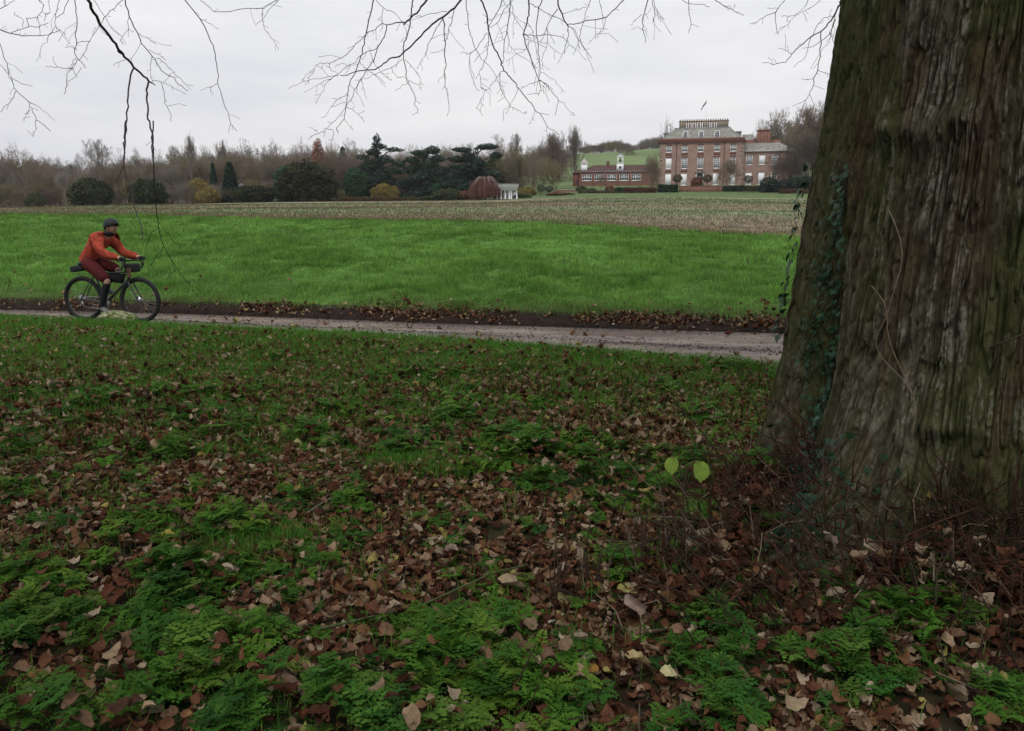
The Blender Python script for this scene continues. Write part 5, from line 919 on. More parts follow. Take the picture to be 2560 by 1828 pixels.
for nm, k, px, top, w, Y, label in evs:
    put_tree(nm, k, EV[k], px, top, w, Y, label, 'bush' if nm in ('golden_bush', 'shrub') else 'tree', None, rot=0 if 'cedar' in k else None)
k = ('rust',); cl = [(0, 0, z, 2.6 * (1 - z / 13.5) + .3, 2.6 * (1 - z / 13.5) + .3, .9) for z in np.linspace(1.2, 12, 14)]; EV['rust'] = ever_proto('rust', cl, 9000, .20, (0.19, 0.075, 0.040), (0.24, 0.105, 0.06), 411, shell=.3)
put_tree('conifer_tree', 'rust', EV['rust'], 800, 347, 66, 202, 'rust-brown pointed conifer above the biggest yew', 'tree')
# clipped trees by the mansion
for px, top, base, w, Y, label in ((1692, 436, 465, 22, 194, 'clipped lollipop tree left of the mansion door'), (1767, 436, 465, 22, 194, 'clipped lollipop tree right of the mansion door'), (1868, 438, 465, 20, 193, 'clipped lollipop tree in front of the wing'), (1352, 461, 487, 20, 180, 'clipped green ball, left of a pair by the pavilion'), (1373, 464, 487, 18, 181, 'clipped green ball, right of a pair by the pavilion')):
    put_tree('clipped_tree', 'ball', EV['ball'], px, top, w, Y, label, 'tree', base=base)
# far copse and hedgerow on the hill
for i in range(30):
    px = 1452 + i * 7.3 + rng.uniform(-3, 3)
    if 1592 < px < 1600: continue
    k = bare('bush', int(rng.integers(1, 3)), ['grey', 'olive', 'mauve'][rng.integers(0, 3)]); top = np.interp(px, [1450, 1500, 1545, 1590, 1610, 1660], [366, 360, 351, 368, 348, 341]) + rng.uniform(-3, 3)
    put_tree('bare_tree', k, BARE[k], px, top, rng.uniform(26, 40), 470 + rng.uniform(-8, 10), 'small hazy tree in the %s part of the row along the hilltop' % ('left' if px < 1530 else ('middle' if px < 1596 else 'right')), 'tree', 'row of trees along the hilltop')
for i, (px, top, w, lb) in enumerate(((1563, 374, 40, 'dense round tree on the green hillside, above the bell turret'), (1580, 385, 34, 'lower round tree beside the dense one on the hillside'), (1548, 388, 26, 'small tree left of the dense one on the hillside'))):
    k = bare('bush', i + 1, 'brown'); put_tree('bare_tree', k, BARE[k], px, top, w, 380 + i * 6, lb, 'tree')
for i in range(16):
    px = 1880 + i * 13; k = bare(*ft[rng.integers(0, 8)]); put_tree('bare_tree', k, BARE[k], px, np.interp(px, [1880, 1960, 2080], [330, 305, 300]) + rng.uniform(0, 30), rng.uniform(50, 70), 262 + rng.uniform(-10, 10), 'bare tree in the thick wood rising behind the wing', 'tree', 'wood on the rise behind the wing')
for i in range(22):
    px = 2075 + i * 26; k = bare(*ft[rng.integers(0, 8)]); put_tree('bare_tree', k, BARE[k], px, 300 + rng.uniform(0, 30), rng.uniform(60, 80), 225 + rng.uniform(-20, 25), 'bare tree hidden behind the lime trunk', 'tree', 'wood hidden behind the lime trunk')
# hedges: clipped boxes covered in small leaves
def hedge(px0, px1, y0, y1, Y, depth, top, label, col, colv, name='hedge', lump=.15, cat='hedge', zb=None, n=None):
    a, b = P(px0, 480, Y), P(px1, 480, Y); L = b[0] - a[0]; zt = P(px0, top, Y)[2]; cx_ = (a[0] + b[0]) / 2; z0 = h1(cx_, Y) - .3 if zb is None else P(px0, zb, Y)[2]; hh = zt - z0
    rg = np.random.default_rng(int(px0)); n = n or int(min(16000, 500 + L * hh * 190)); f = rg.choice(4, n, p=[.62, .22, .08, .08]); u = rg.uniform(-.5, .5, n); v = rg.uniform(0, 1, n); w = rg.uniform(-.5, .5, n)
    x = np.where(f < 2, u * L, np.where(f == 2, -.5, .5) * L); y = np.where(f == 0, -.5, w) * depth; z = np.where(f == 1, 1, v) * hh; lm = (fbm(x * .7, z * .9 + y, 0, 33, 3) - .5) * lump * 4; y = y - lm * (f == 0); z = z + lm * .6 * (z / hh)
    c = mixc(col, colv, (fbm(x * .5, z * 1.2, 0, 34, 3) - .35) * 3) * rg.uniform(.65, 1.3, (n, 1)); A = Acc(); A.box(-L / 2 + .15, L / 2 - .15, -depth / 2 + .2, depth / 2 - .1, 0, hh - .15, tuple(np.array(col) * .8)); cards(A, np.stack([x, y, z], -1) + rg.normal(0, .05, (n, 3)), .17, c, rg)
    o = A.build(name, MAT['ever']); o.location = (cx_, Y, z0); return tag(o, label, cat)
hedge(1645, 1693, 0, 0, 182, 1.6, 463, 'dark green clipped hedge left of the low brick garden wall', (0.020, 0.045, 0.018), (0.035, 0.065, 0.022))
hedge(1808, 1862, 0, 0, 183, 1.4, 466, 'dark green hedge right of the low brick garden wall', (0.022, 0.040, 0.018), (0.035, 0.055, 0.022))
hedge(1862, 1905, 0, 0, 183.2, 1.4, 466.5, 'browning hedge in front of the wing', (0.050, 0.050, 0.024), (0.095, 0.060, 0.035))
hedge(1950, 2100, 0, 0, 178, 1.5, 474, 'russet beech hedge beside the lime trunk', (0.110, 0.055, 0.032), (0.085, 0.055, 0.032))
hedge(1560, 1640, 0, 0, 181, 1.5, 470, 'red-brown hedge left of the mansion', (0.105, 0.052, 0.034), (0.075, 0.062, 0.034))
hedge(1446, 1562, 0, 0, 181, 1.2, 478, 'low ragged brown hedge in front of the brick range', (0.075, 0.055, 0.034), (0.060, 0.065, 0.032))
hedge(850, 1085, 0, 0, 176, 1.5, 493.5, 'long low russet hedge along the far edge of the field', (0.100, 0.060, 0.030), (0.090, 0.080, 0.030))
cl = [(-4.6, 0, 1.9, 1.9, 1.7, 1.9), (-5.6, -.2, 1.0, 1.2, 1.2, 1.2), (-3.4, 0, 1.2, 2.0, 1.6, 1.6), (-1.2, 0, 1.5, 2.0, 1.5, 1.7), (1.0, 0, 1.9, 2.0, 1.6, 1.8), (3.2, 0, 2.1, 2.0, 1.6, 1.8), (5.4, 0, 2.1, 2.2, 1.6, 2.0), (-2, .3, .7, 4, 1.5, 1), (4, .3, .9, 4, 1.5, 1.4)]
EV['yewmass'] = ever_proto('yewmass', cl, 15000, .2, (0.013, 0.026, 0.018), (0.024, 0.040, 0.026), 420); put_tree('yew_hedge', 'yewmass', EV['yewmass'], 1972, 438, 146, 181, 'billowing black-green yew hedge in front of the wing', 'hedge', rot=0)
# weeping tree over the pavilion
A, B = Acc(), Acc(); rg = np.random.default_rng(5); A.tube([(0, 0, 0), (.1, 0, 2), (0, 0, 4.2)], [.22, .16, .1], 7, (0.16, 0.13, 0.11)); P0, P1, C_ = [], [], []
for i in range(300):
    a = rg.uniform(0, 6.28); L = 3.4 * math.sqrt(rg.random()) * .9 + .3; hz = 5.0 - (L / 3.6) ** 2 * 2.4 + rg.normal(0, .15); tip = np.array([L * math.cos(a), L * math.sin(a), hz]); st = np.array([0, 0, 4.1]); md = np.array([L * .5 * math.cos(a), L * .5 * math.sin(a), 5.0]); 
    if i < 60: A.tube([st, md, tip], [.05, .035, .02], 4, (0.20, 0.16, 0.14) if i % 3 else (0.4, 0.36, 0.33), cap=False)
    for _ in range(5):
        s = tip + rg.normal(0, .25, 3); q = s.copy(); dv = np.array([math.cos(a) * .25, math.sin(a) * .25, 0])
        for k_ in range(3): e = q + dv * (.5 - k_ * .15) + [rg.normal(0, .05), rg.normal(0, .05), -(hz - .3) / 3.2 * rg.uniform(.6, 1.1)]; e[2] = max(e[2], .1); P0.append(q); P1.append(e); C_.append(np.array([0.14, 0.070, 0.055]) * rg.uniform(.7, 1.4)); q = e
segs_mesh(B, P0, P1, np.full(len(P0), .022), np.full(len(P0), .016), np.array(C_)); mesh_pair('weep', A, B, MAT['fbark'], MAT['fbark'])
put_tree('weeping_tree', 'weep', (5.2, 3.6), 1213, 440, 76, 169.0, 'purplish weeping tree drooping over the left of the white pavilion', 'tree', base=500)
print('trees done')

# unseen bare limes added beside and behind the viewer to shade the foreground
for x, y, h_, w, lb in ((-7.5, -3.5, 19, 6.5, 'tall unseen bare lime added for shade, left of the viewer'), (3.8, -4.0, 17, 6.8, 'tall unseen bare lime added for shade, behind the viewer'), (10.5, -1.0, 20, 6.5, 'tall unseen bare lime added for shade, right of the big trunk'), (-16, 1.5, 20, 6.0, 'farthest left of the unseen bare limes added for shade'), (-4.5, -13, 18, 6.5, 'second unseen bare lime added for shade behind the viewer')):
    k = bare('round', 2, 'dark'); o = empty('added_shade_tree', (x, y, 0)); hh, ww = BARE[k]; o.scale = (w / ww, w / ww, h_ / hh); tag(o, lb, 'tree')
    for nm, me in zip(('trunk', 'crown'), MEM[k]): c = bpy.data.objects.new(nm, me); COL.objects.link(c); c.parent = o; c.color = (*TINT[0], 1)
# ------------------------------------------------------------------ buildings
MB = {
 'brick': pm('weathered_red_brick', (0.340, 0.232, 0.192), var=.22, scale=.9, detail=8, rough=.9, col2=(0.240, 0.162, 0.134)), 'brick_red': pm('bright_red_brick', (0.215, 0.105, 0.080), var=.2, scale=1.5, rough=.9, col2=(0.155, 0.078, 0.060)),
 'brick_dark': pm('dark_red_brick', (0.145, 0.065, 0.050), var=.3, scale=2, rough=.9), 'brick_yellow': pm('yellow_grey_brick', (0.26, 0.21, 0.155), var=.25, scale=2, rough=.9), 'quoin': pm('quoin_stone', (0.33, 0.25, 0.20), var=.3, scale=1.6, rough=.9),
 'slate': pm('mossy_slate', (0.27, 0.265, 0.235), var=.3, scale=1.1, detail=9, rough=.85, col2=(0.125, 0.125, 0.105), aniso=(1, 1, 3)), 'tile': pm('old_clay_tiles', (0.090, 0.046, 0.038), var=.35, scale=2, rough=.9), 'white': pm('white_paint', (0.82, 0.83, 0.84), var=.06, scale=2, rough=.5),
 'glass': pm('dark_window_glass', (0.050, 0.060, 0.080), var=.5, scale=.5, rough=.12, spec=.6), 'lead': pm('lead_sheet', (0.30, 0.32, 0.35), var=.15, scale=2, rough=.6), 'stone': pm('pale_stone', (0.40, 0.385, 0.34), var=.15, scale=2, rough=.8), 'dark': pm('dark_timber', (0.035, 0.028, 0.024), var=.3, scale=3, rough=.6), 'iron': pm('iron_pipe', (0.09, 0.035, 0.03), var=.2, scale=3, rough=.6), 'navy': pm('flag_cloth', (1, 1, 1), attr=True, var=.1, scale=2, rough=.8)}
# courses of brick on the walls
def courses(m):
    t = m.node_tree; b = [n for n in t.nodes if n.type == 'BSDF_PRINCIPLED'][0]; src = b.inputs['Base Color'].links[0].from_socket
    g = N(t, 'ShaderNodeTexCoord'); sp = N(t, 'ShaderNodeSeparateXYZ'); LK(t, g.outputs['Object'], sp.inputs[0]); ad = N(t, 'ShaderNodeMath', operation='ADD'); LK(t, sp.outputs[0], ad.inputs[0]); LK(t, sp.outputs[1], ad.inputs[1])
    cb = N(t, 'ShaderNodeCombineXYZ'); LK(t, ad.outputs[0], cb.inputs[0]); LK(t, sp.outputs[2], cb.inputs[1])
    k = N(t, 'ShaderNodeTexBrick', ins={'Scale': 4.4, 'Mortar Size': .02, 'Color1': (1, 1, 1, 1), 'Color2': (.82, .82, .82, 1), 'Mortar': (1.25, 1.25, 1.2, 1)}); LK(t, cb.outputs[0], k.inputs['Vector'])
    x = N(t, 'ShaderNodeMix', data_type='RGBA'); x.blend_type = 'MULTIPLY'; x.inputs[0].default_value = 1; LK(t, src, x.inputs[6]); LK(t, k.outputs[0], x.inputs[7]); LK(t, x.outputs[2], b.inputs['Base Color'])
for k_ in ('brick', 'brick_red', 'brick_dark', 'brick_yellow'): courses(MB[k_])
def wall_open(A, x0, x1, z0, z1, ops, y=0.0, dep=.18, mi=0):
    """front wall face at y (facing -y) with real openings and reveals; ops = (xa, xb, za, zb)"""
    xs = sorted({x0, x1, *[o[0] for o in ops], *[o[1] for o in ops]}); zs = sorted({z0, z1, *[o[2] for o in ops], *[o[3] for o in ops]})
    for i in range(len(xs) - 1):
        for j in range(len(zs) - 1):
            a, b, c, d = xs[i], xs[i + 1], zs[j], zs[j + 1]; mx, mz = (a + b) / 2, (c + d) / 2
            if any(o[0] < mx < o[1] and o[2] < mz < o[3] for o in ops): continue
            A.add([(a, y, c), (b, y, c), (b, y, d), (a, y, d)], [(0, 1, 2, 3)], None, mi)
    for a, b, c, d in ops:
        A.add([(a, y, c), (a, y + dep, c), (a, y + dep, d), (a, y, d), (b, y, c), (b, y + dep, c), (b, y + dep, d), (b, y, d)], [(0, 1, 2, 3), (5, 4, 7, 6), (3, 2, 6, 7), (1, 0, 4, 5)], None, mi)
def window(parent, xa, xb, za, zb, y, nx, nz, shut=False, fr=.13, sill=True, bar=.078):
    A = Acc(); e = .003; yy = y + .06
    A.box(xa + e, xa + fr, yy, yy + .07, za + e, zb - e); A.box(xb - fr, xb - e, yy, yy + .07, za + e, zb - e); A.box(xa + fr, xb - fr, yy, yy + .07, za + e, za + fr); A.box(xa + fr, xb - fr, yy, yy + .07, zb - fr, zb - e)
    w = (xb - xa - 2 * fr) / nx; h = (zb - za - 2 * fr) / nz
    for i in range(1, nx): x = xa + fr + w * i; A.box(x - bar / 2, x + bar / 2, yy + .008, yy + .055, za + fr, zb - fr)
    for j in range(1, nz):
        z = za + fr + h * j; b2 = bar if j != nz // 2 else bar * 1.5
        for i in range(nx): x0_ = xa + fr + w * i + (bar / 2 if i else 0); x1_ = xa + fr + w * (i + 1) - (bar / 2 if i < nx - 1 else 0); A.box(x0_, x1_, yy + .012, yy + .05, z - b2 / 2, z + b2 / 2)
    if sill: A.box(xa - .06, xb + .06, y - .07, y - .003, za - .10, za + .01)
    o = A.build('window', MB['white'], parent); G_ = Acc(); G_.box(xa + fr * .5, xb - fr * .5, yy + .062, yy + .08, za + fr * .5, zb - fr * .5) if not shut else G_.box(xa + fr, xb - fr, yy + .03, yy + .066, za + fr, zb - fr)
    G_.build('blind' if shut else 'pane', MB['white'] if shut else MB['glass'], o); return o
def poly(A, V, F, mi=0): A.add(V, F, None, mi)
# mansion, turned to face the camera; local x along the front, y into the house
az = math.radians(13.0); hp = P(1750, 465, 199.5)
man = empty('brick_mansion', tuple(hp), -az); tag(man, 'three-storey Georgian red brick mansion with slate roof, dormers and long chimney stack', 'mansion')
W, D_, CX = 20.1, 15.0, [-7.75, -3.95, -.15, 3.65, 7.45]
r1 = [(c - .70, c + .70, 8.1, 9.62) for c in CX]; r2 = [(c - .70, c + .70, 4.15, 6.75) for c in CX]; r3 = [(c - .70, c + .70, .2, 3.0) for i, c in enumerate(CX) if i != 2]; door = (CX[2] - .68, CX[2] + .68, .12, 2.95)
A = Acc(); wall_open(A, -W / 2, W / 2, -2.5, 10.3, r1 + r2 + r3 + [door]); A.add([(-W/2,0,-2.5),(-W/2,D_,-2.5),(-W/2,D_,10.3),(-W/2,0,10.3),(W/2,0,-2.5),(W/2,D_,-2.5),(W/2,D_,10.3),(W/2,0,10.3)], [(0,3,2,1),(4,5,6,7),(1,2,6,5)]); A.build('wall', MB['brick'], man)
A = Acc(); 
for c in CX:
    for za, zb in ((9.63, 9.95), (7.35, 7.98), (6.77, 7.2), (3.35, 4.0)): A.box(c - .72, c + .72, -.035, -.002, za, zb)
A.build('lintel_panels', MB['brick_red'], man)
for sx in (-1, 1):
    A = Acc()
    for k in range(22): w = .75 if k % 2 else .5; xx = sorted((sx * (W / 2 + .02), sx * (W / 2 + .02 - w))); A.box(xx[0], xx[1], -.05, -.002, .05 + k * .465, .05 + k * .465 + .45)
    A.build('quoin', MB['quoin'], man)
A = Acc(); A.box(-W / 2 - .3, W / 2 + .3, -.35, D_ + .3, 10.3, 10.5); A.box(-W / 2 - .18, W / 2 + .18, -.2, D_ + .2, 10.502, 10.7); A.build('cornice', MB['brick_dark'], man)
A = Acc(); A.box(-W / 2 - .02, W / 2 + .02, -.03, .35, 10.702, 11.35); A.box(-W / 2 - .02, -W / 2 + .35, .352, D_, 10.702, 11.35); A.box(W / 2 - .35, W / 2 + .02, .352, D_, 10.702, 11.35); A.build('parapet', MB['brick_red'], man)
e0, e1, t0, t1, zr0, zr1 = -9.55, 9.55, -6.6, 6.6, 11.2, 14.1
A = Acc(); V = [(e0, .6, zr0), (e1, .6, zr0), (e1, D_ - .6, zr0), (e0, D_ - .6, zr0), (t0, 3.6, zr1), (t1, 3.6, zr1), (t1, D_ - 3.6, zr1), (t0, D_ - 3.6, zr1)]; A.add(V, [(0, 1, 5, 4), (1, 2, 6, 5), (2, 3, 7, 6), (3, 0, 4, 7), (4, 5, 6, 7)]); A.box(t0 - .1, t1 + .1, 3.5, 3.75, zr1 - .05, zr1 + .12, None, 1); A.build('roof', [MB['slate'], MB['lead']], man)
for i, (c, w) in enumerate(((-3.95, 1.3), (-.2, 1.3), (3.55, 1.3))):
    A = Acc(); A.box(c - w / 2, c - w / 2 + .16, .95, 3.2, 11.15, 12.75); A.box(c + w / 2 - .16, c + w / 2, .95, 3.2, 11.15, 12.75); A.box(c - w / 2 + .16, c + w / 2 - .16, .95, 1.1, 11.15, 11.4)
    n = 10; arc = [(c + (w / 2) * math.cos(math.pi * k / n), 12.75 + .42 * math.sin(math.pi * k / n)) for k in range(n + 1)]; arc2 = [(c + (w / 2 - .17) * math.cos(math.pi * k / n), 12.72 + .26 * math.sin(math.pi * k / n)) for k in range(n + 1)]
    for k in range(n):
        (xa, za), (xb, zb), (xc, zc), (xd, zd) = arc[k], arc[k + 1], arc2[k + 1], arc2[k]; A.add([(xa, .93, za), (xb, .93, zb), (xc, .93, zc), (xd, .93, zd)], [(0, 1, 2, 3)]); A.add([(xa, .93, za), (xb, .93, zb), (xb, 3.4, zb), (xa, 3.4, za)], [(0, 1, 2, 3)], None, 1)
    d = A.build('dormer', [MB['white'], MB['lead']], man); B = Acc(); B.add([(x, 1.04, z) for x, z in arc2] + [(c - w / 2 + .1, 1.04, 11.4), (c + w / 2 - .1, 1.04, 11.4)], [tuple(range(n + 1)) + (n + 1, n + 2)]); B.build('pane', MB['glass'], d)
    B = Acc(); [B.box(c + x - .02, c + x + .02, .97, 1.02, 11.4, 12.9) for x in (-.16, .16)]; [B.box(c - w / 2 + .16, c + w / 2 - .16, .975, 1.015, z - .02, z + .02) for z in (11.8, 12.2, 12.6)]; B.build('glazing_bars', MB['white'], d)
for sx in (-1, 1):
    A = Acc(); xa, xb = sorted((sx * 9.35, sx * 7.4)); A.box(xa, xb, 5.2, 6.6, 11.3, 13.1); A.box(*sorted((sx * 9.5, sx * 7.2)), 5.05, 6.75, 13.1, 13.28, None, 1); A.box(*sorted((sx * 9.48, sx * 9.36)), 5.15, 6.65, 11.3, 13.098, None, 2); A.build('dormer', [MB['slate'], MB['lead'], MB['white']], man)
A = Acc(); sx0, sx1 = -5.65, 6.25; A.box(sx0, sx1, 4.6, 6.0, 14.0, 14.35); n = 21
for k in range(n):
    if k in (3, 5, 7, 9, 13, 15): x = sx0 + (k + .5) * (sx1 - sx0) / n; A.box(x - .16, x + .16, 4.62, 5.98, 14.352, 15.7); continue
    x = sx0 + (k + .5) * (sx1 - sx0) / n; A.box(x - .255, x + .255, 4.5, 6.1, 14.352, 15.75)
A.box(sx0 - .06, sx1 + .06, 4.44, 6.16, 15.752, 15.95); ch = A.build('chimney_stack', MB['brick_yellow'], man)
for k in range(n): x = sx0 + (k + .5) * (sx1 - sx0) / n; B = Acc(); v, f = lathe([(.15, 0), (.12, .32), (.15, .36), (.13, .42), (.06, .42)], 8); B.add(v + [x, 5.3, 15.95], f); B.build('chimney_pot', MB['brick_yellow'], ch)
A = Acc(); A.tube([(.85, 9.5, 14.05), (.85, 9.5, 21.9)], [.06, .035], 8); fp = A.build('flagpole', MB['white'], man)
A = Acc(); nn_ = 12; V, Cc = [], []
for i in range(nn_ + 1):
    for j in range(5): s_ = i / nn_; q = j / 4; V.append((.8 - s_ * 1.35 + .05 * math.sin(9 * s_) , 9.5 + .18 * math.sin(7 * s_ + 5 * q), 21.6 - s_ * 2.3 - q * (.75 - .35 * s_))); Cc.append((0.5, 0.1, 0.1) if j == 2 else ((0.5, 0.5, 0.55) if i % 4 == 1 else (0.06, 0.07, 0.16)))
A.add(V, [(i * 5 + j, (i + 1) * 5 + j, (i + 1) * 5 + j + 1, i * 5 + j + 1) for i in range(nn_) for j in range(4)], Cc); A.build('flag', MB['navy'], fp)
for i, o_ in enumerate(r1): window(man, *o_, 0, 4, 2)
for i, o_ in enumerate(r2): window(man, *o_, 0, 4, 5, shut=(i == 0))
for i, o_ in enumerate(r3): window(man, *o_, 0, 4, 5, shut=True)
A = Acc(); c = CX[2]; A.box(c - 1.02, c - .68, -.12, .12, .05, 3.0); A.box(c + .68, c + 1.02, -.12, .12, .05, 3.0); A.box(c - 1.05, c + 1.05, -.14, .12, 3.002, 3.3); A.box(c - 1.25, c + 1.25, -.35, .1, 3.302, 3.45, None, 1); A.build('door_surround', [MB['stone'], MB['lead']], man)
A = Acc(); A.box(c - .67, c + .67, .14, .2, .13, 2.94); A.box(c - .56, c - .06, .125, .139, .3, 1.1, None, 1); A.box(c + .06, c + .56, .125, .139, .3, 1.1, None, 1); A.build('door', [MB['dark'], MB['iron']], man)
A = Acc(); A.box(c - .5, c - .06, .12, .138, 1.3, 2.7); A.box(c + .06, c + .5, .12, .138, 1.3, 2.7); A.build('door_glazing', MB['glass'], man)
A = Acc(); [A.box(c - 1.6 - .3 * k, c + 1.6 + .3 * k, -.5 - .32 * (k + 1), -.5 - .32 * k if k else -.16, -.12 - .16 * (k + 1), .04 - .16 * (k + 1) + .14) for k in range(3)]; A.build('steps', MB['stone'], man)
for x in (-5.9, 5.4): A = Acc(); A.tube([(x, -.1, .1), (x, -.1, 10.25)], .07, 6); A.box(x - .14, x + .14, -.2, -.01, 9.9, 10.2); A.build('drainpipe', MB['iron'], man)
# wing
wg = empty('brick_wing', tuple(hp), -az); tag(wg, 'two-storey brick wing with mossy hipped roof, joined to the right end of the mansion', 'house wing')
x0, x1, yb = 10.13, 21.4, .9; cx = [11.35, 14.3, 17.25]; ops = [(c - .7, c + .7, 4.9, 7.15) for c in cx] + [(c - .7, c + .7, .2, 3.1) for c in cx]
A = Acc(); wall_open(A, x0, x1, -2.5, 7.9, ops, yb); A.add([(x0, yb, -2.5), (x0, 9, -2.5), (x0, 9, 7.9), (x0, yb, 7.9), (x1, yb, -2.5), (x1, 9, -2.5), (x1, 9, 7.9), (x1, yb, 7.9)], [(0, 3, 2, 1), (4, 5, 6, 7), (1, 2, 6, 5)]); A.build('wall', MB['brick'], wg)
A = Acc(); A.box(x0 + .02, x1 + .4, yb - .4, yb + .1, 7.902, 8.15); A.build('eaves', MB['stone'], wg)
A = Acc(); A.add([(x0, yb - .3, 8.16), (x1 + .4, yb - .3, 8.16), (x1 + .4, 9, 8.16), (x0, 9, 8.16), (x0, 4.2, 10.3), (x1 - 3.0, 4.2, 10.3)], [(0, 1, 5, 4), (1, 2, 5), (2, 3, 4, 5), (3, 0, 4)]); A.build('roof', MB['slate'], wg)
for i, o_ in enumerate(ops): window(wg, *o_, yb, 4, 4, shut=i in (1, 3, 4))
A = Acc()
for k in range(4): A.box(13.25 + k * .78, 13.25 + k * .78 + .70, 5.2, 6.8, 7.5, 13.2)
A.box(13.3, 16.2, 5.3, 6.7, 7.5, 13.1); A.box(13.15, 16.4, 5.1, 6.9, 13.202, 13.55); A.build('chimney_stack', MB['brick_red'], wg)
A = Acc(); A.box(10.4, 13.1, 6.9, 11, 7.6, 11.3); A.box(16.5, 18.8, 7.1, 11, 7.6, 11.25); A.build('rear_wall', MB['brick_red'], wg)
A = Acc(); A.add([(9.9, 7.6, 11.3), (13.6, 7.6, 11.3), (13.6, 10.5, 13.0), (9.9, 10.5, 13.0), (9.9, 13, 11.3), (13.6, 13, 11.3)], [(0, 1, 2, 3), (3, 2, 5, 4)]); A.build('rear_roof', MB['slate'], wg)
A = Acc(); A.box(12.55, 13.1, 7.5, 8.6, 11.5, 12.85); A.build('rear_dormer', MB['white'], wg)
# low garden wall
p0, p1 = P(1698, 481, 182.6), P(1806, 480.5, 182.6); A = Acc(); zt = P(1750, 466, 182.6)[2]; L = p1[0] - p0[0]; zb = h1((p0[0] + p1[0]) / 2, 182.6) - .4; A.box(-L / 2, L / 2, 0, .35, 0, zt - zb - .08); A.box(-L / 2 - .05, L / 2 + .05, -.05, .4, zt - zb - .078, zt - zb)
for k in range(7): x = -L / 2 + (k + .25) * L / 6.6; A.box(x - .15, x + .15, -.06, -.002, 0, zt - zb - .09)
o = A.build('garden_wall', MB['brick_red']); o.location = ((p0[0] + p1[0]) / 2, 182.6, zb); tag(o, 'low red brick garden wall in front of the mansion door', 'wall')
p0, p1 = P(1386, 480, 186), P(1440, 480, 186); A = Acc(); L = p1[0] - p0[0]; zb = h1(p0[0], 186) - .4; zt = P(1400, 474, 186)[2]; A.box(-L / 2, L / 2, 0, .35, 0, zt - zb - .12); A.box(-L / 2 - .05, L / 2 + .05, -.05, .4, zt - zb - .118, zt - zb, None, 1); o = A.build('garden_wall', [MB['brick_red'], MB['stone']]); o.location = ((p0[0] + p1[0]) / 2, 186, zb); tag(o, 'low brick wall with pale coping left of the brick range', 'wall')
# metal park rail in front of the hedge
p0, p1 = P(1845, 482, 179), P(1906, 482, 179); A = Acc(); 
rail = empty('park_railing', (p0[0], 179, h1(p0[0], 179))); tag(rail, 'thin iron park railing on the lawn in front of the wing', 'railing')
for k in range(14):
    x = (p1[0] - p0[0]) * k / 13; z = h1(p0[0] + x, 179) - rail.location[2]; B = Acc(); B.box(x - .02, x + .02, -.02, .02, z - .1, z + 1.0); B.build('post', MB['dark'], rail)
for zz_ in (.3, .6, .95): A.tube([((p1[0] - p0[0]) * k / 13, 0, h1(p0[0] + (p1[0] - p0[0]) * k / 13, 179) - rail.location[2] + zz_) for k in range(14)], .012, 4)
A.build('rail', MB['dark'], rail)
# brick range with the two white turrets
op = P(1520, 467, 203); S = 203 / FPX; LX = lambda px: (px - 1520) * S; LZ = lambda py: (467 - py) * S
rg_ = empty('brick_stable_range', tuple(op), -math.radians(6.9)); tag(rg_, 'long low brick range with dark tiled roof and white turrets, left of the mansion', 'outbuilding')
wins = [(LX(1180 + c * .2198 - 11.5), LX(1180 + c * .2198 + 11.5), LZ(452.3), LZ(437)) for c in (1313, 1447, 1585, 1720, 1855)]; A = Acc(); xa, xb = LX(1450), LX(1640)
wall_open(A, xa, xb, -2, LZ(431.5), wins); A.add([(xa, 0, -2), (xa, 6, -2), (xa, 6, LZ(431.5)), (xa, 0, LZ(431.5)), (xb, 0, -2), (xb, 6, -2), (xb, 6, LZ(431.5)), (xb, 0, LZ(431.5))], [(0, 3, 2, 1), (4, 5, 6, 7)]); 
for c in (1380, 1516, 1652, 1787): x = LX(1180 + c * .2198); A.box(x - .18, x + .18, -.12, -.002, -1, LZ(431.5) - .1)
A.build('wall', MB['brick_red'], rg_)
for w_ in wins: window(rg_, *w_, 0, 5, 2, fr=.1, bar=.09)
A = Acc(); A.box(xa - .2, xb + .2, -.25, .1, LZ(431.4), LZ(430.0)); A.build('eaves', MB['lead'], rg_)
A = Acc(); z0, z1 = LZ(429.9), LZ(413); A.add([(xa - .2, .12, z0), (xb, .12, z0), (xb, 4, z1), (LX(1484), 4, z1), (xa - .2, 8, z0), (xb, 8, z0)], [(0, 1, 2, 3), (4, 0, 3), (5, 4, 3, 2)]); A.build('roof', MB['tile'], rg_)
A = Acc(); A.box(LX(1515), LX(1522), 4.0, 4.8, z1 - .6, LZ(403)); A.build('chimney_stack', MB['brick_dark'], rg_)
A = Acc(); A.box(LX(1433.5), LX(1449.5), .8, 6, -2, LZ(434)); A.build('side_wall', MB['brick_dark'], rg_); A = Acc(); A.add([(LX(1431), .5, LZ(434)), (LX(1452), .5, LZ(434)), (LX(1452), 3, LZ(424)), (LX(1448), 3, LZ(424)), (LX(1431), 6, LZ(434)), (LX(1452), 6, LZ(434))], [(0, 1, 2, 3), (4, 0, 3), (5, 4, 3, 2)]); A.build('side_roof', MB['tile'], rg_)
cxp = LX(1461); A = Acc(); hw = .78; A.box(cxp - hw, cxp + hw, .8, .8 + 2 * hw, LZ(431), LZ(412.5)); A.box(cxp - hw - .1, cxp + hw + .1, .7, .9 + 2 * hw, LZ(412.4), LZ(411.2)); tr = A.build('cupola', MB['white'], rg_)
B = Acc(); v, f = lathe([(1.08, 0), (.98, .3), (.62, .72), (.28, 1.0), (.10, 1.25), (.05, 1.6), (.0, 1.7)], 8); B.add(v + [cxp, .8 + hw, LZ(411.1)], f); B.build('cupola_roof', MB['stone'], tr)
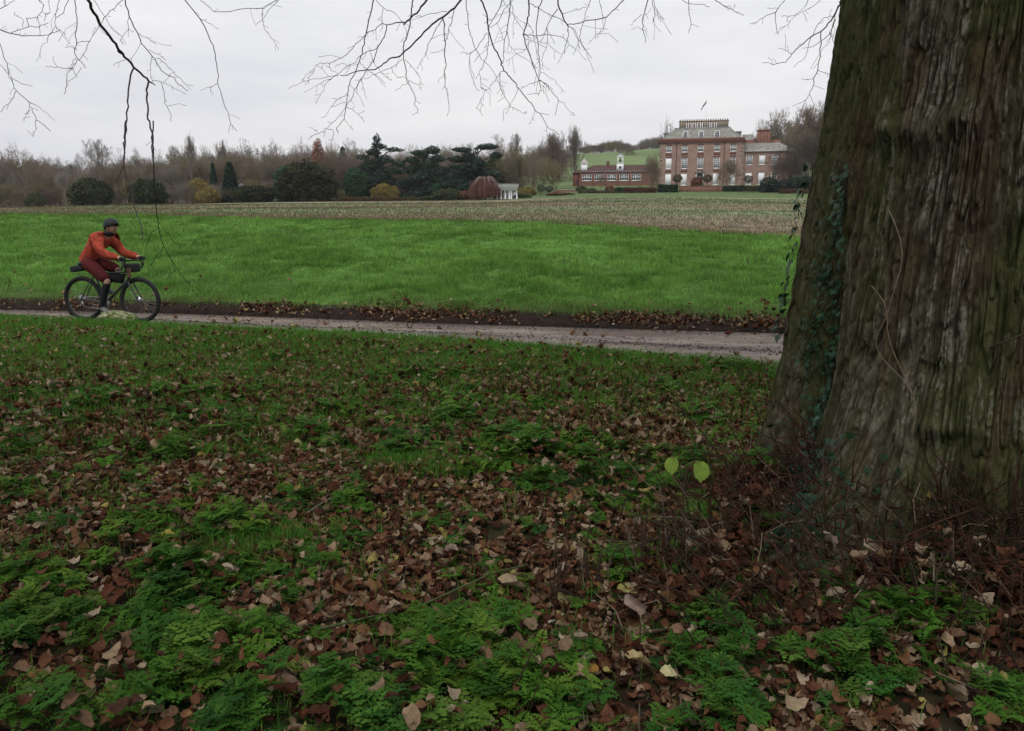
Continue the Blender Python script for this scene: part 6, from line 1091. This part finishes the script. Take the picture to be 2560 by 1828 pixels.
cxp = LX(1548.5); A = Acc(); hw = .86; y0 = .5; zc = LZ(429.5); zm = LZ(411.5); zt_ = LZ(396.5); A.box(cxp - hw, cxp + hw, y0, y0 + 2 * hw, zc, zm); A.box(cxp - hw - .08, cxp + hw + .08, y0 - .08, y0 + 2 * hw + .08, zm + .003, zm + .12); h2 = hw - .12
for sx in (-1, 1):
    for sy in (0, 1): xx = sorted((cxp + sx * h2, cxp + sx * (h2 - .3))); yy = y0 + .12 + sy * (2 * h2 - .3); A.box(xx[0], xx[1], yy, yy + .3, zm + .123, zt_)
n = 8
for k in range(n):
    a0, a1_ = math.pi * k / n, math.pi * (k + 1) / n; ri = h2 - .3; x0_, x1_ = cxp + ri * math.cos(a0), cxp + ri * math.cos(a1_); zz0, zz1 = zt_ - ri + ri * math.sin(a0) * 1.0, zt_ - ri + ri * math.sin(a1_); A.add([(x0_, y0 + .12, zz0), (x1_, y0 + .12, zz1), (x1_, y0 + .12, zt_ + .02), (x0_, y0 + .12, zt_ + .02)], [(0, 1, 2, 3)])
A.box(cxp - hw, cxp + hw, y0 - .0, y0 + 2 * hw, zt_ + .023, zt_ + .2); tr = A.build('bell_turret', MB['white'], rg_)
B = Acc(); B.add([(cxp - hw, y0, zt_ + .203), (cxp + hw, y0, zt_ + .203), (cxp + hw, y0 + 2 * hw, zt_ + .203), (cxp - hw, y0 + 2 * hw, zt_ + .203), (cxp, y0 + hw, zt_ + 1.0)], [(0, 1, 4), (1, 2, 4), (2, 3, 4), (3, 0, 4)]); B.tube([(cxp, y0 + hw, zt_ + .95), (cxp, y0 + hw, zt_ + 2.0)], [.05, .02], 5); B.build('turret_roof', MB['lead'], tr)
B = Acc(); B.box(cxp - .25, cxp + .25, y0 - .03, y0 - .003, zc + .55, zc + 1.2); B.build('louvre', MB['dark'], tr); B = Acc(); v, f = lathe([(.0, .5), (.12, .5), (.2, .3), (.32, 0), (.3, 0)], 10); B.add(v + [cxp, y0 + hw, zm + .5], f); B.build('bell', MB['dark'], tr)
# white pavilion
pp = P(1262, 499.5, 170); S = 170 / FPX; pv = empty('white_pavilion', (pp[0], pp[1], h1(pp[0], pp[1]) - .05), 0); tag(pv, 'small white garden pavilion with columns beneath the weeping tree', 'pavilion')
zb = pp[2] - pv.location[2]; h_f0 = zb + 1.85; h_f1 = zb + 3.0; hx = 2.85
A = Acc(); A.box(-hx, hx, -2.0, 2.0, 0, zb + .12); A.build('plinth', MB['stone'], pv)
for x in (-2.6, -1.55, -.75, .1, .95, 1.35, 2.5):
    for y in ((-1.85, 1.85) if abs(x) > 2 else (-1.85,)): B = Acc(); v, f = lathe([(.17, 0), (.17, .1), (.12, .14), (.105, 1.5), (.15, 1.56), (.16, 1.64)], 10); B.add(v + [x, y, zb + .12], f); B.build('column', MB['white'], pv)
A = Acc(); V = [(-hx + .05, -2.0, h_f0), (hx - .35, -2.0, h_f0), (hx - .35, 2.0, h_f0), (-hx + .05, 2.0, h_f0), (-hx - .1, -2.25, h_f1), (hx + .1, -2.25, h_f1), (hx + .1, 2.25, h_f1), (-hx - .1, 2.25, h_f1)]; A.add(V, [(0, 1, 5, 4), (1, 2, 6, 5), (2, 3, 7, 6), (3, 0, 4, 7), (0, 3, 2, 1)]); A.build('fascia', MB['white'], pv)
A = Acc(); A.box(-hx - .15, hx + .15, -2.3, 2.3, h_f1 + .003, h_f1 + .14); A.build('roof', MB['lead'], pv); A = Acc(); A.box(-hx + .2, hx - .4, 1.2, 1.3, zb + .12, h_f0 - .002); A.build('back_wall', MB['white'], pv)
# white garden posts / figures near the mansion
for px, py, t_, lb in ((1637, 484, 462, 'small pale stone figure left of the mansion'),):
    p = P(px, py, 190); g = h1(p[0], 190); B = Acc(); v, f = lathe([(.22, 0), (.22, .5), (.14, .55), (.2, .9), (.24, 1.3), (.13, 1.5), (.14, 1.7), (.0, 1.85)], 8); B.add(v * 1.0, f); o = B.build('garden_statue', MB['stone'], None, True); o.location = (p[0], 190, g); tag(o, lb, 'statue')
# ------------------------------------------------------------------ bicycle
MC = {'tyre': pm('tyre_rubber', (0.020, 0.020, 0.020), var=.2, scale=30, rough=.8), 'frame': pm('dark_frame_paint', (0.030, 0.034, 0.032), var=.15, scale=20, rough=.35, spec=.5), 'metal': pm('worn_alloy', (0.35, 0.35, 0.36), var=.15, scale=30, rough=.35, metal=.8), 'bag': pm('bag_cloth', (0.022, 0.024, 0.026), var=.3, scale=30, rough=.9), 'tan': pm('tan_bag_cloth', (0.16, 0.095, 0.065), var=.2, scale=30, rough=.9)}
bp = G(274, 800); HD = -math.radians(13); bz = -.015
def bl(p): return Vector(p)
bike = empty('bicycle', (bp[0], bp[1], bz), HD); tag(bike, 'dark touring bicycle with saddle and handlebar bags, ridden along the muddy lane', 'bicycle')
RH, FH, BB, ST, HT, HB_ = (-.46, 0, .355), (.61, 0, .355), (-.03, 0, .29), (-.20, 0, .80), (.40, 0, .88), (.475, 0, .60)
def wheel(c, nm='wheel'):
    r = .345; th = np.linspace(0, 2 * np.pi, 49); A = Acc(); A.tube([(c[0] + (r - .008) * math.cos(t), 0, c[2] + (r - .008) * math.sin(t)) for t in th], .034, 8, cap=False); w = A.build(nm, MC['tyre'], bike, True)
    A = Acc(); A.tube([(c[0] + .305 * math.cos(t), 0, c[2] + .305 * math.sin(t)) for t in th], .013, 6, cap=False); A.build('rim', MC['frame'], w, True); A = Acc()
    for k in range(28): a = k * 2 * math.pi / 28; a2 = a + (.35 if k % 2 else -.35); A.tube([(c[0] + .025 * math.cos(a2), (.03 if k % 4 < 2 else -.03), c[2] + .025 * math.sin(a2)), (c[0] + .30 * math.cos(a), 0, c[2] + .30 * math.sin(a))], .0011, 4, cap=False)
    A.build('spokes', MC['metal'], w); A = Acc(); A.tube([(c[0], -.055, c[2]), (c[0], .055, c[2])], .024, 10); A.tube([(c[0], -.045, c[2]), (c[0], -.042, c[2])], .06, 20); A.build('hub', MC['metal'], w); return w
wheel(RH); wheel(FH)
A = Acc(); tubes = [((-.21, 0, .76), (.40, 0, .80), .017), (BB, (.43, 0, .70), .021), (BB, (-.225, 0, .82), .017), ((.385, 0, .87), (.445, 0, .66), .021)]
for a, b, r in tubes: A.tube([a, b], r, 8)
for s in (-.05, .05): A.tube([(BB[0], s * .6, BB[2]), (RH[0], s * 1.2, RH[2])], .011, 6); A.tube([(-.21, s * .3, .76), (RH[0], s * 1.2, RH[2])], .009, 6)
A.build('frame', MC['frame'], bike, True)
A = Acc(); [A.tube([(.445, 0, .67), (.455, s, .64), (.56, s * 1.1, .45), (FH[0], s * 1.1, FH[2])], [.018, .014, .012, .009], 7) for s in (-.052, .052)]; A.build('fork', MC['frame'], bike, True)
A = Acc(); A.tube([(-.225, 0, .80), (-.26, 0, .84), (-.31, 0, .905)], .0135, 8); A.build('seat_post', MC['metal'], bike)
A = Acc(); sp_ = [(-.46, .072), (-.43, .078), (-.37, .070), (-.30, .045), (-.23, .024), (-.18, .018)]; V = []; 
for x, w in sp_:
    for t in np.linspace(0, 2 * np.pi, 12, endpoint=False): V.append((x, w * math.cos(t), .925 + .022 * math.sin(t)))
A.add(V, [(i * 12 + j, i * 12 + (j + 1) % 12, (i + 1) * 12 + (j + 1) % 12, (i + 1) * 12 + j) for i in range(5) for j in range(12)] + [tuple(range(11, -1, -1)), tuple(range(60, 72))]); A.build('saddle', MC['bag'], bike, True)
A = Acc(); hbz = .985; pts = lambda s: [(.40, 0, hbz), (.405, s * .17, hbz), (.42, s * .215, hbz), (.49, s * .225, hbz + .005), (.525, s * .23, hbz - .05), (.50, s * .235, hbz - .12), (.41, s * .24, hbz - .135)]
for s in (-1, 1): A.tube(pts(s), .0145, 8)
A.tube([(.385, 0, .87), (.375, 0, .95), (.40, 0, hbz)], .016, 8); A.build('handlebar', MC['frame'], bike, True)
for s in (-1, 1): A = Acc(); A.tube([(.485, s * .225, hbz + .01), (.53, s * .225, hbz + .035), (.545, s * .225, hbz + .03)], [.016, .017, .010], 8); A.tube([(.54, s * .225, hbz + .01), (.55, s * .226, hbz - .05), (.535, s * .227, hbz - .10)], [.007, .006, .005], 6); A.build('brake_lever', MC['bag'], bike, True)
def rbox(x0, x1, y0, y1, z0, z1, nm, m, b=.02, parent=None, tilt=0):
    bm = bmesh.new(); bmesh.ops.create_cube(bm, size=1); bmesh.ops.scale(bm, vec=(x1 - x0, y1 - y0, z1 - z0), verts=bm.verts); bmesh.ops.bevel(bm, geom=bm.edges[:], offset=b, segments=3, affect='EDGES', profile=.6)
    if tilt: bmesh.ops.rotate(bm, verts=bm.verts, matrix=Matrix.Rotation(tilt, 3, 'Y'))
    bmesh.ops.translate(bm, verts=bm.verts, vec=((x0 + x1) / 2, (y0 + y1) / 2, (z0 + z1) / 2)); me = bpy.data.meshes.new(nm); bm.to_mesh(me); bm.free(); me.materials.append(m); [setattr(p, 'use_smooth', True) for p in me.polygons]; o = bpy.data.objects.new(nm, me); COL.objects.link(o); o.parent = parent or bike; return o
rbox(-.62, -.38, -.07, .07, .80, .90, 'saddle_bag', MC['bag'], .03, tilt=-.15); rbox(.44, .58, -.12, .12, .80, .94, 'handlebar_bag', MC['bag'], .035); rbox(.50, .57, -.135, -.10, .72, .88, 'side_pouch', MC['tan'], .015)
A = Acc(); A.add([(-.18, -.03, .74), (.37, -.03, .775), (.30, -.03, .62), (-.13, -.03, .66), (-.18, .03, .74), (.37, .03, .775), (.30, .03, .62), (-.13, .03, .66)], [(0, 3, 2, 1), (4, 5, 6, 7), (0, 1, 5, 4), (1, 2, 6, 5), (2, 3, 7, 6), (3, 0, 4, 7)]); A.build('frame_bag', MC['bag'], bike)
A = Acc(); A.tube([(BB[0], -.05, BB[2]), (BB[0], -.044, BB[2])], .095, 24); A.tube([(BB[0], -.07, BB[2]), (BB[0], .07, BB[2])], .018, 8); A.tube([(BB[0], -.065, BB[2]), (BB[0] + .03, -.075, BB[2] - .165)], .011, 6); A.tube([(BB[0], .065, BB[2]), (BB[0] - .03, .075, BB[2] + .165)], .011, 6); ck = A.build('crankset', MC['metal'], bike)
for s, dz in ((-1, -.165), (1, .165)): A = Acc(); x = BB[0] - s * .03; A.box(x - .05, x + .05, min(s * .085, s * .175), max(s * .085, s * .175), BB[2] + dz - .011, BB[2] + dz + .011); A.build('pedal', MC['bag'], bike)
A = Acc(); A.tube([(BB[0], -.047, BB[2] + .095), (RH[0], -.047, RH[2] + .045)], .005, 4); A.tube([(BB[0], -.047, BB[2] - .095), (RH[0] + .03, -.047, RH[2] - .13)], .005, 4); A.tube([(RH[0] + .01, -.05, RH[2] - .04), (RH[0] + .035, -.05, RH[2] - .14)], .012, 6); A.build('chain', MC['metal'], bike)
# ------------------------------------------------------------------ rider
def skin_mesh(joints, edges, root, name, mat, parent, sub=2, flat=None):
    """one continuous body surface grown over a skeleton: joints {name: (x, y, z, rx, ry)}"""
    names = list(joints); idx = {n_: i for i, n_ in enumerate(names)}; me = bpy.data.meshes.new(name); me.from_pydata([joints[n_][:3] for n_ in names], [(idx[a], idx[b]) for a, b in edges], []); o = bpy.data.objects.new(name, me); COL.objects.link(o)
    m = o.modifiers.new('s', 'SKIN'); m.use_smooth_shade = True; sd = me.skin_vertices[0].data
    for n_ in names: j = joints[n_]; sd[idx[n_]].radius = (j[3], j[4] if len(j) > 4 else j[3]); sd[idx[n_]].use_root = (n_ == root)
    s = o.modifiers.new('u', 'SUBSURF'); s.levels = sub; s.render_levels = sub; dg = bpy.context.evaluated_depsgraph_get(); dg.update(); m2 = bpy.data.meshes.new_from_object(o.evaluated_get(dg)); m2.materials.clear(); m2.materials.append(mat); [setattr(p, 'use_smooth', True) for p in m2.polygons]
    bpy.data.objects.remove(o); r = bpy.data.objects.new(name, m2); COL.objects.link(r); r.parent = parent; return r
SK = pm('skin', (0.42, 0.24, 0.17), var=.08, scale=20, rough=.55); JK = pm('orange_red_jacket', (0.40, 0.070, 0.042), var=.35, scale=9, rough=.85, spec=.1, bump=.02, bscale=14); TR = pm('dark_red_shorts', (0.085, 0.009, 0.010), var=.2, scale=14, rough=.8, bump=.005, bscale=18); BK = pm('black_tights', (0.014, 0.014, 0.016), var=.2, scale=14, rough=.75); HL = pm('black_helmet', (0.016, 0.018, 0.024), var=.2, scale=10, rough=.6, spec=.25); SH = pm('grey_shoe', (0.16, 0.16, 0.165), var=.2, scale=30, rough=.6); BR_ = pm('dark_beard', (0.05, 0.03, 0.02), var=.3, scale=60, rough=.9)
man_ = empty('person', (bp[0], bp[1], bz), HD); tag(man_, 'cyclist in orange-red jacket, dark red shorts and black helmet riding to the right', 'person')
J = {'pel': (-.31, 0, 1.00, .092, .085), 'sp1': (-.23, 0, 1.12, .112, .098), 'sp2': (-.11, 0, 1.25, .14, .11), 'chest': (.0, 0, 1.335, .135, .105), 'neck': (.10, 0, 1.395, .060), 'nk2': (.145, 0, 1.425, .055), 'hd': (.19, 0, 1.485, .090, .085), 'hd2': (.198, 0, 1.555, .086, .084)}
E = [('pel', 'sp1'), ('sp1', 'sp2'), ('sp2', 'chest'), ('chest', 'neck'), ('neck', 'nk2'), ('nk2', 'hd'), ('hd', 'hd2')]
leg = {-1: ((.13, -.12, .655), (-.03, -.115, .235)), 1: ((.15, .12, .83), (-.13, .115, .545))}
for s in (-1, 1):
    q = 'r' if s < 0 else 'l'; kx, ax_ = leg[s]
    J.update({q + 'sh': (.03, s * .175, 1.35, .062), q + 'el': (.14, s * .235, 1.13, .046), q + 'el2': (.24, s * .235, 1.08, .044), q + 'wr': (.46, s * .225, 1.035, .029), q + 'pm': (.505, s * .225, 1.028, .036, .022)})
    E += [('chest', q + 'sh'), (q + 'sh', q + 'el'), (q + 'el', q + 'el2'), (q + 'el2', q + 'wr'), (q + 'wr', q + 'pm')]
    for k in range(4): y = s * .225 + (k - 1.5) * .019; J[q + 'f%d' % k] = (.545, y, 1.035, .0095); J[q + 'g%d' % k] = (.565, y, 1.005, .0088); J[q + 'h%d' % k] = (.55, y, .985 + .004 * k, .008); E += [(q + 'pm', q + 'f%d' % k), (q + 'f%d' % k, q + 'g%d' % k), (q + 'g%d' % k, q + 'h%d' % k)]
    J[q + 't1'] = (.50, s * .225 - s * .035, 1.005, .011); J[q + 't2'] = (.53, s * .225 - s * .036, .985, .009); E += [(q + 'pm', q + 't1'), (q + 't1', q + 't2')]
    J.update({q + 'hp': (-.26, s * .10, .96, .092), q + 'th': ((-.26 + kx[0]) / 2, s * .112, (.96 + kx[2]) / 2 + .01, .082), q + 'kn': (*kx, .058), q + 'cf': (kx[0] * .62 + ax_[0] * .38 - .012, s * .117, kx[2] * .62 + ax_[2] * .38, .052), q + 'an': (*ax_, .034), q + 'ft': (ax_[0] + .05, s * .12, ax_[2] - .065, .034), q + 'to': (ax_[0] + .15, s * .125, ax_[2] - .09, .028)})
    E += [('pel', q + 'hp'), (q + 'hp', q + 'th'), (q + 'th', q + 'kn'), (q + 'kn', q + 'cf'), (q + 'cf', q + 'an'), (q + 'an', q + 'ft'), (q + 'ft', q + 'to')]
skin_mesh({k: ((*v[:3], *[r_ * .82 for r_ in v[3:]]) if k in ('pel', 'sp1', 'sp2', 'chest', 'neck') or k[1:] in ('hp', 'th', 'sh', 'el') else v) for k, v in J.items()}, E, 'pel', 'body', SK, man_)
def sub_skin(keys, edges, grow, name, mat, root, sub=2): return skin_mesh({k: (*J[k][:3], J[k][3] + grow, (J[k][4] if len(J[k]) > 4 else J[k][3]) + grow) for k in keys}, edges, root, name, mat, man_, sub)
J['jb'] = (-.32, 0, .925, .118, .108)
J['pel'] = (-.31, 0, 1.00, .118, .108)
jk = ['jb', 'pel', 'sp1', 'sp2', 'chest', 'neck'] + [q + k for q in 'rl' for k in ('sh', 'el', 'el2', 'wr')]; je = [('jb', 'pel'), ('pel', 'sp1'), ('sp1', 'sp2'), ('sp2', 'chest'), ('chest', 'neck')] + [(a, b) for q in 'rl' for a, b in (('chest', q + 'sh'), (q + 'sh', q + 'el'), (q + 'el', q + 'el2'), (q + 'el2', q + 'wr'))]
sub_skin(jk, je, .030, 'jacket', JK, 'sp1')
J['jt'] = (-.265, 0, 1.08, .112, .10); te = [('jt', 'pel')] + [('pel', q + 'hp') for q in 'rl'] + [(q + 'hp', q + 'th') for q in 'rl'] + [(q + 'th', q + 'kn') for q in 'rl']
J['pel'] = (-.31, 0, 1.00, .118, .108)
sub_skin(['jt', 'pel'] + [q + k for q in 'rl' for k in ('hp', 'th', 'kn')], te, .026, 'shorts', TR, 'pel')
for q in 'rl': sub_skin([q + k for k in ('kn', 'cf', 'an', 'ft')], [(q + 'kn', q + 'cf'), (q + 'cf', q + 'an'), (q + 'an', q + 'ft')], .009, 'tights', BK, q + 'kn'); sub_skin([q + 'an', q + 'ft', q + 'to'], [(q + 'an', q + 'ft'), (q + 'ft', q + 'to')], .013, 'shoe', SH, q + 'ft')
for q in 'rl': sub_skin([q + 'wr', q + 'pm'] + [q + '%s%d' % (c_, k) for k in range(4) for c_ in 'fgh'] + [q + 't1', q + 't2'], [(q + 'wr', q + 'pm'), (q + 'pm', q + 't1'), (q + 't1', q + 't2')] + [e for k in range(4) for e in ((q + 'pm', q + 'f%d' % k), (q + 'f%d' % k, q + 'g%d' % k), (q + 'g%d' % k, q + 'h%d' % k))], .003, 'glove', BK, q + 'pm', 1)
# face, collar and helmet
def ell(c, r, nm, mat, seg=20, cut=None, f=None):
    bm = bmesh.new(); bmesh.ops.create_uvsphere(bm, u_segments=seg, v_segments=seg * 2 // 3, radius=1)
    if cut is not None: bmesh.ops.delete(bm, geom=[v for v in bm.verts if v.co.z < cut(v.co)], context='VERTS')
    for v in bm.verts:
        if f: f(v)
        v.co = Vector((v.co.x * r[0] + c[0], v.co.y * r[1] + c[1], v.co.z * r[2] + c[2]))
    me = bpy.data.meshes.new(nm); bm.to_mesh(me); bm.free(); me.materials.append(mat); [setattr(p, 'use_smooth', True) for p in me.polygons]; o = bpy.data.objects.new(nm, me); COL.objects.link(o); o.parent = man_; return o
ell((.288, 0, 1.495), (.022, .014, .022), 'nose', SK, 12); ell((.125, 0, 1.415), (.095, .088, .055), 'scarf', BK, 16)
for q in 'rl': sub_skin(['chest', q + 'sh', q + 'el', q + 'el2'], [('chest', q + 'sh'), (q + 'sh', q + 'el'), (q + 'el', q + 'el2')], .033, 'sleeve', JK, q + 'sh')
for s in (-1, 1): ell((.272, s * .032, 1.525), (.010, .012, .008), 'eye', HL, 10); ell((.185, s * .086, 1.505), (.020, .010, .030), 'ear', SK, 10)
A = Acc(); A.box(.266, .276, -.028, .028, 1.458, 1.464); A.build('mouth', TR, man_)
def hf(v): v.co.z += .05 * math.sin(v.co.y * 9) * max(v.co.z, 0)
o = ell((.185, 0, 1.535), (.128, .104, .125), 'helmet', HL, 28, lambda c_: -.30 + .42 * c_.x); sd_ = o.modifiers.new('t', 'SOLIDIFY'); sd_.thickness = .018
A = Acc(); A.tube([(.18, -.098, 1.54), (.20, -.082, 1.45), (.23, 0, 1.395), (.20, .082, 1.45), (.18, .098, 1.54)], .005, 5); A.build('helmet_strap', BK, man_)
# ------------------------------------------------------------------ thin damp air
A = Acc(); A.box(-1500, 1500, -30, 1400, -8, 110); hm = bpy.data.materials.new('thin_haze'); hm.use_nodes = True; t = hm.node_tree; t.nodes.clear(); o_ = N(t, 'ShaderNodeOutputMaterial'); v_ = N(t, 'ShaderNodeVolumePrincipled')
v_.inputs['Color'].default_value = (0.86, 0.90, 1.0, 1); v_.inputs['Density'].default_value = 0.00011; LK(t, v_.outputs[0], o_.inputs['Volume']); hz_ = A.build('haze', hm); tag(hz_, 'thin damp air paling the far trees', 'haze', kind='stuff')
print('all done')
